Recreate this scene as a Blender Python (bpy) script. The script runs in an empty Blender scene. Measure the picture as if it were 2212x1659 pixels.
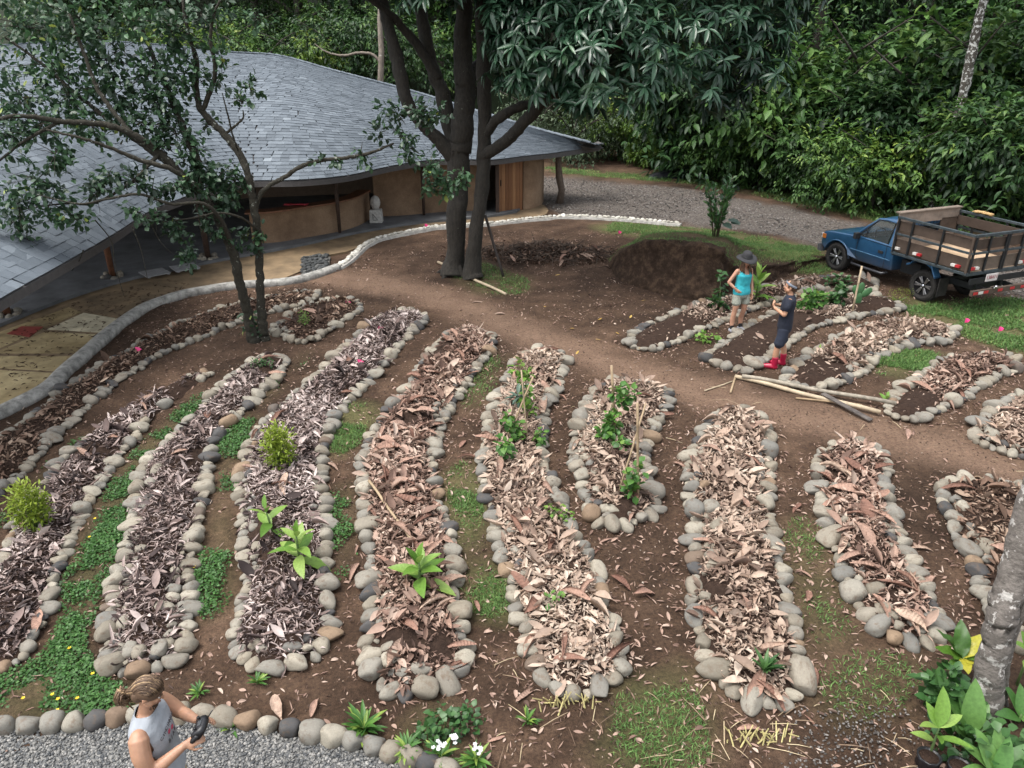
import bpy, bmesh, math, random
import numpy as np
from mathutils import Vector, Matrix, noise as mnoise

random.seed(11)
rng = np.random.default_rng(11)
scene = bpy.context.scene
COL = scene.collection
R = math.radians

# ------------------------------------------------------------------ camera, world, sun, exposure
CAM_H, PITCH, FPX, CX, CY = 5.6, R(25.0), 1598.0, 1106.0, 829.5     # photo measured on a 2212 x 1659 grid
cam_data = bpy.data.cameras.new('camera')
cam_data.sensor_width = 36.0
cam_data.lens = 36.0 * FPX / 2212.0
cam_data.clip_start = 0.1
cam_data.clip_end = 800
cam = bpy.data.objects.new('camera', cam_data)
COL.objects.link(cam)
cam.location = (0, 0, CAM_H)
cam.rotation_euler = (math.pi / 2 - PITCH, 0, 0)
scene.camera = cam

SUN_EL, SUN_AZ = R(68), R(-112)      # azimuth measured from +Y towards +X: high soft light from the left
world = bpy.data.worlds.new('World')
scene.world = world
world.use_nodes = True
wn = world.node_tree.nodes
wl = world.node_tree.links
wn.clear()
w_out = wn.new('ShaderNodeOutputWorld')
w_bg = wn.new('ShaderNodeBackground')
w_sky = wn.new('ShaderNodeTexSky')
w_sky.sky_type = 'NISHITA'
w_sky.sun_disc = False
w_sky.sun_elevation = SUN_EL
w_sky.sun_rotation = SUN_AZ
w_sky.air_density = 1.0
w_sky.dust_density = 4.0
w_sky.ozone_density = 1.0
w_hs = wn.new('ShaderNodeHueSaturation')       # an overcast sky: nearly colourless
w_hs.inputs['Saturation'].default_value = 0.30
w_bg.inputs['Strength'].default_value = 0.15
wl.new(w_sky.outputs[0], w_hs.inputs['Color'])
wl.new(w_hs.outputs[0], w_bg.inputs['Color'])
wl.new(w_bg.outputs[0], w_out.inputs[0])

sun_data = bpy.data.lights.new('sun', 'SUN')
sun_data.energy = 0.9
sun_data.angle = R(30)
sun_data.color = (1.0, 0.965, 0.91)
sun = bpy.data.objects.new('sun', sun_data)
COL.objects.link(sun)
sun_dir = Vector((math.sin(SUN_AZ) * math.cos(SUN_EL), math.cos(SUN_AZ) * math.cos(SUN_EL), math.sin(SUN_EL)))
sun.rotation_euler = sun_dir.to_track_quat('Z', 'Y').to_euler()
sun.location = (0, 0, 30)

scene.view_settings.view_transform = 'Standard'
scene.view_settings.look = 'None'
scene.view_settings.gamma = 1.0
scene.view_settings.use_curve_mapping = False
scene.view_settings.exposure = 1.32
scene.render.engine = 'CYCLES'
scene.cycles.max_bounces = 6
scene.cycles.diffuse_bounces = 3
scene.cycles.glossy_bounces = 2
scene.cycles.transmission_bounces = 4
scene.cycles.transparent_max_bounces = 4
scene.cycles.caustics_reflective = False
scene.cycles.caustics_refractive = False
scene.cycles.use_denoising = True

# ------------------------------------------------------------------ photo grid -> place
_ct, _st = math.cos(PITCH), math.sin(PITCH)
def ray(x, y):
    dx, dy = (x - CX) / FPX, (y - CY) / FPX
    return dx, _ct - dy * _st, -(_st + dy * _ct)
def P(x, y, z=0.0):
    """point of the ground (or of the level z) seen at photo position x, y"""
    a, b, c = ray(x, y)
    t = (CAM_H - z) / -c
    return Vector((a * t, b * t, z))
def PY(x, y, Y):
    """point at distance Y seen at photo position x, y"""
    a, b, c = ray(x, y)
    t = Y / b
    return Vector((a * t, Y, CAM_H + c * t))

# ------------------------------------------------------------------ small mesh library
def smooth_noise(x, y, scale, seed=0):
    """vectorised value noise, -1..1"""
    x = np.asarray(x) / scale + seed * 17.13
    y = np.asarray(y) / scale + seed * 7.77
    xi, yi = np.floor(x).astype(np.int64), np.floor(y).astype(np.int64)
    fx, fy = x - xi, y - yi
    fx, fy = fx * fx * (3 - 2 * fx), fy * fy * (3 - 2 * fy)
    def h(a, b):
        n = (a * 374761393 + b * 668265263 + seed * 982451653) & 0x7fffffff
        n = ((n ^ (n >> 13)) * 1274126177) & 0x7fffffff
        return ((n ^ (n >> 16)) & 0xffff) / 32767.5 - 1
    return (h(xi, yi) * (1 - fx) + h(xi + 1, yi) * fx) * (1 - fy) + (h(xi, yi + 1) * (1 - fx) + h(xi + 1, yi + 1) * fx) * fy
def fbm(x, y, scale, seed=0, n=3):
    r, a = 0, 1.0
    for k in range(n):
        r = r + a * smooth_noise(x, y, scale / 2 ** k, seed + k)
        a *= .5
    return r

def np_mesh(name, V, faces, rnd=None, smooth=True, col=None):
    me = bpy.data.meshes.new(name)
    V = np.ascontiguousarray(V, dtype=np.float32)
    me.vertices.add(len(V))
    me.vertices.foreach_set('co', V.ravel())
    idx, start, tot, s = [], [], [], 0
    for F in faces:
        F = np.asarray(F, dtype=np.int32)
        if len(F) == 0:
            continue
        k = F.shape[1]
        idx.append(F.ravel())
        start.append(np.arange(len(F), dtype=np.int32) * k + s)
        tot.append(np.full(len(F), k, dtype=np.int32))
        s += F.size
    idx = np.concatenate(idx)
    start, tot = np.concatenate(start), np.concatenate(tot)
    me.loops.add(len(idx))
    me.loops.foreach_set('vertex_index', idx)
    me.polygons.add(len(start))
    me.polygons.foreach_set('loop_start', start)
    me.polygons.foreach_set('loop_total', tot)
    me.polygons.foreach_set('use_smooth', np.full(len(start), bool(smooth)))
    if rnd is not None:
        at = me.attributes.new('rnd', 'FLOAT', 'POINT')
        at.data.foreach_set('value', np.ascontiguousarray(rnd, dtype=np.float32))
    if col is not None:
        at = me.attributes.new('mask', 'FLOAT_COLOR', 'POINT')
        c4 = np.ones((len(V), 4), dtype=np.float32)
        c4[:, :3] = col
        at.data.foreach_set('color', c4.ravel())
    me.update()
    me.validate()
    return me

def link(name, me, mat=None, parent=None, loc=None):
    o = bpy.data.objects.new(name, me)
    COL.objects.link(o)
    if mat is not None and me is not None and len(me.materials) == 0:
        for m in (mat if isinstance(mat, (list, tuple)) else [mat]):
            me.materials.append(m)
    if parent is not None:
        o.parent = parent
    if loc is not None:
        o.location = loc
    return o

def thing(name, label, cat, loc=(0, 0, 0), rz=0.0, group=None):
    o = bpy.data.objects.new(name, None)
    o.empty_display_size = .2
    COL.objects.link(o)
    o.location = loc
    o.rotation_euler = (0, 0, rz)
    o['label'] = label
    o['category'] = cat
    if group:
        o['group'] = group
    return o
def tag(o, label=None, cat=None, group=None, kind=None):
    if label: o['label'] = label
    if cat: o['category'] = cat
    if group: o['group'] = group
    if kind: o['kind'] = kind
    return o

class MB:
    """collects shapes; build() makes them one mesh object"""
    def __init__(s):
        s.V, s.F, s.r = [], [], []
    def add(s, V, F, r=0.5):
        o = len(s.V)
        s.V.extend([tuple(v) for v in V])
        s.F.extend([tuple(i + o for i in f) for f in F])
        s.r.extend([r] * len(V))
    def box(s, c, d, M=None, r=.5, taper=1.0):
        x, y, z = d[0] / 2, d[1] / 2, d[2] / 2
        V = [(-x, -y, -z), (x, -y, -z), (x, y, -z), (-x, y, -z),
             (-x * taper, -y * taper, z), (x * taper, -y * taper, z), (x * taper, y * taper, z), (-x * taper, y * taper, z)]
        V = [Vector(v) for v in V]
        if M is not None: V = [M @ v for v in V]
        V = [v + Vector(c) for v in V]
        s.add(V, [(3, 2, 1, 0), (4, 5, 6, 7), (0, 1, 5, 4), (1, 2, 6, 5), (2, 3, 7, 6), (3, 0, 4, 7)], r)
    def bar(s, a, b, w, h=None, up=(0, 0, 1), r=.5):
        """rectangular bar from a to b"""
        a, b = Vector(a), Vector(b)
        h = h or w
        d = (b - a)
        L = d.length
        d.normalize()
        u = Vector(up)
        if abs(u.dot(d)) > .98: u = Vector((1, 0, 0))
        sx = d.cross(u).normalized()
        u = sx.cross(d).normalized()
        V = []
        for p in (a, b):
            for sa, sb in ((-1, -1), (1, -1), (1, 1), (-1, 1)):
                V.append(p + sx * (sa * w / 2) + u * (sb * h / 2))
        s.add(V, [(0, 1, 2, 3), (7, 6, 5, 4), (0, 4, 5, 1), (1, 5, 6, 2), (2, 6, 7, 3), (3, 7, 4, 0)], r)
    def tube(s, pts, rad, n=8, r=.5, caps=True, flat=1.0):
        pts = [Vector(p) for p in pts]
        m = len(pts)
        rad = [rad] * m if not hasattr(rad, '__len__') else list(rad)
        d0 = (pts[1] - pts[0]).normalized()
        up = Vector((0, 0, 1)) if abs(d0.z) < .9 else Vector((0, 1, 0))
        sx = d0.cross(up).normalized()
        V = []
        for i in range(m):
            d = (pts[min(i + 1, m - 1)] - pts[max(i - 1, 0)])
            if d.length < 1e-9: d = d0
            d = d.normalized()
            sx = (sx - d * sx.dot(d)).normalized()
            sy = d.cross(sx)
            for k in range(n):
                a = 2 * math.pi * k / n
                V.append(pts[i] + sx * (math.cos(a) * rad[i]) + sy * (math.sin(a) * rad[i] * flat))
        F = []
        for i in range(m - 1):
            for k in range(n):
                F.append((i * n + k, i * n + (k + 1) % n, (i + 1) * n + (k + 1) % n, (i + 1) * n + k))
        if caps:
            F.append(tuple(range(n - 1, -1, -1)))
            F.append(tuple(range((m - 1) * n, m * n)))
        s.add(V, F, r)
    def lathe(s, prof, c=(0, 0, 0), axis='z', n=20, r=.5, M=None, caps=True):
        """prof: list of (radius, height)"""
        V, F = [], []
        for (rr, h) in prof:
            for k in range(n):
                a = 2 * math.pi * k / n
                v = Vector((rr * math.cos(a), rr * math.sin(a), h))
                if axis == 'y': v = Vector((v.x, v.z, -v.y))
                if axis == 'x': v = Vector((v.z, v.x, v.y))
                if M is not None: v = M @ v
                V.append(v + Vector(c))
        for i in range(len(prof) - 1):
            for k in range(n):
                F.append((i * n + k, i * n + (k + 1) % n, (i + 1) * n + (k + 1) % n, (i + 1) * n + k))
        if caps:
            F.append(tuple(range(n - 1, -1, -1)))
            F.append(tuple(range((len(prof) - 1) * n, len(prof) * n)))
        s.add(V, F, r)
    def loft(s, rings, r=.5, caps=True, closed=True):
        n = len(rings[0])
        V = [v for ring in rings for v in ring]
        F = []
        for i in range(len(rings) - 1):
            for k in range(n if closed else n - 1):
                F.append((i * n + k, i * n + (k + 1) % n, (i + 1) * n + (k + 1) % n, (i + 1) * n + k))
        if caps and closed:
            F.append(tuple(range(n - 1, -1, -1)))
            F.append(tuple(range((len(rings) - 1) * n, len(rings) * n)))
        s.add(V, F, r)
    def prism(s, poly, z0, z1, r=.5):
        n = len(poly)
        V = [(p[0], p[1], z0) for p in poly] + [(p[0], p[1], z1) for p in poly]
        F = [tuple(range(n - 1, -1, -1)), tuple(range(n, 2 * n))]
        F += [(k, (k + 1) % n, n + (k + 1) % n, n + k) for k in range(n)]
        s.add(V, F, r)
    def mesh(s, name, smooth=False):
        me = bpy.data.meshes.new(name)
        me.from_pydata(s.V, [], s.F)
        at = me.attributes.new('rnd', 'FLOAT', 'POINT')
        at.data.foreach_set('value', np.array(s.r, dtype=np.float32))
        if smooth:
            me.polygons.foreach_set('use_smooth', np.ones(len(me.polygons), dtype=bool))
        me.update()
        me.validate()
        return me
    def build(s, name, mat, parent=None, smooth=False, loc=None, bevel=0, seg=2, auto=None):
        me = s.mesh(name, smooth or auto is not None)
        bm = bmesh.new()
        bm.from_mesh(me)
        bmesh.ops.recalc_face_normals(bm, faces=bm.faces)
        if bevel:
            bmesh.ops.bevel(bm, geom=[e for e in bm.edges if e.calc_face_angle(0) > .5], offset=bevel, segments=seg, affect='EDGES', profile=.6, clamp_overlap=True)
        if auto is not None:
            for e in bm.edges:
                if e.calc_face_angle(0) > auto: e.smooth = False
        bm.to_mesh(me)
        bm.free()
        return link(name, me, mat, parent, loc)

def shift(pts, loc):
    L = Vector(loc)
    return [Vector(p) - L for p in pts]

def chaikin(pts, n=2, closed=True):
    pts = [Vector(p) for p in pts]
    for _ in range(n):
        q = []
        m = len(pts)
        if not closed: q.append(pts[0])
        for i in range(m if closed else m - 1):
            a, b = pts[i], pts[(i + 1) % m]
            q += [a * .75 + b * .25, a * .25 + b * .75]
        if not closed: q.append(pts[-1])
        pts = q
    return pts
def resample(pts, step=None, n=None, closed=False):
    pts = [Vector(p) for p in pts]
    if closed: pts = pts + [pts[0]]
    A = np.array([tuple(p) for p in pts])
    d = np.r_[0, np.cumsum(np.linalg.norm(np.diff(A, axis=0), axis=1))]
    if n is None: n = max(2, int(round(d[-1] / step)) + (0 if closed else 1))
    s = np.linspace(0, d[-1], n, endpoint=not closed)
    return np.stack([np.interp(s, d, A[:, k]) for k in range(A.shape[1])], axis=1)
def catmull(pts, n):
    """n points along a Catmull-Rom curve through pts"""
    p = np.array([tuple(v) for v in pts], dtype=float)
    m = len(p)
    out = []
    for s in np.linspace(0, m - 1, n):
        i = min(int(s), m - 2)
        t = s - i
        p0, p1, p2, p3 = p[max(i - 1, 0)], p[i], p[i + 1], p[min(i + 2, m - 1)]
        out.append(.5 * ((2 * p1) + (-p0 + p2) * t + (2 * p0 - 5 * p1 + 4 * p2 - p3) * t * t + (-p0 + 3 * p1 - 3 * p2 + p3) * t ** 3))
    return np.array(out)
def inside(px, py, poly):
    poly = np.asarray(poly)[:, :2]
    r = np.zeros(len(px), dtype=bool)
    x0, y0 = poly[-1]
    for x1, y1 in poly:
        c = ((y1 > py) != (y0 > py))
        with np.errstate(divide='ignore', invalid='ignore'):
            r ^= c & (px < (x0 - x1) * (py - y1) / (y0 - y1 + 1e-12) + x1)
        x0, y0 = x1, y1
    return r
def dist_line(px, py, poly, closed=True):
    poly = np.asarray(poly)[:, :2]
    d = np.full(len(px), 1e9)
    m = len(poly)
    for i in range(m if closed else m - 1):
        a, b = poly[i], poly[(i + 1) % m]
        ab = b - a
        L = ab.dot(ab) + 1e-12
        t = np.clip(((px - a[0]) * ab[0] + (py - a[1]) * ab[1]) / L, 0, 1)
        d = np.minimum(d, np.hypot(px - a[0] - t * ab[0], py - a[1] - t * ab[1]))
    return d

# leaf templates: (verts, quads/tris) lying along +x, face up +z, length 1
def leaf_t(width=.36, fold=.06, droop=.15, widest=.42, curl=0.0, n=3):
    """midrib with n cross sections between base and tip"""
    V = [(0, 0, 0)]
    for i in range(1, n + 1):
        s = i / (n + 1)
        q = s / widest if s < widest else (1 - s) / (1 - widest)
        w = width * .5 * math.sin(min(q, 1) * math.pi / 2) ** .8
        z = -droop * s * s
        cw = w * math.cos(curl)
        cz = fold * math.sin(math.pi * s) + w * math.sin(curl)
        V += [(s, cw, z + cz), (s, 0, z), (s, -cw, z + cz)]
    V.append((1, 0, -droop))
    F = []
    t = len(V) - 1
    F += [(0, 2, 1), (0, 3, 2)]
    for i in range(n - 1):
        a = 1 + 3 * i
        F += [(a, a + 1, a + 4), (a, a + 4, a + 3), (a + 1, a + 2, a + 5), (a + 1, a + 5, a + 4)]
    a = 1 + 3 * (n - 1)
    F += [(a, a + 1, t), (a + 1, a + 2, t)]
    return np.array(V, dtype=np.float32), np.array(F, dtype=np.int32)

def rot_frames(n, up=None, tilt=1.0, axis=None):
    """n random frames (3x3, columns x,y,z); z around `up` tilted by up to `tilt`; optional x axis directions"""
    if axis is not None:
        x = axis / np.linalg.norm(axis, axis=1, keepdims=True)
        z = np.tile(np.array([0, 0, 1.0]), (n, 1)) if up is None else np.asarray(up, dtype=float)
        z = z + rng.normal(0, .35 * tilt, (n, 3))
    else:
        z = np.tile(np.array([0, 0, 1.0]), (n, 1)) if up is None else np.asarray(up, dtype=float)
        z = z + rng.normal(0, tilt, (n, 3))
        x = rng.normal(0, 1, (n, 3))
    if axis is None:
        z /= np.linalg.norm(z, axis=1, keepdims=True)
        x = x - z * (x * z).sum(1, keepdims=True)
        x /= np.linalg.norm(x, axis=1, keepdims=True)
    else:
        z = z - x * (x * z).sum(1, keepdims=True)
        z /= np.linalg.norm(z, axis=1, keepdims=True)
    y = np.cross(z, x)
    return np.stack([x, y, z], axis=2)
def scatter(T, pos, M, size, rnd=None):
    """copies of template T=(V,F) at pos with frames M and sizes -> (V, F, rnd)"""
    V, F = T
    n = len(pos)
    size = np.broadcast_to(np.asarray(size, dtype=float), (n,)) if np.ndim(size) < 2 else size
    S = size[:, None, None] if np.ndim(size) == 1 else size[:, None, :]
    W = np.einsum('nij,nkj->nki', M, V[None] * S) + np.asarray(pos)[:, None, :]
    FF = F[None] + (np.arange(n) * len(V))[:, None, None]
    if rnd is None: rnd = rng.random(n)
    return W.reshape(-1, 3), FF.reshape(-1, F.shape[1]), np.repeat(rnd, len(V))
class Bag:
    """accumulates scatter() results"""
    def __init__(s): s.V, s.F, s.r, s.n = [], [], [], 0
    def add(s, res):
        V, F, r = res
        s.V.append(V); s.F.append(F + s.n); s.r.append(r); s.n += len(V)
        return s
    def mesh(s, name, smooth=True, org=(0, 0, 0)):
        by = {}
        for f in s.F: by.setdefault(f.shape[1], []).append(f)
        return np_mesh(name, np.concatenate(s.V) - np.array(org), [np.concatenate(v) for v in by.values()], np.concatenate(s.r), smooth)

# ------------------------------------------------------------------ materials
def nodes(name):
    m = bpy.data.materials.new(name)
    m.use_nodes = True
    nt = m.node_tree
    return m, nt.nodes, nt.links, nt.nodes['Principled BSDF'], nt.nodes['Material Output']
def ramp(nd, stops, interp='LINEAR'):
    r = nd.new('ShaderNodeValToRGB')
    r.color_ramp.interpolation = interp
    e = r.color_ramp.elements
    while len(e) < len(stops): e.new(.5)
    for k, (p, c) in enumerate(stops):
        e[k].position = p
        e[k].color = (c[0], c[1], c[2], 1)
    return r
def tex_noise(nd, lk, scale, detail=4, rough=.6, vec=None, dim=None):
    t = nd.new('ShaderNodeTexNoise')
    t.inputs['Scale'].default_value = scale
    t.inputs['Detail'].default_value = detail
    t.inputs['Roughness'].default_value = rough
    if vec is not None: lk.new(vec, t.inputs['Vector'])
    return t
def mixc(nd, lk, fac, a, b, mode='MIX'):
    m = nd.new('ShaderNodeMix')
    m.data_type = 'RGBA'
    m.blend_type = mode
    if isinstance(fac, (int, float)): m.inputs[0].default_value = fac
    else: lk.new(fac, m.inputs[0])
    for s, v in ((6, a), (7, b)):
        if isinstance(v, tuple): m.inputs[s].default_value = (v[0], v[1], v[2], 1)
        else: lk.new(v, m.inputs[s])
    return m.outputs[2]
def bump(nd, lk, h, bsdf, dist=.01, strength=.6):
    b = nd.new('ShaderNodeBump')
    b.inputs['Distance'].default_value = dist
    b.inputs['Strength'].default_value = strength
    lk.new(h, b.inputs['Height'])
    lk.new(b.outputs[0], bsdf.inputs['Normal'])
def coord(nd, kind='Object'):
    return nd.new('ShaderNodeTexCoord').outputs[kind]

def mat_plain(name, c, rough=.6, metal=0.0, spec=.5, var=.12, nscale=9.0, bscale=60, bdist=.002, bstr=.3, coat=0):
    """one colour with uneven wear"""
    m, nd, lk, bs, out = nodes(name)
    co = coord(nd)
    n = tex_noise(nd, lk, nscale, 5, .65, co)
    r = ramp(nd, [(.3, tuple(v * (1 - var * 1.6) for v in c)), (.7, tuple(min(1, v * (1 + var)) for v in c))])
    lk.new(n.outputs[0], r.inputs[0])
    lk.new(r.outputs[0], bs.inputs['Base Color'])
    bs.inputs['Roughness'].default_value = rough
    bs.inputs['Metallic'].default_value = metal
    bs.inputs['Specular IOR Level'].default_value = spec
    bs.inputs['Coat Weight'].default_value = coat
    if bstr:
        n2 = tex_noise(nd, lk, bscale, 3, .6, co)
        bump(nd, lk, n2.outputs[0], bs, bdist, bstr)
    return m
def mat_leaf(name, stops, rough=.5, trans=.25, spec=.4, by='rnd', objvar=None):
    """leaf colours picked per leaf; light shines through a little"""
    m, nd, lk, bs, out = nodes(name)
    if by == 'rnd':
        at = nd.new('ShaderNodeAttribute')
        at.attribute_name = 'rnd'
        f = at.outputs['Fac']
    else:
        f = nd.new('ShaderNodeObjectInfo').outputs['Random']
    r = ramp(nd, stops)
    lk.new(f, r.inputs[0])
    c = r.outputs[0]
    n = tex_noise(nd, lk, 14, 3, .6, coord(nd))
    n.inputs['Detail'].default_value = 2
    rr = ramp(nd, [(.3, (.78, .78, .78)), (.75, (1.12, 1.12, 1.12))])
    lk.new(n.outputs[0], rr.inputs[0])
    c = mixc(nd, lk, 1.0, c, rr.outputs[0], 'MULTIPLY')
    if objvar:                       # one plant yellower or darker than the next
        rv_ = ramp(nd, objvar)
        lk.new(nd.new('ShaderNodeObjectInfo').outputs['Random'], rv_.inputs[0])
        c = mixc(nd, lk, 1.0, c, rv_.outputs[0], 'MULTIPLY')
    lk.new(c, bs.inputs['Base Color'])
    bs.inputs['Roughness'].default_value = rough
    bs.inputs['Specular IOR Level'].default_value = spec
    if trans:
        t = nd.new('ShaderNodeBsdfTranslucent')
        lk.new(c, t.inputs['Color'])
        mx = nd.new('ShaderNodeMixShader')
        mx.inputs[0].default_value = trans
        lk.new(bs.outputs[0], mx.inputs[1])
        lk.new(t.outputs[0], mx.inputs[2])
        lk.new(mx.outputs[0], out.inputs[0])
    return m
def mat_ramp(name, stops, rough=.8, by='object', nscale=20, namt=.35, bscale=40, bdist=.004, bstr=.5, interp='LINEAR', spec=.35, coords='Object'):
    """colour picked per object (or per piece), mottled by noise"""
    m, nd, lk, bs, out = nodes(name)
    if by == 'object':
        f = nd.new('ShaderNodeObjectInfo').outputs['Random']
    else:
        at = nd.new('ShaderNodeAttribute')
        at.attribute_name = 'rnd'
        f = at.outputs['Fac']
    r = ramp(nd, stops, interp)
    lk.new(f, r.inputs[0])
    co = coord(nd, coords)
    n = tex_noise(nd, lk, nscale, 5, .7, co)
    rr = ramp(nd, [(.25, (1 - namt,) * 3), (.75, (1 + namt * .6,) * 3)])
    lk.new(n.outputs[0], rr.inputs[0])
    c = mixc(nd, lk, 1.0, r.outputs[0], rr.outputs[0], 'MULTIPLY')
    lk.new(c, bs.inputs['Base Color'])
    bs.inputs['Roughness'].default_value = rough
    bs.inputs['Specular IOR Level'].default_value = spec
    if bstr:
        n2 = tex_noise(nd, lk, bscale, 4, .65, co)
        bump(nd, lk, n2.outputs[0], bs, bdist, bstr)
    return m
def mat_bark(name, dark, mid, pale, lichen=.62, scale=7, stretch=.35):
    """bark with lichen spots"""
    m, nd, lk, bs, out = nodes(name)
    co = coord(nd)
    mp = nd.new('ShaderNodeMapping')
    mp.inputs['Scale'].default_value = (1, 1, stretch)
    lk.new(co, mp.inputs[0])
    n = tex_noise(nd, lk, scale * 2.4, 6, .7, mp.outputs[0])
    r = ramp(nd, [(.3, dark), (.7, mid)])
    lk.new(n.outputs[0], r.inputs[0])
    n2 = tex_noise(nd, lk, scale, 5, .65, co)
    r2 = ramp(nd, [(lichen, (0, 0, 0)), (lichen + .04, (1, 1, 1))])
    lk.new(n2.outputs[0], r2.inputs[0])
    c = mixc(nd, lk, r2.outputs[0], r.outputs[0], pale)
    lk.new(c, bs.inputs['Base Color'])
    bs.inputs['Roughness'].default_value = .9
    bump(nd, lk, n.outputs[0], bs, .03, .8)
    return m
# ------------------------------------------------------------------ the garden beds, traced on the ground
BEDS = {}
def bed_px(key, a, b): BEDS[key] = [(x, y) for x, y in a] + [(x, y) for x, y in reversed(b)]
bed_px('A', [(693,633),(672,647),(649,654),(608,664),(512,695),(478,707),(451,722),(410,736),(386,746),(341,763),(317,777),(297,794),(259,814),(236,835),(218,848),(178,882),(147,910),(116,937),(96,964),(68,992),(41,1026),(14,1046),(-40,1090),(-90,1130)],
       [(669,626),(632,633),(495,657),(375,702),(335,722),(307,736),(270,760),(242,773),(212,790),(181,814),(147,835),(113,862),(68,896),(34,923),(0,941),(-60,975),(-140,1020)])
bed_px('B', [(457,801),(434,814),(410,836),(393,852),(372,865),(348,883),(324,900),(300,923),(290,946),(270,964),(246,992),(229,1026),(212,1040),(198,1063),(191,1087),(171,1106),(164,1134),(147,1168),(130,1202),(123,1219),(109,1257),(106,1284),(96,1321),(79,1356),(58,1390),(51,1414),(20,1434),(-20,1452)],
       [(430,803),(375,821),(307,859),(252,893),(212,920),(191,941),(167,964),(137,985),(120,1009),(109,1029),(92,1046),(70,1072),(40,1120),(24,1151),(10,1190),(-30,1250),(-70,1330),(-90,1400)])
bed_px('C', [(625,775),(611,787),(604,801),(597,814),(580,830),(546,864),(512,893),(488,922),(464,949),(451,985),(440,1034),(437,1063),(433,1103),(420,1144),(416,1185),(403,1222),(406,1267),(410,1284),(406,1327),(403,1361),(403,1386),(386,1414),(362,1434),(321,1440),(283,1455),(249,1448)],
       [(590,765),(560,773),(533,787),(505,811),(478,838),(440,876),(420,900),(389,927),(352,961),(317,995),(307,1016),(300,1043),(294,1067),(290,1084),(287,1130),(273,1171),(263,1219),(249,1243),(249,1274),(236,1315),(236,1359),(233,1403),(232,1431)])
bed_px('D', [(923,688),(899,702),(875,729),(858,746),(841,773),(814,801),(790,828),(759,855),(732,883),(714,917),(696,958),(693,992),(686,1043),(700,1070),(703,1110),(703,1154),(698,1205),(703,1263),(710,1318),(707,1345),(703,1379),(683,1410),(638,1434),(594,1444),(546,1431),(512,1410)],
       [(905,672),(850,675),(820,681),(796,698),(776,722),(738,756),(711,785),(676,818),(632,852),(594,893),(553,927),(536,975),(522,1019),(512,1063),(522,1084),(530,1110),(522,1158),(529,1212),(535,1236),(526,1287),(512,1332),(506,1365),(503,1390)])
bed_px('E', [(1066,728),(1066,749),(1042,770),(1025,794),(1005,831),(984,859),(964,889),(950,924),(937,968),(930,1009),(940,1043),(947,1087),(967,1123),(974,1185),(981,1250),(981,1297),(991,1321),(995,1352),(1005,1390),(1005,1420),(988,1455),(954,1482),(913,1496),(865,1502),(834,1485)],
       [(1030,708),(990,710),(957,732),(926,763),(909,790),(885,835),(851,872),(820,913),(800,947),(786,985),(783,1002),(786,1050),(790,1103),(797,1157),(803,1219),(797,1274),(807,1304),(797,1356),(793,1379),(799,1420),(812,1460)])
bed_px('F', [(1222,777),(1210,804),(1199,838),(1182,869),(1169,900),(1175,941),(1172,975),(1182,1016),(1203,1070),(1220,1120),(1247,1175),(1271,1195),(1288,1229),(1302,1277),(1309,1311),(1322,1342),(1335,1380),(1345,1417),(1343,1448),(1312,1478),(1261,1496),(1199,1489),(1172,1461)],
       [(1212,759),(1180,754),(1150,757),(1124,768),(1104,804),(1087,838),(1070,872),(1056,910),(1054,934),(1042,978),(1042,1012),(1046,1043),(1056,1084),(1070,1123),(1080,1170),(1090,1226),(1111,1274),(1118,1315),(1135,1342),(1146,1380),(1150,1420)])
bed_px('G', [(1440,842),(1447,859),(1438,879),(1418,910),(1404,937),(1391,971),(1391,1012),(1401,1046),(1408,1063),(1420,1084),(1411,1098),(1384,1120),(1360,1128),(1322,1138),(1298,1128),(1277,1113)],
       [(1405,827),(1360,820),(1316,826),(1290,838),(1275,862),(1258,896),(1247,934),(1240,970),(1238,988),(1251,1019),(1262,1045),(1270,1075),(1272,1095)])
bed_px('H', [(1630,893),(1651,910),(1661,927),(1658,964),(1661,1012),(1663,1033),(1655,1070),(1660,1113),(1668,1154),(1675,1198),(1684,1229),(1697,1265),(1697,1301),(1704,1342),(1716,1366),(1724,1400),(1723,1434),(1724,1465),(1718,1492),(1692,1513),(1655,1520),(1610,1509),(1576,1489)],
       [(1608,882),(1580,880),(1552,889),(1532,910),(1515,945),(1496,970),(1488,1000),(1482,1029),(1494,1055),(1497,1100),(1508,1140),(1501,1180),(1504,1230),(1496,1290),(1500,1330),(1515,1375),(1530,1420),(1546,1465)])
bed_px('I', [(1904,978),(1914,999),(1914,1022),(1909,1043),(1919,1075),(1926,1113),(1936,1140),(1948,1171),(1960,1200),(1976,1232),(1992,1263),(2010,1291),(2024,1318),(2025,1350),(2018,1375),(1995,1385),(1960,1381),(1925,1372)],
       [(1888,966),(1855,953),(1820,952),(1794,961),(1771,982),(1766,1005),(1768,1040),(1774,1077),(1788,1127),(1806,1175),(1820,1216),(1835,1250),(1852,1290),(1875,1325),(1897,1348)])
bed_px('J', [(2040,1043),(2033,1057),(2038,1078),(2047,1100),(2058,1122),(2071,1151),(2085,1177),(2105,1208),(2116,1245),(2130,1280),(2160,1330),(2190,1370),(2225,1402),(2270,1415)],
       [(2061,1037),(2092,1034),(2140,1035),(2190,1045),(2240,1070),(2280,1150),(2310,1230),(2330,1320),(2320,1390)])
bed_px('K', [(1356,738),(1373,748),(1411,754),(1435,745),(1474,732),(1491,719),(1515,708),(1540,702),(1562,690),(1593,679),(1617,669),(1658,653),(1682,646),(1737,629),(1757,622),(1801,624),(1852,626),(1885,628),(1897,617)],
       [(1360,724),(1391,705),(1425,691),(1456,679),(1491,661),(1530,652),(1580,643),(1620,632),(1680,612),(1760,600),(1830,596),(1872,603)])
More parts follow.
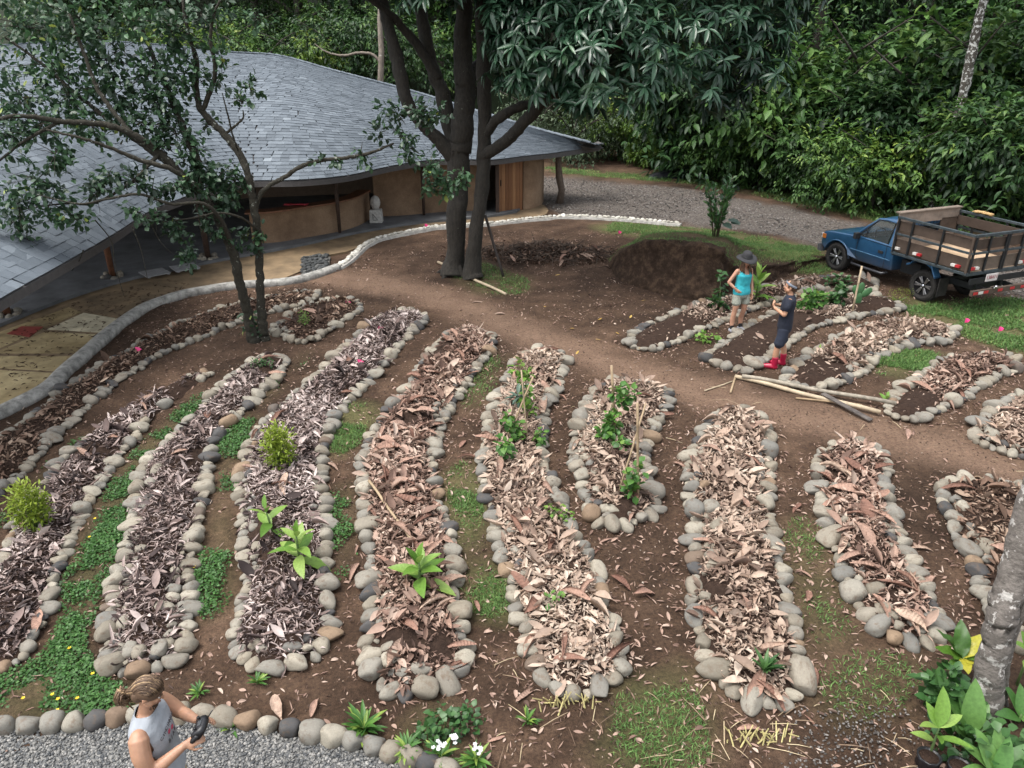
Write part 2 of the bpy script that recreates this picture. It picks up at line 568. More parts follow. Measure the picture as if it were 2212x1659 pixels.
bed_px('L', [(1525,775),(1550,785),(1571,791),(1596,798),(1617,798),(1631,788),(1646,776),(1665,766),(1682,756),(1709,733),(1733,719),(1748,708),(1781,697),(1817,690),(1854,681),(1887,675),(1923,671),(1942,667),(1948,660)],
       [(1530,764),(1552,748),(1590,722),(1610,708),(1637,693),(1661,681),(1699,664),(1733,651),(1767,641),(1835,637),(1900,640),(1932,648)])
bed_px('M', [(1700,826),(1713,830),(1747,832),(1784,836),(1806,830),(1829,818),(1851,807),(1875,795),(1887,775),(1900,765),(1924,757),(1965,741),(1992,737),(2040,737),(2056,729),(2063,719)],
       [(1702,808),(1726,780),(1754,766),(1777,749),(1801,736),(1825,722),(1853,708),(1897,698),(1938,691),(1982,690),(2023,702),(2052,710)])
bed_px('N', [(1917,889),(1943,899),(1974,907),(1996,902),(2010,890),(2027,884),(2044,876),(2064,862),(2085,852),(2105,838),(2143,815),(2163,805),(2180,801),(2196,794),(2200,782)],
       [(1926,868),(1940,848),(1965,831),(1982,818),(2006,801),(2037,779),(2061,770),(2092,766),(2150,766),(2185,772)])
bed_px('O', [(2105,951),(2136,962),(2163,969),(2187,976),(2216,984),(2250,984),(2300,950)],
       [(2103,933),(2112,918),(2128,901),(2145,888),(2165,871),(2180,861),(2205,853),(2260,850),(2310,880)])
bed_px('Q', [(587,712),(611,720),(625,729),(638,734),(654,736),(669,732),(683,727),(703,715),(717,705),(735,695),(752,685),(770,674),(781,662)],
       [(597,700),(615,690),(632,676),(666,660),(717,647),(745,644),(770,648)])
BEDW = {k: [Vector(p) for p in resample(chaikin([P(x, y, .06).to_2d().to_3d() for x, y in v], 2), .09, closed=True)] for k, v in BEDS.items()}
BED_XY = {k: np.array([(p.x, p.y) for p in v]) for k, v in BEDW.items()}

def px_poly(pts, z=0.0, sm=2, closed=True):
    return np.array([tuple(p)[:2] for p in chaikin([P(x, y, z) for x, y in pts], sm, closed)])

# other outlines of the place
PATH = px_poly([(560,600),(700,600),(830,612),(950,640),(1060,690),(1180,735),(1310,785),(1450,830),(1600,868),(1760,905),(1900,930),(2050,965),(2260,1040)], closed=False)
ROAD = px_poly([(1100,372),(1180,382),(1300,393),(1450,404),(1600,428),(1700,452),(1800,474),(1950,505),(2120,540),(2400,590),(2700,640),(2700,760),(2400,690),(2212,655),(2100,610),(1960,560),(1840,540),(1780,530),(1690,512),(1600,497),(1520,488),(1440,482),(1322,472),(1237,468),(1190,455),(1150,440),(1120,420)])
GRASS = [  # polygon, blades per square metre, height
    (px_poly([(1300,478),(1460,490),(1560,500),(1700,520),(1790,545),(1800,600),(1760,596),(1700,590),(1620,570),(1560,545),(1480,520),(1380,512),(1290,505)]), 800, .07, 'bank'),
    (px_poly([(1950,640),(2020,650),(2120,640),(2230,650),(2400,700),(2400,800),(2212,770),(2120,742),(2060,720),(2000,690),(1950,680)]), 900, .08, 'truck'),
    (px_poly([(1170,372),(1300,385),(1450,394),(1600,415),(1700,440),(1800,460),(1950,490),(2100,520),(2100,500),(1950,462),(1800,440),(1700,420),(1600,400),(1450,380),(1300,372),(1180,360)]), 300, .09, 'verge'),
    (px_poly([(1890,770),(1960,755),(2020,760),(2060,775),(2000,800),(1950,820),(1900,815),(1880,795)]), 900, .07, 'weeds'),
    (px_poly([(1330,1480),(1400,1465),(1500,1470),(1530,1560),(1540,1680),(1330,1680),(1320,1600)]), 500, .05, 'front'),
    (px_poly([(880,1520),(950,1505),(1000,1540),(1000,1680),(870,1640)]), 600, .06, 'front2'),
    (px_poly([(700,905),(760,870),(800,880),(790,940),(770,975),(720,985),(700,950)]), 1100, .05, 'mid'),
    (px_poly([(960,1010),(1020,990),(1040,1060),(1050,1160),(1000,1170),(970,1080)]), 900, .05, 'mid2'),
    (px_poly([(1000,1230),(1060,1225),(1100,1260),(1110,1320),(1050,1340),(1000,1300)]), 900, .05, 'mid3'),
    (px_poly([(1690,1130),(1760,1110),(1790,1200),(1830,1290),(1850,1400),(1800,1440),(1740,1380),(1700,1230)]), 280, .05, 'right'),
    (px_poly([(1750,1430),(1900,1400),(2000,1420),(1990,1500),(1900,1560),(1800,1560)]), 230, .05, 'right2'),
    (px_poly([(1030,560),(1090,585),(1150,600),(1140,640),(1050,640),(960,600)]), 300, .07, 'mango'),
    (px_poly([(1000,770),(1080,760),(1090,800),(1060,870),(1000,900),(990,850)]), 250, .05, 'mid4'),
]
CLOVER = [
    (px_poly([(390,880),(430,850),(470,845),(470,880),(420,920),(380,955),(340,985),(305,1010),(290,1060),(280,1120),(260,1180),(240,1240),(215,1320),(180,1400),(225,1440),(225,1470),(270,1480),(300,1540),(200,1555),(100,1560),(-20,1570),(-20,1470),(60,1440),(110,1400),(130,1330),(130,1260),(165,1190),(200,1120),(235,1050),(275,985),(330,930)]), 1.0),
    (px_poly([(500,920),(560,890),(540,940),(525,1000),(510,1070),(515,1150),(510,1230),(500,1300),(470,1340),(430,1340),(415,1280),(430,1200),(440,1130),(450,1060),(460,1000),(475,955)]), .75),
    (px_poly([(520,865),(570,835),(600,820),(610,840),(560,880),(520,905)]), .45),
    (px_poly([(705,1050),(770,1030),(785,1090),(785,1180),(760,1250),(720,1260),(710,1150)]), .55),
    (px_poly([(100,1000),(140,985),(130,1030),(60,1090),(0,1150),(-40,1150),(30,1080)]), .6),
    (px_poly([(140,960),(190,930),(200,950),(150,985)]), .5),
    (px_poly([(640,760),(680,750),(670,790),(620,810)]), .35),
]
GRAVEL = px_poly([(-200,1590),(-40,1585),(60,1582),(180,1572),(290,1560),(430,1558),(520,1572),(620,1592),(720,1612),(820,1636),(930,1668),(1050,1720),(1100,1800),(-200,1900)])
KERB = [(-60,925),(0,899),(102,846),(147,804),(191,766),(232,729),(266,702),(307,674),(341,659),(393,642),(444,632),(512,622),(632,612),(717,587),(752,567),(793,531),(844,513),(913,499),(959,493),(1066,486),(1152,476),(1237,471),(1322,475),(1391,480),(1470,488)]
# upper terrain: a low bank behind the mound
def ground_z(x, y):
    x, y = np.asarray(x, dtype=float), np.asarray(y, dtype=float)
    z = .022 * fbm(x, y, 1.3, 3, 4) + .01 * smooth_noise(x, y, .22, 9)
    return z

# ------------------------------------------------------------------ ground sheet
def axis_lines(a, b, fine, far):
    mid = np.arange(a, b + fine / 2, fine)
    g, out_l, out_r = fine, [], []
    p = a
    while p > -far:
        g = min(g * 1.35, 20); p -= g; out_l.append(p)
    g, p = fine, b
    while p < far:
        g = min(g * 1.35, 20); p += g; out_r.append(p)
    return np.r_[out_l[::-1], mid, out_r]
gx, gy = axis_lines(-11, 13, .085, 190), axis_lines(2.4, 30, .085, 190)
X, Y = np.meshgrid(gx, gy)
x, y = X.ravel(), Y.ravel()
z = ground_z(x, y)
near = (x > -16) & (x < 30) & (y > 1) & (y < 45)
mask = np.zeros((len(x), 3))
xn, yn = x[near], y[near]
nz1 = fbm(xn, yn, 1.1, 21, 4)
d = dist_line(xn, yn, PATH, False)
pm = np.clip(1.25 - d / (.75 + .25 * nz1), 0, 1)
gm = np.zeros(len(xn))
for poly, dens, h, nm in GRASS:
    ins = inside(xn, yn, poly)
    d = dist_line(xn, yn, poly) * np.where(ins, -1, 1)
    gm = np.maximum(gm, np.clip(.5 - d / .5 + .45 * nz1, 0, 1) * min(1, dens / 700))
for poly, w in CLOVER:
    ins = inside(xn, yn, poly)
    d = dist_line(xn, yn, poly) * np.where(ins, -1, 1)
    gm = np.maximum(gm, np.clip(.3 - d / .3 + .3 * nz1, 0, 1) * w * .5)
ins = inside(xn, yn, ROAD)
d = dist_line(xn, yn, ROAD) * np.where(ins, -1, 1)
rm = np.clip(.5 - d / .7 + .5 * nz1, 0, 1)
mask[near, 0], mask[near, 1], mask[near, 2] = pm, gm, rm
far = ~near
mask[far, 1] = .7
nx, ny = len(gx), len(gy)
i = np.arange(nx - 1)[None, :] + (np.arange(ny - 1) * nx)[:, None]
quads = np.stack([i, i + 1, i + nx + 1, i + nx], axis=-1).reshape(-1, 4)
m, nd, lk, bs, out = nodes('soil')
at = nd.new('ShaderNodeAttribute'); at.attribute_name = 'mask'
sep = nd.new('ShaderNodeSeparateColor'); lk.new(at.outputs['Color'], sep.inputs[0])
co = coord(nd)
n1 = tex_noise(nd, lk, 1.4, 9, .76, co)
n2 = tex_noise(nd, lk, 26, 6, .75, co)
n3 = tex_noise(nd, lk, 90, 3, .7, co)
soil = ramp(nd, [(.28, (.036, .022, .014)), (.5, (.080, .050, .033)), (.72, (.15, .098, .066))])
lk.new(n1.outputs[0], soil.inputs[0])
crumb = ramp(nd, [(.28, (.42, .42, .42)), (.5, (1, 1, 1)), (.72, (1.6, 1.55, 1.5))])
lk.new(n2.outputs[0], crumb.inputs[0])
pathc = ramp(nd, [(.3, (.145, .092, .062)), (.7, (.235, .155, .108))])
lk.new(n1.outputs[0], pathc.inputs[0])
grassc = ramp(nd, [(.3, (.075, .085, .03)), (.5, (.11, .105, .045)), (.7, (.15, .115, .06))])
lk.new(n1.outputs[0], grassc.inputs[0])
vor = nd.new('ShaderNodeTexVoronoi'); vor.inputs['Scale'].default_value = 22; lk.new(co, vor.inputs['Vector'])
grav = ramp(nd, [(.0, (.058, .047, .039)), (.5, (.10, .086, .075)), (.85, (.165, .148, .133))])
lk.new(vor.outputs['Color'], grav.inputs[0])
n4 = tex_noise(nd, lk, .42, 4, .6, co)
damp = ramp(nd, [(.36, (.62, .6, .58)), (.6, (1.22, 1.2, 1.18))]); lk.new(n4.outputs[0], damp.inputs[0])
c = mixc(nd, lk, 1.0, soil.outputs[0], damp.outputs[0], 'MULTIPLY')
c = mixc(nd, lk, sep.outputs[0], c, pathc.outputs[0])
c = mixc(nd, lk, sep.outputs[1], c, grassc.outputs[0])
c = mixc(nd, lk, sep.outputs[2], c, grav.outputs[0])
c = mixc(nd, lk, 1.0, c, crumb.outputs[0], 'MULTIPLY')
# pale crumbs and bits of dead leaf
spk = nd.new('ShaderNodeTexVoronoi'); spk.inputs['Scale'].default_value = 9; lk.new(co, spk.inputs['Vector'])
spr = ramp(nd, [(.06, (1, 1, 1)), (.09, (0, 0, 0))]); lk.new(spk.outputs['Distance'], spr.inputs[0])
c = mixc(nd, lk, spr.outputs[0], c, (.3, .22, .16))
lk.new(c, bs.inputs['Base Color'])
bs.inputs['Roughness'].default_value = .95
bs.inputs['Specular IOR Level'].default_value = .2
add = nd.new('ShaderNodeMath'); add.operation = 'ADD'
lk.new(n2.outputs[0], add.inputs[0]); lk.new(n3.outputs[0], add.inputs[1])
bump(nd, lk, add.outputs[0], bs, .03, .9)
SOIL = m
ground = link('ground', np_mesh('ground', np.stack([x, y, z], 1), [quads], col=mask), SOIL)
tag(ground, kind='structure')

# mound soil inside the beds: darker, cloddy
m, nd, lk, bs, out = nodes('bed_soil')
co = coord(nd)
n1 = tex_noise(nd, lk, 16, 6, .75, co)
n2 = tex_noise(nd, lk, 70, 4, .7, co)
r1 = ramp(nd, [(.3, (.026, .016, .012)), (.55, (.052, .032, .023)), (.75, (.09, .058, .042))])
lk.new(n1.outputs[0], r1.inputs[0])
lk.new(r1.outputs[0], bs.inputs['Base Color'])
bs.inputs['Roughness'].default_value = .95
bs.inputs['Specular IOR Level'].default_value = .15
add = nd.new('ShaderNodeMath'); add.operation = 'ADD'
lk.new(n1.outputs[0], add.inputs[0]); lk.new(n2.outputs[0], add.inputs[1])
bump(nd, lk, add.outputs[0], bs, .03, 1.0)
BED_SOIL = m

# ------------------------------------------------------------------ stones
STONE = mat_ramp('river_stone', [(0, (.175, .155, .12)), (.15, (.25, .222, .175)), (.32, (.20, .19, .165)), (.5, (.30, .272, .215)),
                                 (.66, (.155, .15, .135)), (.8, (.235, .205, .155)), (.885, (.34, .31, .25)), (.90, (.055, .055, .055)), (.965, (.075, .072, .07)), (.98, (.19, .13, .085)), (1, (.24, .17, .11))],
                 rough=.8, nscale=7, namt=.22, bscale=45, bdist=.004, bstr=.35)
def stone_mesh(k):
    bm = bmesh.new()
    bmesh.ops.create_icosphere(bm, subdivisions=3, radius=1)
    off = Vector((k * 3.7, k * 1.9, k * 5.1))
    sq = (2.0, 2.4, 3.0, 2.2, 2.7)[k % 5]
    cuts = [(Vector(rng.normal(0, 1, 3)).normalized(), random.uniform(.62, .85)) for _ in range(4 if k % 2 else 2)]
    for v in bm.verts:
        p = v.co.copy()
        d = 1 + .20 * mnoise.noise(p * .8 + off) + .08 * mnoise.noise(p * 1.9 + off) + .02 * mnoise.noise(p * 5 + off)
        n = (abs(p.x) ** sq + abs(p.y) ** sq + abs(p.z) ** sq) ** (1 / sq)
        q = p / n * d
        q.y *= 1 + .22 * q.x * (1 if k % 3 else -.6)     # egg shape
        for cn, cd in cuts:                              # worn flat sides
            e = q.dot(cn) - cd
            if e > 0: q -= cn * e * .8
        v.co = q
    for f in bm.faces: f.smooth = True
    me = bpy.data.meshes.new('stone')
    bm.to_mesh(me); bm.free()
    me.materials.append(STONE)
    return me
nt_ = STONE.node_tree
bs_ = nt_.nodes['Principled BSDF']
src_ = bs_.inputs['Base Color'].links[0].from_socket
stn = tex_noise(nt_.nodes, nt_.links, 1.6, 6, .7, coord(nt_.nodes, 'Object'))
geo_ = nt_.nodes.new('ShaderNodeObjectInfo')
vadd = nt_.nodes.new('ShaderNodeVectorMath'); vadd.operation = 'ADD'
nt_.links.new(coord(nt_.nodes, 'Object'), vadd.inputs[0]); nt_.links.new(geo_.outputs['Location'], vadd.inputs[1])
nt_.links.new(vadd.outputs[0], stn.inputs['Vector'])
str_ = ramp(nt_.nodes, [(.52, (0, 0, 0)), (.68, (.75, .75, .75))])
nt_.links.new(stn.outputs[0], str_.inputs[0])
nt_.links.new(mixc(nt_.nodes, nt_.links, str_.outputs[0], src_, (.12, .082, .055)), bs_.inputs['Base Color'])
STONES = [stone_mesh(k) for k in range(20)]
def put_stone(p, tang, a, b, c, root, name='stone', lean=0.0, yaw=0.0):
    """a: half length across the edge, b: half width along it, c: half height"""
    o = bpy.data.objects.new(name, random.choice(STONES))
    COL.objects.link(o)
    o.parent = root
    o.location = Vector(p) - root.location
    ang = math.atan2(tang[1], tang[0]) + math.pi / 2 + yaw
    o.rotation_euler = (random.gauss(0, .12), lean + random.gauss(0, .15), ang)
    o.scale = (a, b, c)
    return o

# ------------------------------------------------------------------ dry leaves
MULCH = {
 'dark': mat_leaf('mulch_grey', [(0, (.026, .018, .017)), (.30, (.065, .045, .042)), (.45, (.22, .16, .142)), (.7, (.43, .345, .315)), (1, (.62, .53, .49))], .7, .1, .25),
 'tan': mat_leaf('mulch_tan', [(0, (.07, .044, .034)), (.2, (.16, .10, .077)), (.45, (.30, .195, .15)), (.72, (.42, .295, .232)), (1, (.54, .425, .345))], .75, .12, .25),
 'pale': mat_leaf('mulch_beige', [(0, (.10, .068, .052)), (.2, (.22, .15, .116)), (.5, (.37, .272, .21)), (.75, (.48, .37, .29)), (1, (.58, .475, .385))], .75, .12, .25),
 'brown': mat_leaf('mulch_brown', [(0, (.04, .024, .017)), (.4, (.11, .068, .047)), (.7, (.25, .16, .115)), (1, (.48, .36, .27))], .75, .1, .25),
}
BIGLEAF = mat_ramp('big_dry_leaf', [(0, (.16, .08, .056)), (.25, (.26, .145, .105)), (.5, (.36, .225, .168)), (.8, (.30, .195, .148)), (1, (.45, .33, .25))], rough=.75, nscale=5, namt=.5, bscale=9, bdist=.02, bstr=0)
_nt = BIGLEAF.node_tree
_wv = _nt.nodes.new('ShaderNodeTexWave'); _wv.bands_direction = 'X'; _wv.inputs['Scale'].default_value = 3.4; _wv.inputs['Distortion'].default_value = 1.6
_nt.links.new(coord(_nt.nodes), _wv.inputs['Vector'])
bump(_nt.nodes, _nt.links, _wv.outputs['Fac'], _nt.nodes['Principled BSDF'], .02, .35)
SMALL_T = [leaf_t(w, .05, d, .45, c, 2) for w, d, c in ((.26, .15, .5), (.3, -.35, .9), (.2, .4, .2), (.24, -.15, -.6), (.34, .1, 1.25), (.16, -.5, .6), (.22, .6, .9))]
BROAD_T = [leaf_t(w, .08, d, .45, c, 3) for w, d, c in ((.5, .25, .5), (.55, -.35, .8), (.42, .15, -.5), (.5, -.55, .4), (.6, .35, 1.2))]
def big_leaf_mesh(k):
    """a long dry leaf, ribbed, curled and buckled"""
    n, m = 14, 8
    w = .34 + .14 * random.random()
    curl = random.choice([.9, 1.3, 1.8, 2.4, .6, 1.6])
    bend = random.uniform(-.9, .9)
    tw = random.uniform(-.9, .9)
    V, F = [], []
    for i in range(n + 1):
        s = i / n
        hw = w * .5 * (math.sin(math.pi * min(1, s * 1.02 + .03) ** .85) ** .7 if s < .97 else .1)
        hw *= 1 + .14 * mnoise.noise(Vector((s * 9, k * 3.1, 0)))
        cx = s
        cz = .10 * math.sin(math.pi * s) + bend * .22 * (s - .5) ** 2 * 4 * .5
        for j in range(m + 1):
            t = j / m * 2 - 1
            th = t * curl * (.6 + .6 * s)
            yy = hw * (math.sin(th) / max(curl * .8, .35)) if curl > .4 else hw * t
            zz = hw * (1 - math.cos(th)) / max(curl * .8, .35) + .007 * math.cos(i * math.pi) * abs(t) + .05 * mnoise.noise(Vector((s * 5, t * 3, k * 7)))
            a = tw * (s - .4)
            V.append((cx, yy * math.cos(a) - zz * math.sin(a), cz + yy * math.sin(a) + zz * math.cos(a)))
    for i in range(n):
        for j in range(m):
            a = i * (m + 1) + j
            F.append((a, a + 1, a + m + 2, a + m + 1))
    V = np.array(V); V[:, 0] -= .5; V[:, 2] -= V[:, 2].min()
    me = np_mesh('dry_leaf', V, [np.array(F)])
    me.materials.append(BIGLEAF)
    return me
BIGLEAVES = [big_leaf_mesh(k) for k in range(12)]
def put_leaf(p, size, root, name='dry_leaf', tilt=.25):
    o = bpy.data.objects.new(name, random.choice(BIGLEAVES))
    COL.objects.link(o)
    o.parent = root
    o.location = Vector(p) - root.location
    o.rotation_euler = (random.gauss(0, tilt), random.gauss(0, tilt), random.uniform(0, 6.28))
    s = size
    o.scale = (s, s * random.uniform(.6, 1.1), s * random.uniform(.35, .9))
    return o

def sample_in(poly, n):
    lo, hi = poly.min(0), poly.max(0)
    out = np.zeros((0, 2))
    while len(out) < n:
        q = lo + rng.random((n * 3, 2)) * (hi - lo)
        out = np.vstack([out, q[inside(q[:, 0], q[:, 1], poly)]])
    return out[:n]
def area(poly):
    x, y = poly[:, 0], poly[:, 1]
    return abs(np.dot(x, np.roll(y, 1)) - np.dot(y, np.roll(x, 1))) / 2

SCAT_TOTAL = 0
def make_bed(key, label, mulch, dens, stone=.115, hgt=.17, big=0, bare=(), double=(), broad=.4, lsize=(.03, .10), bigsize=(.28, .5), gaps=()):
    poly = BED_XY[key]
    c = poly.mean(0)
    root = thing('garden_bed', label, 'garden bed', (c[0], c[1], 0), 0, 'stone edged garden beds')
    # soil mound
    lo, hi = poly.min(0), poly.max(0)
    st = .07
    xs, ys = np.arange(lo[0], hi[0] + st, st), np.arange(lo[1], hi[1] + st, st)
    X, Y = np.meshgrid(xs, ys)
    x, y = X.ravel(), Y.ravel()
    ins = inside(x, y, poly)
    d = dist_line(x, y, poly) * np.where(ins, 1, -1)
    def hz(x, y, d):
        return np.clip(hgt * np.clip(d + .06, 0, .34) / .3, 0, hgt) + .018 * fbm(x, y, .3, 5, 2) - .03 * (d < 0)
    z = hz(x, y, d)
    keep = d > -.07
    nx = len(xs)
    i = np.arange(nx - 1)[None, :] + (np.arange(len(ys) - 1) * nx)[:, None]
    Q = np.stack([i, i + 1, i + nx + 1, i + nx], -1).reshape(-1, 4)
    Q = Q[keep[Q].all(1)]
    used, inv = np.unique(Q, return_inverse=True)
    V = np.stack([x, y, z], 1)[used] - np.array([c[0], c[1], 0])
    link('soil_mound', np_mesh('soil_mound', V, [inv.reshape(-1, 4)]), BED_SOIL, root)
    # stones
    cs = np.array(poly)
    per = np.r_[0, np.cumsum(np.linalg.norm(np.diff(np.vstack([cs, cs[:1]]), axis=0), axis=1))]
    L = per[-1]
    ccw = np.dot(cs[:, 0], np.roll(cs[:, 1], -1)) - np.dot(cs[:, 1], np.roll(cs[:, 0], -1)) > 0
    def at(s):
        s = s % L
        q = np.array([np.interp(s, per, np.r_[cs[:, k], cs[0, k]]) for k in (0, 1)])
        q2 = np.array([np.interp((s + .1) % L, per, np.r_[cs[:, k], cs[0, k]]) for k in (0, 1)])
        q1 = np.array([np.interp((s - .1) % L, per, np.r_[cs[:, k], cs[0, k]]) for k in (0, 1)])
        t = q2 - q1
        return q, t / (np.linalg.norm(t) + 1e-9)
    s = 0.0
    while s < L - .08:
        b = stone * random.choice((random.uniform(.45, .75), random.uniform(.7, 1.0), random.uniform(.7, 1.25))) * .72
        a = b * random.uniform(.95, 1.7)
        if random.random() < .14: a, b = b, a
        q, t = at(s + b)
        nrm = np.array([-t[1], t[0]]) * (1 if ccw else -1)      # inwards
        s += 2 * b * .93
        if any(math.hypot(q[0] - g[0], q[1] - g[1]) < g[2] for g in gaps): continue
        hh = min(a, b) * random.uniform(.62, 1.0)
        q = q + nrm * random.gauss(0, .018)
        put_stone((q[0], q[1], hh * random.uniform(.35, .9)), t, a, b, hh, root, lean=random.gauss(.1, .12), yaw=random.gauss(0, .4))
        if double and any(math.hypot(q[0] - g[0], q[1] - g[1]) < g[2] for g in double) and random.random() < .8:
            k = random.uniform(.55, .85)
            q2 = q + nrm * (a + b * k * .8)
            put_stone((q2[0], q2[1], hgt * .55 + hh * k * .4), t, a * k, b * k, hh * k, root, yaw=random.gauss(0, .6))
    # litter
    A = area(poly)
    n = int(A * dens * 2.1)
    q = sample_in(poly, n)
    d = dist_line(q[:, 0], q[:, 1], poly)
    ok = d > .05
    for bx, by, br in bare:
        nzb = fbm(q[:, 0], q[:, 1], .4, 31, 2)
        ok &= (np.hypot(q[:, 0] - bx, q[:, 1] - by) > br * (1 + .25 * nzb)) | (rng.random(n) < .05)
    patch = fbm(q[:, 0], q[:, 1], .8, ord(key), 3)
    ok &= patch > -.95
    q, d, patch = q[ok], d[ok], patch[ok]
    z = hz(q[:, 0], q[:, 1], d) + np.abs(rng.normal(.008, .010, len(q))) + .003
    pos = np.c_[q, z] - np.array([c[0], c[1], 0])
    bag = Bag()
    isb = rng.random(len(q)) < broad
    for T, sel, sc in ((SMALL_T, ~isb, 1.0), (BROAD_T, isb, 1.15)):
        which = rng.integers(0, len(T), len(q))
        for k in range(len(T)):
            w = sel & (which == k)
            if not w.any(): continue
            nn = w.sum()
            rv = np.clip(rng.random(nn) ** .85 * .85 + .12 + .26 * patch[w], 0, 1)
            bag.add(scatter(T[k], pos[w], rot_frames(nn, tilt=.33), (lsize[0] + (lsize[1] - lsize[0]) * rng.random(nn) ** 1.4) * sc * np.where(rng.random(nn) < .13, rng.uniform(1.6, 2.6, nn), 1), rv))
    if bag.n:
        tag(link('leaf_mulch', bag.mesh('leaf_mulch', True), MULCH[mulch], root), kind='stuff')
    # large single leaves
    if big:
        q = sample_in(poly, big * 3)
        d = dist_line(q[:, 0], q[:, 1], poly)
        k = 0
        for (qx, qy), dd in zip(q, d):
            if k >= big: break
            if dd < -.02 or any(math.hypot(qx - g[0], qy - g[1]) < g[2] for g in bare): continue
            put_leaf((qx, qy, hgt * min(1, dd / .3 + .25) + .02), random.uniform(*bigsize), root)
            k += 1
    return root

def gp(x, y, r):
    p = P(x, y, .1)
    return (p.x, p.y, r)
bed = {}
bed['A'] = make_bed('A', 'long narrow stone-edged bed following the curved concrete kerb', 'brown', 260, .125, .12, 3, broad=.5)
bed['B'] = make_bed('B', 'leaf-mulched bed with bright bush at left edge, second from the concrete kerb', 'dark', 620, .125, .13, 6, bare=[gp(395, 835, .35)], broad=.25, gaps=[gp(270, 880, .6), gp(350, 838, .6), gp(222, 915, .4)])
bed['C'] = make_bed('C', 'grey leaf-mulched bed ending right behind the man with the controller', 'dark', 800, .135, .15, 4, double=[gp(250, 1280, 1.1), gp(250, 1400, .7), gp(300, 1060, .6)], broad=.12)
bed['D'] = make_bed('D', 'grey leaf-mulched bed holding the bright green bush and two broad-leaved plants', 'dark', 760, .14, .16, 9, double=[gp(520, 1130, 1.1), gp(520, 1010, .7), gp(560, 1420, .5), gp(650, 1425, .4)], broad=.15)
bed['E'] = make_bed('E', 'bed heaped with big pinkish dry leaves around one light green tobacco-like plant', 'tan', 560, .14, .17, 80, double=[gp(800, 1330, .6), gp(840, 1460, .5), gp(1000, 870, .7)], broad=.5)
bed['F'] = make_bed('F', 'bed with climbing beans at its far end and beige litter in front', 'pale', 700, .145, .16, 34, double=[gp(1090, 1200, .6), gp(1060, 910, .6)], broad=.6)
bed['G'] = make_bed('G', 'short oval bed with upright bamboo stakes and bean vines', 'pale', 520, .145, .16, 9, double=[gp(1250, 960, 1.3), gp(1300, 1110, .5), gp(1410, 960, .5)], broad=.6)
bed['H'] = make_bed('H', 'long beige-littered bed right of the staked bean bed, spiky tuft at its front', 'pale', 560, .15, .17, 22, double=[gp(1500, 1000, 1.2), gp(1505, 1250, .9), gp(1500, 1150, .6)], broad=.65)
bed['I'] = make_bed('I', 'bed of curled brown leaves between the spiky-tuft bed and the pale tree trunk', 'tan', 420, .155, .17, 34, double=[gp(1790, 1130, .9), gp(1840, 1260, .7), gp(1900, 1340, .5)], broad=.6)
bed['J'] = make_bed('J', 'bed partly hidden behind the pale tree trunk at the right edge', 'brown', 330, .155, .16, 5, double=[gp(2070, 1130, .8)], broad=.6)
bed['K'] = make_bed('K', 'farthest bed where the woman in the hat stands, bare soil at left end', 'pale', 260, .14, .14, 5, bare=[gp(1430, 715, 1.15), gp(1850, 607, .9)], broad=.7)
bed['L'] = make_bed('L', 'bare dark soil bed beside the person in red boots, cactus at far end', 'pale', 240, .15, .15, 4, bare=[gp(1590, 755, 1.5), gp(1900, 655, .8), gp(1690, 700, .9)], broad=.7)
bed['M'] = make_bed('M', 'tan-littered bed with doubled stone edge behind the bamboo poles', 'pale', 520, .145, .16, 5, bare=[gp(1770, 808, .65)], double=[gp(1860, 780, .7), gp(1960, 735, .9)], broad=.7)
bed['N'] = make_bed('N', 'bed at the bamboo poles\' right end with a dark soil patch at its tip', 'tan', 440, .15, .15, 10, bare=[gp(1975, 870, .55)], broad=.65)
bed['O'] = make_bed('O', 'pale-littered bed cut by the right edge of the picture below the far beds', 'pale', 430, .145, .15, 3, double=[gp(2130, 945, .6)], broad=.6)
bed['Q'] = make_bed('Q', 'small rounded bed at the foot of the leaning left tree', 'brown', 330, .125, .12, 2, double=[gp(600, 705, .5)], broad=.5)
# ------------------------------------------------------------------ the round house
E_PX = [(-330,860,2.1),(-120,720,2.1),(24,633,2.1),(100,590,2.1),(177,546,2.1),(250,503,2.1),(328,454,2.1),(416,420,2.1),(480,400,2.1),(543,391,2.1),(649,389,2.1),(751,379,2.08),(844,359,2.05),(930,346,2.02),(1000,345,2.0),(1066,345,1.98),(1134,337,1.96),(1200,330,1.95),(1294,316,1.95)]
R_PX = [(-700,190,20),(-480,150,22),(-300,125,24),(-120,108,25.5),(0,100,27),(110,92,28.5),(212,90,29.5),(330,97,30),(423,106,30.3),(500,114,30.5),(600,121,30.5),(708,150,30.3),(800,174,30.2),(880,195,30.0),(950,216,29.8),(1030,241,29.5),(1110,265,29.0),(1180,285,28.5),(1294,314,27.9)]
NE = 240
EV = catmull([P(x, y, zz) for x, y, zz in E_PX], NE)
RV = catmull([PY(x, y, yy) for x, y, yy in R_PX], NE)
RV[-1] = EV[-1] + np.array([.25, .5, .05])
def roof_pt(u, v):
    """u 0..1 along the eave, v 0..1 from eave to ridge (v > 1: down the far side)"""
    k = np.clip(np.asarray(u), 0, 1) * (NE - 1)
    i = np.clip(k.astype(int), 0, NE - 2)
    f = (k - i)[..., None]
    e = EV[i] * (1 - f) + EV[i + 1] * f
    r = RV[i] * (1 - f) + RV[i + 1] * f
    v = np.asarray(v)[..., None]
    p = e + (r - e) * v
    span = np.linalg.norm(r - e, axis=-1, keepdims=True)
    p[..., 2:3] += .05 * span * np.sin(np.pi * np.clip(v, 0, 1)) ** 1.0
    return p
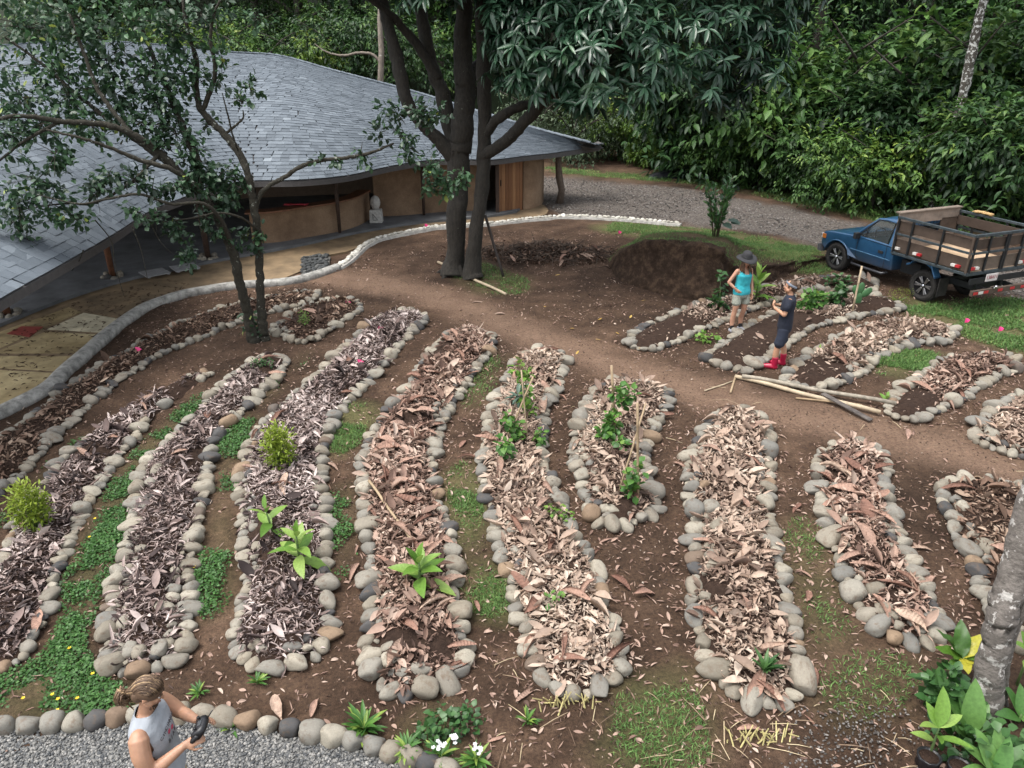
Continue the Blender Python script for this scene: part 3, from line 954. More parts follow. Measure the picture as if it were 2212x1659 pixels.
def roof_frame(u, v):
    e = 1e-3
    a = roof_pt(u + e, v) - roof_pt(u - e, v)
    b = roof_pt(u, v + 4 * e) - roof_pt(u, v - 4 * e)
    a /= np.linalg.norm(a, axis=-1, keepdims=True) + 1e-9
    n = np.cross(a, b)
    n /= np.linalg.norm(n, axis=-1, keepdims=True) + 1e-9
    n *= np.sign(n[..., 2:3])
    b = np.cross(n, a)
    return np.stack([a, b, n], axis=-1)
hloc = Vector((-6.0, 24.0, 0.0))
house = thing('round_house', 'low earthen house with sweeping grey shingled roof and curved plaster walls', 'house', hloc)
HL = np.array(tuple(hloc))
SHING = mat_ramp('roof_shingle', [(0, (.064, .078, .092)), (.3, (.096, .115, .134)), (.6, (.128, .151, .174)), (.85, (.168, .195, .22)), (1, (.215, .245, .27))], rough=.7, by='rnd', nscale=5, namt=.18, bscale=150, bdist=.004, bstr=.6)
# deck: closed shell, front slope, far slope, soffit
nu, nv = 120, 22
us, vs = np.linspace(0, 1, nu), np.linspace(0, 1, nv)
U, Vv = np.meshgrid(us, vs)
front = roof_pt(U, Vv)
rid = front[-1]
back = rid + np.array([-1.2, 7.0, 0]) * np.linspace(1, .12, nu)[:, None]
back[:, 2] = 2.0
hgts = np.linspace(0, 1, 8)[1:]
deck = [front[k] - np.array([0, 0, .03]) for k in range(nv)] + [rid * (1 - h) + back * h - np.array([0, 0, .03]) for h in hgts]
mb = MB()
mb.loft([[Vector(p) - hloc for p in row] for row in deck], closed=False)
mb.loft([[Vector(p) - hloc - Vector((0, 0, .14)) for p in row] for row in deck], closed=False)
e0, b0 = deck[0], deck[-1]
for edge in (e0, b0):
    mb.loft([[Vector(p) - hloc for p in edge], [Vector(p) - hloc - Vector((0, 0, .14)) for p in edge]], closed=False)
DECK = mat_plain('roof_deck', (.085, .08, .078), .85)
roof = mb.build('roof', DECK, house)
# shingles, course by course
boxT_V = np.array([(-.5, 0, 0), (.5, 0, 0), (.5, 1, -.35), (-.5, 1, -.35), (-.5, 0, 1), (.5, 0, 1), (.5, 1, .1), (-.5, 1, .1)], dtype=np.float32)
boxT_F = np.array([(4, 5, 6, 7), (0, 1, 5, 4), (1, 2, 6, 5), (3, 0, 4, 7)], dtype=np.int32)
pos, frm, siz, rv = [], [], [], []
ncourse = 62
for r in range(ncourse):
    v = r / ncourse
    uu = np.linspace(0, 1, 700)
    line = roof_pt(uu, np.full(700, v))
    dl = np.r_[0, np.cumsum(np.linalg.norm(np.diff(line, axis=0), axis=1))]
    n = int(dl[-1] / .25)
    jit = rng.uniform(-.5, .5)
    s = (np.arange(n) + jit + rng.uniform(-.08, .08, n)) * .25
    s = s[(s > 0.05) & (s < dl[-1] - .05)]
    u = np.interp(s, dl, uu)
    p = roof_pt(u, np.full(len(u), v))
    # leave out what lies far outside the view on the left
    ok = p[:, 0] / p[:, 1] > -1.05
    u, p = u[ok], p[ok]
    M = roof_frame(u, np.full(len(u), max(v, .01)))
    k = np.clip((u * (NE - 1)).astype(int), 0, NE - 1)
    course = np.linalg.norm(RV[k] - EV[k], axis=1) / ncourse
    w = .25 + rng.uniform(-.012, .0, len(u))
    pos.append(p + M[:, :, 2] * .004); frm.append(M)
    siz.append(np.c_[w, course * 1.5, np.where(rng.random(len(u)) < .4, .021, .015)])
    rv.append(np.clip(rng.normal(.48, .15, len(u)), 0, 1))
pos, frm, siz, rv = np.concatenate(pos), np.concatenate(frm), np.concatenate(siz), np.concatenate(rv)
# the 300 that show largest are single pieces, the rest one part
dep = np.linalg.norm(pos - np.array([0, 0, CAM_H]), axis=1)
vis = (np.abs(pos[:, 0] / (pos[:, 1] * _ct - (pos[:, 2] - CAM_H) * _st)) < .69)
order = np.argsort(np.where(vis, dep, 1e9))
single, rest = order[:300], order[300:]
SH_ME = []
for k in range(7):
    me = np_mesh('shingle', boxT_V, [boxT_F], np.full(8, (k + .5) / 7), smooth=False)
    me.materials.append(SHING)
    SH_ME.append(me)
for k in single:
    o = bpy.data.objects.new('shingle', SH_ME[min(6, int(rv[k] * 7))])
    COL.objects.link(o)
    o.parent = roof
    M4 = Matrix([[*(frm[k][i] * siz[k]), pos[k][i] - HL[i]] for i in range(3)] + [[0, 0, 0, 1]])
    o.matrix_basis = M4
V, F, rr = scatter((boxT_V, boxT_F), pos[rest] - HL, frm[rest], siz[rest], rv[rest])
tag(link('shingle_field', np_mesh('shingle_field', V, [F], rr, smooth=False), SHING, roof), kind='stuff')
# ridge cap
mb = MB()
for k in range(0, NE - 4, 2):
    a, b = Vector(RV[k]) - hloc, Vector(RV[k + 2]) - hloc
    mb.bar(a + Vector((0, 0, .045)), b + Vector((0, 0, .03)), .3, .03, r=random.uniform(.3, .8))
mb.build('ridge_cap', SHING, roof)
# wooden fascia at the tip
WOOD_R = mat_plain('red_brown_timber', (.16, .068, .035), .6, var=.3, nscale=14)
mb = MB()
for k in range(NE - 34, NE - 2, 2):
    a, b = Vector(EV[k]) - hloc, Vector(EV[k + 2]) - hloc
    mb.bar(a + Vector((-.12, .22, -.12)), b + Vector((-.12, .22, -.12)), .05, .13)
mb.build('fascia_board', WOOD_R, roof)

# walls
PLASTER = None
m, nd, lk, bs, out = nodes('earth_plaster')
co = coord(nd)
n1 = tex_noise(nd, lk, .9, 6, .6, co)
n2 = tex_noise(nd, lk, 30, 5, .7, co)
r1 = ramp(nd, [(.3, (.15, .093, .056)), (.5, (.25, .163, .10)), (.72, (.345, .24, .155))])
lk.new(n1.outputs[0], r1.inputs[0])
n1.inputs['Detail'].default_value = 8; n1.inputs['Roughness'].default_value = .7
r2 = ramp(nd, [(.3, (.75, .75, .75)), (.7, (1.12, 1.12, 1.12))])
lk.new(n2.outputs[0], r2.inputs[0])
lk.new(mixc(nd, lk, 1.0, r1.outputs[0], r2.outputs[0], 'MULTIPLY'), bs.inputs['Base Color'])
bs.inputs['Roughness'].default_value = .92
bump(nd, lk, n2.outputs[0], bs, .008, .5)
PLASTER = m
def wall_strip(name, px, h, mat, thick=.28, z0=0.0, parent=house, sub=6, wob=.0):
    base = [P(x, y, 0) for x, y in px]
    pts = catmull(base, (len(base) - 1) * sub + 1)
    mb = MB()
    out_, in_ = [], []
    for i in range(len(pts)):
        t = pts[min(i + 1, len(pts) - 1)] - pts[max(i - 1, 0)]
        t /= np.linalg.norm(t) + 1e-9
        nrm = np.array([-t[1], t[0], 0])
        out_.append(pts[i]); in_.append(pts[i] + nrm * thick)
    rings = []
    for o, q in zip(out_, in_):
        rings.append([Vector(o) - hloc + Vector((0, 0, z0)), Vector(q) - hloc + Vector((0, 0, z0)), Vector(q) - hloc + Vector((0, 0, h)), Vector(o) - hloc + Vector((0, 0, h))])
    mb.loft(rings)
    return mb.build(name, mat, parent, auto=.6)
wall_strip('counter_wall', [(548,535),(600,532),(660,522),(735,508),(776,495),(802,480)], 1.02, PLASTER, .2, -.02)
WOODC = mat_plain('counter_timber', (.19, .085, .045), .45, var=.3, nscale=12)
wall_strip('counter_top', [(540,539),(600,535),(660,525),(735,511),(778,497),(806,480)], 1.07, WOODC, .45, 1.022)
wall_strip('wall', [(812,476),(870,473),(916,469),(960,465),(1010,463),(1046,462)], 2.28, PLASTER, .3, -.02)
wall_strip('wall', [(1130,455),(1142,454),(1156,451),(1168,445),(1174,437)], 2.12, PLASTER, .32, -.02)
wall_strip('wall', [(1046,440),(1090,437),(1128,434)], 2.2, mat_plain('shade_dark_plaster', (.12, .085, .06), .9), .2, -.02)  # plaster behind the door opening, indoor shade put into its dark colour
wall_strip('back_wall', [(-300,560),(-50,520),(150,470),(300,450),(500,437),(650,430),(800,424),(900,420)], 2.6, mat_plain('shaded_plaster', (.17, .12, .085), .9), .25, -.02)  # back wall plaster coloured darker to carry the shade under the roof
# door: dark opening and a board door standing next to it
dr = link('door', None, None, house)
dl_, dr_ = P(1076, 465) - hloc, P(1128, 456) - hloc
ax = (dr_ - dl_)
DOORW = mat_ramp('door_board', [(0, (.17, .075, .033)), (.5, (.26, .125, .058)), (1, (.34, .18, .085))], rough=.5, by='rnd', nscale=4, namt=.4, bscale=20, bdist=.004, bstr=.3, coords='Generated')
nb = 7
for k in range(nb):
    mb = MB()
    a, b = dl_ + ax * (k / nb), dl_ + ax * ((k + .96) / nb)
    mb.bar((a + b) / 2 + Vector((0, 0, .03)), (a + b) / 2 + Vector((0, 0, 2.1)), .045, (b - a).length, up=ax, r=random.random())
    mb.build('plank', DOORW, dr, bevel=.004, seg=1)
mb = MB(); mb.tube([dl_ + ax * .12 + Vector((0, -.05, 1.0)), dl_ + ax * .12 + Vector((0, -.05, 1.2))], .018, 8)
mb.build('handle', mat_plain('dark_iron', (.03, .03, .03), .5, .7), dr)
mb = MB()
for px_ in ((1047, 463), (1075, 466)):
    q = P(*px_) - hloc
    mb.bar(q + Vector((0, 0, 0)), q + Vector((0, 0, 2.3)), .09, .12)
DARKW = mat_plain('dark_timber', (.055, .032, .022), .7, var=.35, nscale=20)
mb.build('door_frame', DARKW, house)
# posts
for (px_, py_, h, w, mat) in ((735, 511, 2.3, .11, DARKW), (916, 472, 2.2, .10, DARKW), (246, 607, 2.35, .15, WOOD_R), (20, 690, 2.3, .16, WOOD_R), (451, 566, 2.4, .16, DARKW), (560, 500, 2.6, .14, DARKW)):
    q = P(px_, py_) - hloc
    mb = MB()
    mb.tube([q + Vector((0, 0, .02)), q + Vector((.01, 0, h * .5)), q + Vector((0, .02, h))], [w * .45, w * .55, w * .6], 10)
    mb.build('post', mat, house, smooth=True)
q = P(1209, 440) - hloc
mb = MB()
mb.tube([q + Vector((0, 0, -.02)), q + Vector((.06, 0, .5)), q + Vector((-.05, 0, 1.0)), q + Vector((-.09, 0, 1.5)), q + Vector((-.1, 0, 2.02))], [.15, .12, .13, .11, .12], 10)
mb.build('post', mat_bark('post_bark', (.06, .045, .035), (.16, .12, .09), (.25, .22, .18), .7), house, smooth=True)
# stone footings of the posts
for px_, py_ in ((246, 607), (20, 690), (451, 566)):
    q = P(px_, py_)
    for k in range(7):
        a = k * .9
        put_stone((q.x + .2 * math.cos(a), q.y + .2 * math.sin(a), .1 + .05 * (k % 2)), (1, 0, 0), .1, .08, .08, house, 'footing_stone')

# floor slab, lower apron and kerb
CONC = mat_plain('concrete', (.22, .205, .18), .85, var=.3, nscale=2.5, bscale=50, bstr=.3)
m, nd, lk, bs, out = nodes('stained_concrete')
co = coord(nd)
n1 = tex_noise(nd, lk, .55, 6, .62, co)
n2 = tex_noise(nd, lk, 5, 6, .7, co)
r1 = ramp(nd, [(.28, (.10, .075, .04)), (.42, (.30, .225, .11)), (.57, (.48, .385, .21)), (.75, (.60, .52, .34))])
lk.new(n1.outputs[0], r1.inputs[0])
r2 = ramp(nd, [(.3, (.7, .7, .68)), (.7, (1.12, 1.12, 1.1))])
lk.new(n2.outputs[0], r2.inputs[0])
lk.new(mixc(nd, lk, 1.0, r1.outputs[0], r2.outputs[0], 'MULTIPLY'), bs.inputs['Base Color'])
bs.inputs['Roughness'].default_value = .75
bump(nd, lk, n2.outputs[0], bs, .004, .4)
STAIN = m
m2 = mat_plain('brown_stained_concrete', (.20, .14, .078), .8, var=.35, nscale=1.6)
def slab(name, px, z0, z1, mat, parent=None):
    pts = px_poly(px, 0, 1)
    mb = MB(); mb.prism([(a, b) for a, b in pts], z0, z1)
    return mb.build(name, mat, parent)
apron_px = [(-500,1050),(-60,915),(0,890),(102,838),(147,797),(191,759),(232,723),(266,696),(307,668),(341,653),(393,637),(444,627),(512,616),(600,610),(660,585),(700,555),(760,545),(850,506),(960,489),(1066,482),(1152,473),(1190,462),(1170,440),(900,440),(600,480),(300,540),(0,600),(-500,700)]
apron = tag(slab('apron', apron_px, -.05, .045, m2), kind='structure')
floor_px = [(-500,850),(-100,752),(0,712),(80,678),(160,647),(266,613),(380,588),(495,565),(600,546),(683,529),(735,516),(800,503),(900,487),(1000,478),(1075,471),(1128,460),(1140,430),(900,400),(500,420),(200,450),(-100,520),(-500,600)]
tag(slab('floor_slab', floor_px, -.03, .12, mat_plain('floor_concrete', (.13, .135, .14), .7, var=.3, nscale=1.5)), kind='structure')
# yellow stained panels, one by one
panels = [([(-60,742),(0,722),(150,668),(176,678),(98,714),(0,758),(-60,782)], 'STAIN'),
          ([(103,716),(182,680),(262,694),(232,724)], 'PALE'), ([(0,762),(100,721),(228,728),(182,768),(0,768)], 'STAIN'),
          ([(-60,790),(0,774),(178,774),(140,808),(0,800)], 'STAIN'), ([(-60,815),(0,804),(138,812),(100,846),(-60,905)], 'STAIN')]
PALE = mat_plain('pale_concrete', (.55, .49, .34), .8, var=.3, nscale=2)
for poly_px, mt in panels:
    mb = MB(); mb.prism([tuple(P(a, b))[:2] for a, b in poly_px], .0, .051, .5)
    mb.build('panel', STAIN if mt == 'STAIN' else PALE, apron, bevel=.004, seg=1)
mb = MB(); mb.prism([tuple(P(a, b))[:2] for a, b in ((16, 726), (48, 710), (96, 711), (64, 733))], .0, .057)
mb.build('red_tile', mat_plain('red_tile', (.22, .04, .03), .6), apron)
mb = MB(); mb.prism([tuple(P(a, b))[:2] for a, b in ((200, 733), (218, 722), (232, 724), (214, 736))], .0, .057)
mb.build('drain_cover', mat_plain('drain_black', (.015, .015, .018), .6), apron)
# kerb: smooth concrete, then a row of pale stones set in mortar
kp = catmull([P(x, y) for x, y in KERB], 260)
cut = int(260 * 13.2 / (len(KERB) - 1))
kerb = thing('kerb', 'curved grey concrete kerb between the stained patio and the beds', 'kerb', tuple(kp[cut // 2]))
rings = []
for i in range(cut + 1):
    t = kp[min(i + 1, 259)] - kp[max(i - 1, 0)]; t /= np.linalg.norm(t)
    nrm = np.array([-t[1], t[0], 0])
    q = kp[i] - np.array(tuple(kerb.location))
    w = .135
    rings.append([Vector(q - nrm * w) + Vector((0, 0, -.05)), Vector(q - nrm * w * .9) + Vector((0, 0, .10)), Vector(q - nrm * w * .5) + Vector((0, 0, .15)), Vector(q + nrm * w * .5) + Vector((0, 0, .155)), Vector(q + nrm * w) + Vector((0, 0, .12)), Vector(q + nrm * w) + Vector((0, 0, -.05))])
mb = MB(); mb.loft(rings)
mb.build('kerb_body', mat_plain('kerb_concrete', (.34, .33, .30), .9, var=.4, nscale=6, bscale=40, bdist=.012, bstr=.7), kerb, smooth=True)
edging = thing('stone_edging', 'low curved row of pale stones in mortar running past the house to the road', 'edging', tuple(kp[200]))
rings = []
for i in range(cut, 260):
    t = kp[min(i + 1, 259)] - kp[max(i - 1, 0)]; t /= np.linalg.norm(t)
    nrm = np.array([-t[1], t[0], 0])
    q = kp[i] - np.array(tuple(edging.location))
    rings.append([Vector(q - nrm * .16) + Vector((0, 0, -.04)), Vector(q - nrm * .12) + Vector((0, 0, .07)), Vector(q + nrm * .12) + Vector((0, 0, .07)), Vector(q + nrm * .16) + Vector((0, 0, -.04))])
MORTAR = mat_plain('mortar', (.40, .385, .35), .9, var=.25, nscale=8)
mb = MB(); mb.loft(rings); mb.build('mortar_bed', MORTAR, edging)
PALESTONE = mat_ramp('pale_edging_stone', [(0, (.36, .34, .29)), (.5, (.5, .48, .42)), (1, (.62, .6, .54))], rough=.85, nscale=5, namt=.2)
PS_ME = []
for k in range(4):
    me = STONES[k].copy(); me.materials.clear(); me.materials.append(PALESTONE); PS_ME.append(me)
line = resample([Vector(p) for p in kp[cut:]], .145)
for i, q in enumerate(line[:-1]):
    o = bpy.data.objects.new('stone', PS_ME[i % 4]); COL.objects.link(o); o.parent = edging
    o.location = Vector(q) + Vector((random.gauss(0, .02), random.gauss(0, .02), .085)) - edging.location
    o.rotation_euler = (random.gauss(0, .2), random.gauss(0, .2), random.uniform(0, 6.28))
    s_ = random.uniform(.06, .085); o.scale = (s_ * 1.2, s_, s_ * .7)

# planted triangle of gravelly litter between kerb and house, with a short cobbled ramp
cob = thing('cobble_ramp', 'small ramp of dark cobbles beside the kerb below the counter', 'ramp', tuple(P(690, 575)))
DCOB = mat_ramp('dark_cobble', [(0, (.035, .038, .038)), (.6, (.06, .064, .064)), (1, (.10, .10, .095))], rough=.8)
DSTONE = []
for k in range(4):
    me = STONES[k].copy(); me.materials.clear(); me.materials.append(DCOB); DSTONE.append(me)
for k in range(70):
    px_ = 655 + (k % 10) * 5.5 + random.uniform(-2, 2)
    py_ = 597 - (k // 10) * 5.5 + random.uniform(-1.5, 1.5) - (k % 10) * 1.0
    q = P(px_, py_)
    o = put_stone((q.x, q.y, .045 + .004 * (k // 10)), (1, 0, 0), .085, .07, .05, cob); o.data = DSTONE[k % 4]
mb = MB(); mb.prism([tuple((P(a, b) - cob.location).to_2d()) for a, b in ((650, 602), (708, 594), (714, 558), (658, 562))], -.02, .05)
mb.build('mortar_bed', mat_plain('dark_mortar', (.09, .085, .075), .9), cob)

# pallets of slats lying on the floor
for (a, b, lab) in (((318, 596), (370, 586), 'slatted grey mat on the dark floor, nearer the left post'), ((381, 584), (434, 575), 'slatted grey mat on the dark floor, nearer the tree')):
    A_, B_ = P(a[0], a[1] + 6, .12), P(b[0], b[1] + 6, .12)
    t = thing('slatted_mat', lab, 'mat', tuple(A_))
    ax = B_ - A_
    nr = Vector((-ax.y, ax.x, 0)).normalized()
    for k in range(5):
        mb = MB(); mb.bar(nr * (.07 + .13 * k) + Vector((0, 0, .03)), ax + nr * (.07 + .13 * k) + Vector((0, 0, .03)), .10, .025)
        mb.build('slat', mat_plain('grey_slat', (.26, .26, .26), .8) if k == 0 and '_sl' not in globals() else _sl, t)
        _sl = bpy.data.materials['grey_slat']
    mb = MB()
    for f in (.1, .9): mb.bar(ax * f + Vector((0, 0, .009)), ax * f + nr * .66 + Vector((0, 0, .009)), .06, .016)
    mb.build('bearer', _sl, t)
    
# carved bust by the wall
q = P(815, 478, .12)
bust = thing('stone_bust', 'pale carved stone head on a block pedestal against the wall', 'statue', tuple(q))
WSTONE = mat_plain('carved_stone', (.5, .49, .46), .85, var=.2, nscale=14)
mb = MB(); mb.box((0, -.12, .21), (.42, .34, .42), taper=.9)
ped = mb.build('pedestal', WSTONE, bust, bevel=.03)
mb = MB()
mb.bar((-.08, -.292, .30), (-.08, -.298, .10), .02, .02); mb.bar((-.08, -.292, .10), (.07, -.292, .10), .02, .02); mb.bar((-.08, -.289, .30), (.07, -.292, .10), .02, .02)
mb.build('carved_mark', mat_plain('carved_line', (.2, .2, .19), .9), ped)
bm = bmesh.new(); bmesh.ops.create_uvsphere(bm, u_segments=20, v_segments=14, radius=1)
for v in bm.verts:
    p = v.co
    if p.y < 0:
        p.y -= .16 * math.exp(-((p.x / .16) ** 2 + ((p.z + .05) / .3) ** 2))      # nose
        for sx in (-.38, .38): p.y += .14 * math.exp(-(((p.x - sx) / .2) ** 2 + ((p.z - .22) / .14) ** 2))
        p.y += .07 * math.exp(-((p.x / .35) ** 2 + ((p.z + .5) / .07) ** 2))
    p.x *= .17 * (1 - .12 * max(0, -p.z)); p.y *= .17; p.z *= .235
me = bpy.data.meshes.new('head'); bm.to_mesh(me); bm.free()
me.polygons.foreach_set('use_smooth', np.ones(len(me.polygons), dtype=bool))
link('head', me, WSTONE, bust, (0, -.12, .63))
# red cloth on the counter
q = PY(600, 441, 22.6)
# ------------------------------------------------------------------ trees
def px_branch(mb, pts, rads, n=10, org=(0, 0, 0), sub=5, wob=.0):
    """pts: (x, y, Y) photo position and distance"""
    w = [PY(*p) for p in pts]
    c = catmull(w, (len(w) - 1) * sub * 2 + 1)
    r = np.interp(np.linspace(0, 1, len(c)), np.linspace(0, 1, len(rads)), rads)
    if wob:
        c = c + rng.normal(0, wob, c.shape) * r[:, None]
    v0 = len(mb.V)
    mb.tube([Vector(p) - Vector(org) for p in c], list(r), n)
    rm_ = float(np.mean(r))
    for k_ in range(v0, len(mb.V)):            # knots and furrows
        v = Vector(mb.V[k_])
        mb.V[k_] = tuple(v + mnoise.noise_vector(v * (1.1 / max(rm_, .03)) * .5) * rm_ * .24 + mnoise.noise_vector(v * (1.1 / max(rm_, .03)) * 1.4) * rm_ * .05)
    return c
def rosettes(bag, pos, nrm, size, leaves=(9, 14), T=None, droop=.45, rv=None):
    """whorls of long leaves around each point"""
    n = len(pos)
    k = rng.integers(leaves[0], leaves[1], n)
    idx = np.repeat(np.arange(n), k)
    m = len(idx)
    up = nrm[idx] * .55 + np.array([0, 0, .75])
    up /= np.linalg.norm(up, axis=1, keepdims=True)
    a = rng.random(m) * 2 * np.pi
    t1 = np.cross(up, np.array([.31, .95, .05])); t1 /= np.linalg.norm(t1, axis=1, keepdims=True)
    t2 = np.cross(up, t1)
    d = t1 * np.cos(a)[:, None] + t2 * np.sin(a)[:, None] + up * rng.normal(.12, .28, m)[:, None] - np.array([0, 0, droop]) * rng.uniform(.3, 1.0, m)[:, None]
    ex = size[idx] * rng.uniform(.75, 1.15, m)
    base = np.clip(rng.normal(.5, .2, n), 0, 1) if rv is None else rv
    r = np.clip(base[idx] + rng.normal(0, .12, m), 0, 1)
    M = rot_frames(m, up=up, tilt=.5, axis=d)
    which = rng.integers(0, len(T), m)
    for q in range(len(T)):
        w = which == q
        if w.any(): bag.add(scatter(T[q], pos[idx][w], M[w], ex[w], r[w]))
def shell(blobs, n, inner=.25, low=-.6):
    """n points on the outer surfaces of a union of ellipsoids (c, r)"""
    P_, N_ = [], []
    w = np.array([b[1][0] * b[1][1] + b[1][1] * b[1][2] for b in blobs]); w = w / w.sum()
    while sum(len(p) for p in P_) < n:
        b = rng.choice(len(blobs), p=w)
        c, r = np.array(blobs[b][0]), np.array(blobs[b][1])
        d = rng.normal(0, 1, (60, 3)); d /= np.linalg.norm(d, axis=1, keepdims=True)
        d = d[d[:, 2] > low]
        p = c + d * r * (1 - inner * rng.random((len(d), 1)) ** 1.5) * (1 + .12 * rng.normal(0, 1, (len(d), 1)))
        ok = np.ones(len(p), dtype=bool)
        for k, (c2, r2) in enumerate(blobs):
            if k != b: ok &= (((p - np.array(c2)) / np.array(r2)) ** 2).sum(1) > .72
        P_.append(p[ok]); N_.append(d[ok])
    return np.concatenate(P_)[:n], np.concatenate(N_)[:n]

# ---- mango tree in the middle
MB_BARK = mat_bark('mango_bark', (.010, .009, .007), (.040, .034, .026), (.12, .125, .10), .66, 9)
tb = P(982, 592)
mango = thing('mango_tree', 'large dark mango tree with two trunks in the middle of the yard', 'tree', tuple(tb))
YT = tb.y
o0 = tuple(tb)
mb = MB()
px_branch(mb, [(980,598,YT-.15),(983,560,YT),(987,480,YT),(990,400,YT),(992,350,YT),(990,320,YT)], [.33,.275,.25,.25,.29,.28], 14, o0)
for k in range(5):       # root flare
    a = k * 1.26 + .3
    q = Vector((math.cos(a), math.sin(a), 0))
    mb.tube([q * .55 + Vector((0, 0, -.06)), q * .30 + Vector((0, 0, .08)), q * .10 + Vector((0, 0, .45))], [.03, .08, .09], 8)
mb.build('trunk', MB_BARK, mango, smooth=True)
mb = MB()
px_branch(mb, [(1022,600,YT-.35),(1020,575,YT-.3),(1030,490,YT-.3),(1042,400,YT-.25),(1046,320,YT-.2),(1046,220,YT-.2),(1044,130,YT-.1),(1040,20,YT),(1040,-110,YT)], [.28,.22,.17,.155,.165,.17,.16,.15,.12], 12, o0)
mb.build('trunk', MB_BARK, mango, smooth=True)
limbs = [
  ([(990,330,YT),(1000,270,YT),(1005,190,YT+.2),(1000,100,YT+.4),(1002,0,YT+.6),(1010,-120,YT+.8)], [.30,.27,.25,.22,.2,.14]),
  ([(985,350,YT),(955,310,YT-.1),(915,272,YT-.2),(880,222,YT-.3),(862,150,YT-.2),(840,60,YT),(815,-40,YT+.3),(790,-140,YT+.5)], [.20,.16,.145,.15,.16,.14,.12,.1]),
  ([(985,335,YT),(975,290,YT+.2),(955,200,YT+.3),(935,150,YT+.4),(920,80,YT+.6),(905,0,YT+.8),(890,-120,YT+1)], [.22,.19,.18,.16,.15,.13,.1]),
  ([(945,170,YT+.3),(910,110,YT+.3),(870,60,YT+.2),(830,20,YT),(760,-30,YT-.2)], [.12,.11,.10,.08,.06]),
  ([(1040,340,YT-.2),(1095,302,YT-.6),(1140,255,YT-.9),(1180,212,YT-1.1),(1220,185,YT-1.2),(1290,130,YT-1.4),(1370,60,YT-1.6)], [.15,.145,.14,.13,.12,.1,.07]),
  ([(1046,295,YT-.2),(1070,262,YT-.4),(1110,236,YT-.5),(1160,215,YT-.6),(1230,150,YT-.4),(1300,70,YT)], [.12,.12,.11,.10,.09,.06]),
  ([(1000,180,YT+.2),(1090,90,YT+1.2),(1200,0,YT+2.0),(1330,-90,YT+2.4)], [.2,.17,.13,.08]),
  ([(1090,300,YT-.6),(1105,297,YT-.8),(1108,293,YT-.85)], [.05,.045,.04]),
]
for pts, rads in limbs:
    mb = MB(); px_branch(mb, pts, rads, 10, o0, wob=.04)
    mb.build('limb', MB_BARK, mango, smooth=True)
MANGO = mat_leaf('mango_leaf', [(0, (.014, .038, .021)), (.4, (.036, .088, .048)), (.75, (.062, .138, .075)), (1, (.10, .19, .095))], .33, .2, .6)
def bl(x, y, Y, r): return (tuple(PY(x, y, Y)), r)
blobs = [bl(1180, 90, YT - 1.6, (1.15, 1.1, 1.35)), bl(1330, 110, YT - 2.0, (1.35, 1.2, 1.3)), bl(1480, 120, YT - 1.8, (1.3, 1.1, 1.25)), bl(1600, 80, YT - 1.2, (1.1, 1.1, 1.3)),
         bl(1240, -60, YT - 1.0, (1.8, 1.6, 1.4)), bl(1450, -60, YT - 1.0, (1.9, 1.6, 1.4)), bl(1620, -40, YT - .2, (1.3, 1.4, 1.2)), bl(1150, -80, YT - 1.5, (1.2, 1.2, 1.2)),
         bl(980, -70, YT - 1.5, (1.4, 1.1, .95)), bl(820, -120, YT - .6, (1.5, 1.3, 1.1)), bl(1100, -260, YT, (3.0, 2.6, 1.8)), bl(1420, -240, YT, (2.8, 2.5, 1.8)), bl(760, -270, YT + .5, (2.6, 2.4, 1.7)),
         bl(1430, 190, YT - 1.2, (.8, .8, .75)), bl(1560, 180, YT - .9, (.9, .8, .9)), bl(1270, 190, YT - 1.6, (.5, .5, .55)), bl(1120, 40, YT - 1.9, (.7, .7, .9))]
LANC_T = [leaf_t(.26, .05, d, .45, .15, 3) for d in (.15, .35, .6, .02)]
bag = Bag()
pos, nrm = shell(blobs, 1900, .3, -.75)
rosettes(bag, pos - np.array(o0), nrm, np.full(len(pos), .34), (9, 14), LANC_T, .5)
link('crown', bag.mesh('crown'), MANGO, mango)
# inner leaves fill the crown against light, its shade put into their dark tone
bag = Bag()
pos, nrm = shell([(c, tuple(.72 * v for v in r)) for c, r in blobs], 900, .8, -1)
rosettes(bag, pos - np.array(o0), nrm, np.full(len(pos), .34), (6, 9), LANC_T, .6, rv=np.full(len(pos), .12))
link('inner_shade_foliage', bag.mesh('inner_shade_foliage'), MANGO, mango)
q = PY(1376, 204, YT - 2.2)
mb = MB()
mb.tube([q + Vector((0, 0, .62)), q + Vector((.02, 0, .3)), q + Vector((0, 0, .06))], .012, 6)
mb.lathe([(.005, -.09), (.04, -.075), (.06, -.02), (.055, .03), (.03, .07), (.006, .08)], tuple(q), n=12)
mb.V = [tuple(Vector(v) - tb) for v in mb.V]
mb.build('mango_fruit', mat_plain('mango_skin', (.25, .27, .10), .45), mango, smooth=True)

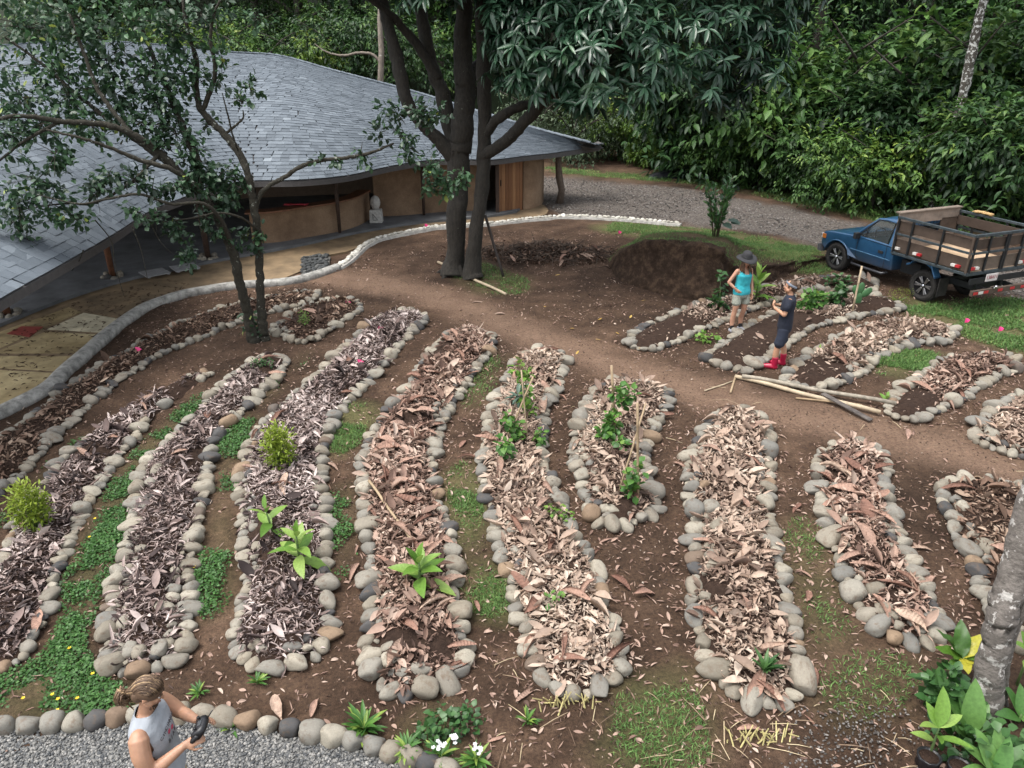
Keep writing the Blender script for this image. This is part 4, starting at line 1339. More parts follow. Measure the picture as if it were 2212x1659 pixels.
# ---- leaning citrus tree on the left
CBARK = mat_bark('citrus_bark', (.014, .012, .008), (.045, .040, .026), (.24, .25, .21), .62, 13, .7)
cb = P(562, 735)
citrus = thing('citrus_tree', 'leaning lichen-spotted citrus tree with sparse round leaves over the beds', 'tree', tuple(cb))
YC = cb.y
o0 = tuple(cb)
mb = MB()
px_branch(mb, [(570,742,YC),(568,700,YC),(563,640,YC),(560,560,YC+.1),(552,470,YC+.1),(545,425,YC+.1),(536,380,YC+.1),(516,330,YC+.2),(485,290,YC+.3),(437,240,YC+.4),(424,195,YC+.5),(424,130,YC+.6),(405,70,YC+.7),(395,0,YC+.8)], [.13,.095,.082,.078,.075,.072,.07,.07,.065,.06,.053,.045,.035,.025], 10, o0, wob=.10)
mb.build('trunk', CBARK, citrus, smooth=True)
mb = MB()
px_branch(mb, [(548,738,YC-.1),(538,690,YC-.1),(520,620,YC-.2),(505,550,YC-.25),(475,480,YC-.3),(440,425,YC-.35),(400,385,YC-.4),(345,330,YC-.5),(285,290,YC-.7),(220,268,YC-.9),(130,262,YC-1.2),(40,250,YC-1.5),(-60,270,YC-1.8)], [.13,.10,.092,.088,.084,.08,.074,.065,.058,.05,.042,.034,.025], 10, o0, wob=.10)
mb.build('trunk', CBARK, citrus, smooth=True)
branches = [
  ([(550,470,YC+.1),(555,440,YC+.15),(570,410,YC+.2),(610,385,YC+.25),(650,360,YC+.3),(690,347,YC+.3),(750,340,YC+.3),(800,330,YC+.3),(850,310,YC+.35)], [.05,.045,.045,.042,.04,.04,.035,.03,.018]),
  ([(430,420,YC-.3),(425,350,YC-.1),(400,290,YC+.1),(380,240,YC+.3),(360,190,YC+.4),(330,120,YC+.5),(300,40,YC+.6)], [.085,.08,.07,.06,.05,.04,.025]),
  ([(395,380,YC-.4),(330,330,YC-.3),(270,285,YC-.3),(210,240,YC-.2),(150,190,YC-.1),(80,130,YC),(10,80,YC)], [.06,.05,.045,.04,.03,.025,.02]),
  ([(285,290,YC-.7),(240,235,YC-.6),(205,180,YC-.5),(180,110,YC-.4),(150,30,YC-.3)], [.045,.04,.035,.03,.02]),
  ([(440,425,YC-.35),(380,370,YC-.9),(300,345,YC-1.1),(240,320,YC-1.3),(180,300,YC-1.5),(100,280,YC-1.6)], [.05,.045,.04,.03,.025,.015]),
  ([(505,550,YC-.25),(480,480,YC-.7),(440,440,YC-1.0),(370,440,YC-1.2),(300,420,YC-1.4),(230,430,YC-1.6),(170,440,YC-1.8),(80,420,YC-1.9)], [.04,.035,.03,.026,.024,.02,.015,.01]),
  ([(130,262,YC-1.2),(60,300,YC-1.4),(20,330,YC-1.5),(-40,380,YC-1.5)], [.03,.025,.02,.012]),
  ([(345,330,YC-.5),(300,380,YC-.9),(260,410,YC-1.1),(200,440,YC-1.3),(140,440,YC-1.4),(60,450,YC-1.5)], [.035,.03,.025,.02,.016,.01]),
  ([(437,240,YC+.4),(465,160,YC+.4),(455,90,YC+.4),(460,40,YC+.4),(475,0,YC+.4)], [.05,.04,.032,.025,.02]),
  ([(485,290,YC+.3),(510,270,YC+.3),(525,255,YC+.3),(525,238,YC+.3)], [.03,.022,.016,.01]),
  ([(516,330,YC+.2),(505,300,YC),(490,240,YC-.2),(480,200,YC-.3)], [.022,.018,.014,.008]),
  ([(560,500,YC+.1),(520,470,YC-.5),(470,460,YC-.8),(420,470,YC-.9),(350,480,YC-1.1)], [.025,.022,.018,.015,.01]),
]
for pts, rads in branches:
    mb = MB(); px_branch(mb, pts, rads, 7, o0, wob=.12)
    mb.build('branch', CBARK, citrus, smooth=True)
CIT = mat_leaf('citrus_leaf', [(0, (.022, .045, .025)), (.45, (.045, .098, .046)), (.8, (.075, .16, .068)), (.96, (.12, .24, .085)), (1, (.30, .37, .08))], .42, .25, .5)
ROUND_T = [leaf_t(.62, .04, d, .55, c, 2) for d, c in ((.15, .1), (.3, .3), (-.1, .2))]
clus = [  # x, y, distance offset, radius (m), leaves
 (60,60,.2,.8,420),(170,40,.2,.8,420),(280,50,.4,.7,360),(370,70,.5,.6,300),(440,40,.6,.5,170),(110,140,.0,.75,380),(230,130,.1,.7,360),(330,150,.3,.6,300),(40,210,-.6,.6,300),(150,210,-.3,.6,300),(250,205,-.1,.55,270),(350,225,.1,.5,230),(400,160,.4,.45,170),
 (300,265,-.2,.42,170),(90,270,-1.0,.5,200),(20,290,-1.3,.45,180),(200,270,-.6,.4,150),(380,290,-.1,.4,160),(350,320,-.4,.3,90),(415,330,-.2,.3,90),
 (120,335,-1.4,.35,100),(80,390,-1.6,.42,160),(40,440,-1.7,.42,180),(110,440,-1.6,.35,130),(30,480,-1.7,.3,90),(160,470,-1.6,.25,60),(210,420,-1.4,.3,90),(60,520,-1.6,.2,40),
 (430,375,-.2,.3,150),(470,385,0,.32,170),(510,390,.1,.28,150),(440,415,-.4,.28,120),(485,425,-.1,.3,130),(380,400,-.9,.28,110),(330,410,-1.2,.25,80),(290,390,-1.0,.25,70),(235,380,-1.2,.25,70),
 (385,490,-1.0,.2,60),(400,530,-.9,.2,60),(410,560,-.8,.16,45),(340,480,-1.2,.2,50),(480,500,-.5,.2,55),(525,510,-.1,.2,60),(560,500,.1,.16,45),(545,540,.0,.15,35),(445,470,-.7,.2,50),(300,460,-1.3,.2,50),
 (540,190,.3,.22,50),(520,220,.3,.18,35),(480,130,.4,.22,50),(560,40,.5,.25,50),(470,180,.3,.22,45),(450,270,.3,.2,40),
 (545,690,0,.14,32),(540,715,-.1,.12,24),(560,715,0,.1,16),
 (840,240,.4,.22,50),(870,290,.35,.25,70),(860,250,.35,.2,45),(905,235,.4,.22,60),(925,255,.4,.22,60),(950,250,.4,.2,60),(820,295,.35,.2,40),(780,330,.3,.2,35),(880,330,.3,.25,70),(930,360,.3,.22,60),(950,385,.25,.2,60),(980,395,.2,.2,60),(1000,370,.2,.15,35),(960,415,.2,.16,40),(930,400,.25,.16,40),(720,345,.3,.15,20),(690,345,.3,.12,14),
]
bag = Bag()
for (x_, y_, dy_, rad, n) in clus:
    c = np.array(PY(x_, y_, YC + dy_)) - np.array(o0)
    # leaves sit on short twigs inside the cluster
    n = int(n * 1.06)
    tw = max(4, n // 9)
    td = rng.normal(0, 1, (tw, 3)); td /= np.linalg.norm(td, axis=1, keepdims=True)
    ti = rng.integers(0, tw, n)
    s_ = rng.uniform(.15, 1.0, n)
    p = c + td[ti] * (s_ * rad * 1.1)[:, None] + rng.normal(0, .045, (n, 3))
    d = td[ti] * .6 + rng.normal(0, .6, (n, 3)) - np.array([0, 0, .25])
    M = rot_frames(n, tilt=1.2, axis=d)
    tone = rng.normal(.42, .16)
    r_ = np.clip(tone + rng.normal(0, .16, n) + (rng.random(n) < .015) * .6, 0, 1)
    for k in range(3):
        w = np.arange(n) % 3 == k
        bag.add(scatter(ROUND_T[k], p[w], M[w], rng.uniform(.09, .15, w.sum()), r_[w]))
link('crown', bag.mesh('crown'), CIT, citrus)
# bare twigs
mb = MB()
for (x_, y_, dy_, rad, n) in clus:
    c = PY(x_, y_, YC + dy_) - cb
    for k in range(5 if rad > .25 else 3):
        d_ = Vector(rng.normal(0, 1, 3)).normalized()
        mb.tube([c - d_ * rad * .3, c + d_ * rad * .4 + Vector((0, 0, .03)), c + d_ * rad * 1.05], [.008, .006, .003], 4, caps=False)
for pts in ([(205,475,YC-1.4),(240,520,YC-1.3),(248,570,YC-1.3),(268,640,YC-1.3)], [(285,490,YC-1.2),(305,540,YC-1.2),(318,600,YC-1.2)], [(320,470,YC-1.1),(345,520,YC-1.1),(372,548,YC-1.1)], [(180,540,YC-1.2),(170,565,YC-1.2),(155,585,YC-1.2)]):
    px_branch(mb, pts, [.012, .008, .004], 5, o0)
tag(mb.build('twigs', CBARK, citrus, smooth=True), kind='stuff')

# ---- jungle
HILLM = mat_plain('forest_floor', (.020, .032, .012), .95, var=.4, nscale=.6, bscale=5, bdist=.2)
hx = np.linspace(-110, 120, 60)
hy = np.linspace(0, 90, 36)
HX, HY = np.meshgrid(hx, hy)
front_line = np.interp(HX, [-110, -20, 0, 8, 14, 22, 40, 120], [52, 47, 45, 42, 37, 33, 28, 20])
Y_ = front_line + HY
Z_ = 26 * (1 - np.exp(-HY / 26)) + 1.0 * fbm(HX.ravel(), Y_.ravel(), 9, 41, 3).reshape(HX.shape) * np.clip(HY / 6, 0, 1) - .05
nx_ = len(hx)
i = np.arange(nx_ - 1)[None, :] + (np.arange(len(hy) - 1) * nx_)[:, None]
hill = link('hill', np_mesh('hill', np.stack([HX.ravel(), Y_.ravel(), Z_.ravel()], 1), [np.stack([i, i + 1, i + nx_ + 1, i + nx_], -1).reshape(-1, 4)]), HILLM)
tag(hill, kind='structure')

OV = [(0, (.45, .5, .55)), (.35, (.8, .85, .8)), (.65, (1.05, 1.0, .9)), (.85, (1.35, 1.2, .9)), (1, (.6, .7, .65))]
FOL = {
 'dark': mat_leaf('jungle_dark', [(0, (.011, .031, .013)), (.4, (.032, .080, .026)), (.75, (.064, .142, .038)), (1, (.13, .21, .054))], .5, .22, .35, objvar=OV),
 'mid': mat_leaf('jungle_mid', [(0, (.017, .043, .014)), (.4, (.052, .12, .03)), (.75, (.10, .205, .046)), (1, (.20, .30, .07))], .5, .25, .35, objvar=OV),
 'lime': mat_leaf('jungle_lime', [(0, (.035, .07, .012)), (.45, (.09, .17, .025)), (.8, (.17, .27, .045)), (1, (.29, .36, .09))], .5, .28, .35),
 'grey': mat_leaf('jungle_greygreen', [(0, (.03, .052, .026)), (.5, (.075, .118, .06)), (1, (.155, .205, .115))], .5, .22, .35),
}
BROADL = [leaf_t(.42, .05, d, .42, .2, 2) for d in (.2, .45, .05)]
def crown_mesh(kind, n, blobs, lsize, T=None, clump=11, jitter=.32, flat=.5):
    """foliage in sprays: clumps of leaves over the blobs' outsides, with gaps between the sprays"""
    bag = Bag()
    nc = n // clump
    pos, nrm = shell(blobs, nc, .55, -.8)
    tone = np.clip(rng.normal(.42, .24, nc) + .26 * nrm[:, 2], 0, 1)  # upper clumps toned lighter: light from above put into the leaf colour
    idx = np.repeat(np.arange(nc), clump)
    m = len(idx)
    ax = nrm[idx] * .9 + np.array([0, 0, -.25]) + rng.normal(0, .3, (nc, 3))[idx]
    ax /= np.linalg.norm(ax, axis=1, keepdims=True)
    s_ = rng.uniform(-.2, 1, m)
    p = pos[idx] + ax * (s_ * jitter * 2.2)[:, None] + rng.normal(0, jitter * .16, (m, 3))
    sd = np.cross(ax, np.array([0, 0, 1.0])); sd /= np.linalg.norm(sd, axis=1, keepdims=True) + 1e-9
    d = ax * .75 + sd * (rng.choice([-1, 1], m) * rng.uniform(.3, 1.0, m))[:, None] + rng.normal(0, .3, (m, 3)) - np.array([0, 0, .3])
    M = rot_frames(m, tilt=.8, axis=d)
    r_ = np.clip(tone[idx] + rng.normal(0, .1, m), 0, 1)
    T = T or BROADL
    for k in range(len(T)):
        w = np.arange(m) % len(T) == k
        bag.add(scatter(T[k], p[w], M[w], rng.uniform(lsize * .65, lsize * 1.25, w.sum()), r_[w]))
    me = bag.mesh('crown')
    me.materials.append(FOL[kind])
    return me
TRUNKM = mat_bark('jungle_bark', (.02, .017, .013), (.06, .052, .04), (.18, .19, .16), .64, 4)
def trunk_mesh(h, r, lean=.6):
    mb = MB()
    dx, dy = random.uniform(-lean, lean), random.uniform(-lean, lean)
    mb.tube([(0, 0, -.3), (dx * .2, dy * .2, h * .3), (dx * .6, dy * .5, h * .65), (dx, dy, h)], [r * 1.3, r, r * .8, r * .4], 9)
    for k in range(4):
        a = random.uniform(0, 6.28); z0 = h * random.uniform(.5, .85); f = z0 / h
        mb.tube([(dx * f, dy * f, z0), (dx * f + math.cos(a) * .8, dy * f + math.sin(a) * .8, z0 + .7), (dx * f + math.cos(a) * 1.9, dy * f + math.sin(a) * 1.9, z0 + 1.2)], [r * .5, r * .35, r * .12], 6)
    me = mb.mesh('trunk', True)
    me.materials.append(TRUNKM)
    return me
TREE_V = []      # tall trees: (kind, crown, trunk)
for kind, h in (('dark', 8.5), ('dark', 10), ('mid', 9), ('dark', 11), ('mid', 7.5), ('grey', 9)):
    bl_ = [((random.uniform(-1.5, 1.5), random.uniform(-1.3, 1.3), h * random.uniform(.35, 1.0)), (random.uniform(1.2, 2.1), random.uniform(1.2, 2.0), random.uniform(.9, 1.6))) for _ in range(9)]
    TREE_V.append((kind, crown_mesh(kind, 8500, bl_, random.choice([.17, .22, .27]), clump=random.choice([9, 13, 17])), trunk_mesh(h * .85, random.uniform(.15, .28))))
BUSH_V = {}
for kind in ('dark', 'mid', 'lime', 'grey'):
    BUSH_V[kind] = []
    for k in range(3 if kind in ('mid', 'dark') else 2):
        bl_ = [((random.uniform(-1.0, 1.0), random.uniform(-.8, .8), random.uniform(.35, 2.1)), (random.uniform(.6, 1.05), random.uniform(.6, 1.0), random.uniform(.5, .85))) for _ in range(7)]
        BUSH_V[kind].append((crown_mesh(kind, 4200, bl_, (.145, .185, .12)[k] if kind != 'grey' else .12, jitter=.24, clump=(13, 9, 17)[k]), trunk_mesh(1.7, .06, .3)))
def plant(name, label, cat, group, p, crown, trunk, s, sz=None):
    t = thing(name, label, cat, tuple(p), random.uniform(0, 6.28), group)
    t.scale = (s, s, sz or s)
    link('crown', crown, None, t)
    link('trunk', trunk, None, t)
    return t
def hill_z(x, y):
    f = float(np.interp(x, [-110, -20, 0, 8, 14, 22, 40, 120], [52, 47, 45, 42, 37, 33, 28, 20]))
    h = max(0, y - f)
    return 26 * (1 - math.exp(-h / 26)) - .05 if h > 0 else 0
# tall trees: rows along the forest edge and up the slope
far_words = {'dark': 'dark', 'mid': 'mid green', 'grey': 'grey-green'}
ORD = ['first', 'second', 'third', 'fourth', 'fifth', 'sixth', 'seventh', 'eighth', 'ninth', 'tenth', 'eleventh', 'twelfth', 'thirteenth', 'fourteenth', 'fifteenth', 'sixteenth', 'seventeenth', 'eighteenth']
for row, (off, n_) in enumerate(((1.2, 18), (4.0, 18), (8, 18))):
    k = 0
    xs_ = np.linspace(-27, 36, n_) + rng.normal(0, .8, n_)
    for xx in xs_:
        f = float(np.interp(xx, [-110, -20, 0, 8, 14, 22, 40, 120], [52, 47, 45, 42, 37, 33, 28, 20]))
        yy = f + off + rng.normal(0, .8)
        if abs(xx) > .78 * yy + 3: continue
        kd, cr, tr = TREE_V[int(rng.integers(0, len(TREE_V)))]
        if row == 0 and kd == 'grey': kd, cr, tr = TREE_V[0]
        plant('jungle_tree', f"tall {far_words[kd]} forest tree, {ORD[k]} from the left in the {('front', 'middle', 'back')[row]} row of the jungle", 'tree', 'tall trees of the forest edge', (xx, yy, hill_z(xx, yy) - .1), cr, tr, random.uniform(.95, 1.3))
        k += 1
# bushes along the forest edge: photo x of the foot, y of the foot, kind, size, words
bushes = [
 (1230,352,'grey',1.25,'grey-green bush just beyond the tip of the roof'),
 (1290,345,'lime',1.15,'lime green bush right of the roof tip'),
 (1395,350,'lime',1.25,'bright lime bush beneath the mango crown, left of the dark gap'),
 (1340,338,'grey',1.5,'tall grey-green bush between the two lime bushes'),
 (1150,330,'grey',1.4,'pale grey-green bush behind the mango trunks'),
 (1455,362,'mid',1.0,'small mid green bush hanging over the black tarp'),
 (1560,392,'mid',1.1,'bush behind the small glossy shrub'),
 (1640,408,'mid',1.25,'rounded bush at the road verge right of the glossy shrub'),
 (1600,380,'dark',1.7,'tall dark bush behind the verge right of the mango crown'),
 (1720,425,'mid',1.15,'low bush on the verge in the middle of the jungle edge'),
 (1700,395,'lime',1.5,'yellow-green climber-covered bush in the middle of the jungle wall'),
 (1790,440,'mid',1.2,'bush on the verge left of the truck cab'),
 (1800,410,'mid',1.9,'tall bush behind the verge left of the slanting pale trunk'),
 (1880,455,'mid',1.2,'bush above the truck bonnet'),
 (1880,422,'dark',1.8,'tall dark bush left of the slanting pale trunk'),
 (1950,462,'dark',.8,'dark low bush behind the truck cab roof'),
 (2100,462,'mid',1.3,'bush at the right of the slanting pale trunk foot'),
 (2120,480,'dark',1.5,'dark bush behind the truck bed'),
 (2210,500,'dark',1.6,'dark bush at the right picture edge behind the truck bed'),
 (2130,430,'mid',2.1,'tall bush right of the slanting pale trunk'),
 (2190,440,'dark',2.2,'tall dark bush at the right picture edge'),
 (1540,376,'dark',2.3,'dark understorey thicket behind the glossy shrub, second rank'),
 (1650,388,'mid',2.4,'leafy thicket of the second rank left of the yellow-green climber'),
 (1750,396,'dark',2.5,'dark tall thicket of the second rank in the middle of the jungle wall'),
 (1850,408,'mid',2.5,'leafy tall thicket of the second rank above the truck bonnet'),
 (1970,418,'dark',2.6,'dark tall thicket of the second rank at the slanting trunk'),
 (2120,424,'mid',2.6,'leafy tall thicket of the second rank above the truck bed'),
 (660,128,'lime',1.3,'light green bush peeking over the roof ridge beside the pale bare branch'),
 (560,120,'mid',1.5,'bush rising over the highest part of the roof'),
 (480,112,'lime',1.6,'yellow-green bush behind the roof ridge, seen through the citrus tree'),
 (380,110,'lime',1.3,'yellow-green bush behind the left half of the roof ridge'),
 (270,105,'mid',1.5,'mid green bush behind the citrus crown'),
 (760,160,'dark',1.7,'dark bush behind the falling roof ridge'),
 (880,190,'dark',1.6,'dark bush left of the mango limbs behind the roof'),
]
for (bx, by, kd, s_, words) in bushes:
    if by > 320:
        p = P(bx, by)
        if p.y > 40: p = p * (40 / p.y)
    else:
        p = PY(bx, by, 40.0); p.z = 1.2
        if by < 200: p.z = max(0.0, p.z + 1.5); 
    cr, tr = random.choice(BUSH_V[kd])
    plant('bush', words, 'bush', 'bushes along the forest edge', (p.x, p.y, max(0, p.z) - .05), cr, tr, s_)
# slanting palm-like trunk, right
PALM = mat_bark('spotted_bark', (.03, .026, .022), (.085, .075, .06), (.48, .48, .45), .52, 10, .7)
pb = P(2000, 470)
palm = thing('slanting_tree', 'slender slanting tree with pale lichen-spotted trunk behind the truck', 'tree', tuple(pb))
mb = MB()
px_branch(mb, [(2000,474,pb.y),(2018,420,pb.y),(2045,350,pb.y+.1),(2070,250,pb.y+.2),(2092,150,pb.y+.3),(2110,60,pb.y+.4),(2125,0,pb.y+.5),(2150,-130,pb.y+.8)], [.2,.17,.155,.15,.15,.14,.13,.10], 10, tuple(pb))
mb.build('trunk', PALM, palm, smooth=True)
top = PY(2150, -130, pb.y + .8)
bag = Bag()
pos, nrm = shell([(tuple(top + Vector((0, 0, .8))), (1.8, 1.8, 1.2))], 260, .5, -.8)
rosettes(bag, pos - np.array(tuple(pb)), nrm, np.full(len(pos), .45), (5, 8), LANC_T, .5)
link('crown', bag.mesh('crown'), FOL['dark'], palm)
q = PY(2140, 0, pb.y + .3)
# bare pale branch and trunk seen above the roof ridge
bt = PY(822, 200, 34)
bare = thing('bare_tree', 'bare pale trunk with one crooked side branch above the roof ridge', 'tree', (bt.x, bt.y, 0))
mb = MB()
lo_ = (bt.x, bt.y, 0)
mb.tube([(0, 0, -.1), (0, 0, 2.0), tuple(PY(822, 180, 34) - Vector(lo_)), tuple(PY(824, 110, 34) - Vector(lo_)), tuple(PY(820, 40, 34.3) - Vector(lo_)), tuple(PY(826, -60, 34.5) - Vector(lo_))], [.2, .17, .13, .12, .1, .07], 8)
px_branch(mb, [(822,135,34),(805,118,34),(775,114,34),(740,120,34),(705,112,34),(680,95,34)], [.07,.06,.05,.045,.035,.02], 7, lo_, wob=.1)
mb.build('trunk', mat_bark('bare_bark', (.12, .1, .08), (.25, .21, .17), (.4, .38, .33), .6, 5), bare, smooth=True)
# ------------------------------------------------------------------ the blue pickup with a wooden stake bed
Fw, Rw = P(1805, 582), P(1990, 648)
fwd = (Fw - Rw); wheelbase = fwd.length; fwd.normalize()
left = Vector((-fwd.y, fwd.x, 0))
tloc = Rw - left * .72
truck = thing('pickup_truck', 'blue pickup truck with a wooden stake bed parked on the grass', 'truck', tuple(tloc), math.atan2(fwd.y, fwd.x))
m, nd, lk, bs, out = nodes('blue_paint')
co = coord(nd)
n = tex_noise(nd, lk, 3, 5, .7, co)
r = ramp(nd, [(.3, (.016, .070, .155)), (.7, (.028, .105, .215))]); lk.new(n.outputs[0], r.inputs[0])
sx = nd.new('ShaderNodeSeparateXYZ'); lk.new(co, sx.inputs[0])
dz = nd.new('ShaderNodeMapRange'); dz.inputs[1].default_value = .75; dz.inputs[2].default_value = .38; lk.new(sx.outputs[2], dz.inputs[0])
n2 = tex_noise(nd, lk, 9, 5, .7, co)
mu = nd.new('ShaderNodeMath'); mu.operation = 'MULTIPLY'; lk.new(dz.outputs[0], mu.inputs[0]); lk.new(n2.outputs[0], mu.inputs[1])
c = mixc(nd, lk, mu.outputs[0], r.outputs[0], (.10, .075, .055))
lk.new(c, bs.inputs['Base Color'])
bs.inputs['Metallic'].default_value = .25
bs.inputs['Roughness'].default_value = .28
bs.inputs['Coat Weight'].default_value = .6
bs.inputs['Coat Roughness'].default_value = .1
BLUE = m
RUBBER = mat_plain('tyre_rubber', (.022, .020, .018), .85, var=.4, nscale=9)
ALLOY = mat_plain('alloy', (.42, .42, .43), .3, .9, var=.2)
DARKM = mat_plain('black_steel', (.018, .02, .022), .5, .3)
GREYM = mat_plain('grey_rail', (.075, .095, .105), .5, .5, var=.3)
CHROME = mat_plain('chrome', (.55, .56, .58), .2, 1.0)
PLAST = mat_plain('black_plastic', (.02, .02, .021), .55)
m, nd, lk, bs, out = nodes('car_glass')
bs.inputs['Base Color'].default_value = (.62, .68, .68, 1)
bs.inputs['Roughness'].default_value = .03
bs.inputs['Transmission Weight'].default_value = .96
bs.inputs['IOR'].default_value = 1.35
GLASS = m
# body: side outline with wheel arch, extruded, edges rounded
wb = wheelbase
def arch(cx, r, z0, n=9):
    return [(cx + r * math.cos(math.pi * k / (n - 1)), max(z0, .36 + r * math.sin(math.pi * k / (n - 1)))) for k in range(n)]
side = [(.98, .44), (1.02, 1.02)] + [(1.7, 1.035), (2.25, 1.05), (2.6, 1.02), (3.0, .985), (3.3, .93), (3.40, .86), (3.42, .62), (3.40, .50)] + [(x_, z_) for x_, z_ in arch(wb, .43, .44)] + [(2.1, .42), (1.4, .42)]
bm = bmesh.new()
def hwid(x_): return .81 - .05 * max(0, (x_ - 2.5) / .9) ** 2
L_ = [bm.verts.new((x_, hwid(x_) - (.045 if z_ < .5 else 0), z_)) for x_, z_ in side]
R_ = [bm.verts.new((x_, -hwid(x_) + (.045 if z_ < .5 else 0), z_)) for x_, z_ in side]
bm.faces.new(L_); bm.faces.new(R_[::-1])
for k in range(len(side)):
    k2 = (k + 1) % len(side)
    bm.faces.new([L_[k2], L_[k], R_[k], R_[k2]])
bmesh.ops.recalc_face_normals(bm, faces=bm.faces)
bmesh.ops.bevel(bm, geom=[e for e in bm.edges if abs(e.calc_face_angle(0)) > .9], offset=.05, segments=3, affect='EDGES', profile=.5, clamp_overlap=True)
bmesh.ops.triangulate(bm, faces=[f for f in bm.faces if len(f.verts) > 4])
for f in bm.faces: f.smooth = True
for e in bm.edges:
    if e.calc_face_angle(0) > .5: e.smooth = False
me = bpy.data.meshes.new('body'); bm.to_mesh(me); bm.free()
body = link('body', me, BLUE, truck)
# greenhouse: pillars and roof as a frame of bars with a shaped roof
cab = MB()
def q4(x0, x1, w, z_): return [Vector((x0, w, z_)), Vector((x1, w, z_)), Vector((x1, -w, z_)), Vector((x0, -w, z_))]
A0, A1 = Vector((2.28, .74, 1.03)), Vector((1.72, .63, 1.55))
B0, B1 = Vector((1.20, .775, 1.02)), Vector((1.20, .64, 1.57))
C0, C1 = Vector((1.02, .77, 1.02)), Vector((1.06, .63, 1.56))
rings = []
for (xx, zz, w) in ((1.03, 1.545, .60), (1.06, 1.59, .635), (1.25, 1.615, .65), (1.5, 1.61, .65), (1.68, 1.585, .635), (1.76, 1.545, .61)):
    rings.append([Vector((xx, -w, zz - .05)), Vector((xx, -w + .05, zz - .01)), Vector((xx, -w * .5, zz + .012)), Vector((xx, 0, zz + .018)), Vector((xx, w * .5, zz + .012)), Vector((xx, w - .05, zz - .01)), Vector((xx, w, zz - .05)), Vector((xx, w * .8, zz - .07)), Vector((xx, -w * .8, zz - .07))])
cab.loft(rings)
for sy in (1, -1):
    f = Vector((1, sy, 1))
    g = lambda v: Vector((v.x, v.y * sy, v.z))
    cab.tube([g(A0), g(A0.lerp(A1, .5)) + Vector((0, 0, .02)), g(A1)], [.05, .042, .04], 8)
    cab.loft([[g(B0), g(C0), g(C0) - Vector((0, .06 * sy, 0)), g(B0) - Vector((0, .06 * sy, 0))], [g(B1) , g(C1), g(C1) - Vector((0, .06 * sy, 0)), g(B1) - Vector((0, .06 * sy, 0))]])
    cab.tube([g(A1), g(Vector((1.45, .645, 1.585))), g(B1)], .035, 8)
    cab.tube([g(Vector((2.3, .775, 1.04))), g(Vector((1.7, .79, 1.04))), g(Vector((1.05, .785, 1.03)))], .028, 8)
cab.loft([[Vector((1.02, .76, 1.0)), Vector((1.02, -.76, 1.0)), Vector((1.06, -.76, 1.0)), Vector((1.06, .76, 1.0))], [Vector((1.06, .62, 1.2)), Vector((1.06, -.62, 1.2)), Vector((1.1, -.62, 1.2)), Vector((1.1, .62, 1.2))]])
cab.tube([(2.3, -.74, 1.04), (2.34, 0, 1.06), (2.3, .74, 1.04)], .035, 8)
cab.build('cab', BLUE, truck, auto=.7)
for sy, nm in ((1, 'side_window'), (-1, 'side_window')):
    mb = MB()
    mb.add([(2.16, .768 * sy, 1.05), (1.22, .772 * sy, 1.05), (1.22, .65 * sy, 1.55), (1.72, .645 * sy, 1.545)], [(0, 1, 2, 3)])
    w_ = mb.build(nm, GLASS, truck)
    sm = w_.modifiers.new('thickness', 'SOLIDIFY'); sm.thickness = .006
    mb = MB()
    mb.tube([(1.93, .787 * sy, 1.05), (1.93, .74 * sy, 1.33)], .014, 6)
    mb.tube([(2.16, .785 * sy, 1.055), (1.22, .787 * sy, 1.05), (1.22, .665 * sy, 1.55), (1.72, .66 * sy, 1.545), (2.16, .785 * sy, 1.055)], .014, 6)
    mb.build('window_seal', PLAST, w_)
mb = MB(); mb.add([(2.29, .72, 1.07), (2.31, 0, 1.08), (2.29, -.72, 1.07), (1.75, -.61, 1.55), (1.77, 0, 1.57), (1.75, .61, 1.55)], [(0, 1, 4, 5), (1, 2, 3, 4)])
w_ = mb.build('windscreen', GLASS, truck); sm = w_.modifiers.new('thickness', 'SOLIDIFY'); sm.thickness = .006
mb = MB(); mb.add([(1.075, .58, 1.2), (1.075, -.58, 1.2), (1.08, -.57, 1.53), (1.08, .57, 1.53)], [(0, 1, 2, 3)])
w_ = mb.build('rear_window', GLASS, truck); sm = w_.modifiers.new('thickness', 'SOLIDIFY'); sm.thickness = .006
# inside
mb = MB(); mb.box((1.4, 0, .78), (.5, 1.3, .25)); mb.box((1.2, 0, 1.05), (.14, 1.3, .55)); mb.box((1.2, .33, 1.4), (.1, .26, .16)); mb.box((1.2, -.33, 1.4), (.1, .26, .16)); mb.box((2.15, 0, .95), (.3, 1.4, .2))
mb.build('seat', mat_plain('seat_cloth', (.10, .10, .105), .9), truck, bevel=.02)
mb = MB()
mb.tube([Vector((1.85, .36, 1.1)) + Vector((.06 * math.sin(a), .19 * math.cos(a), .18 * math.sin(a))) for a in np.linspace(0, 2 * math.pi, 17)], .016, 6, caps=False)
mb.bar((1.85, .18, 1.1), (1.85, .54, 1.1), .03, .02); mb.tube([(1.86, .36, 1.1), (2.1, .36, .98)], .025, 6)
mb.build('steering_wheel', PLAST, truck, smooth=True)
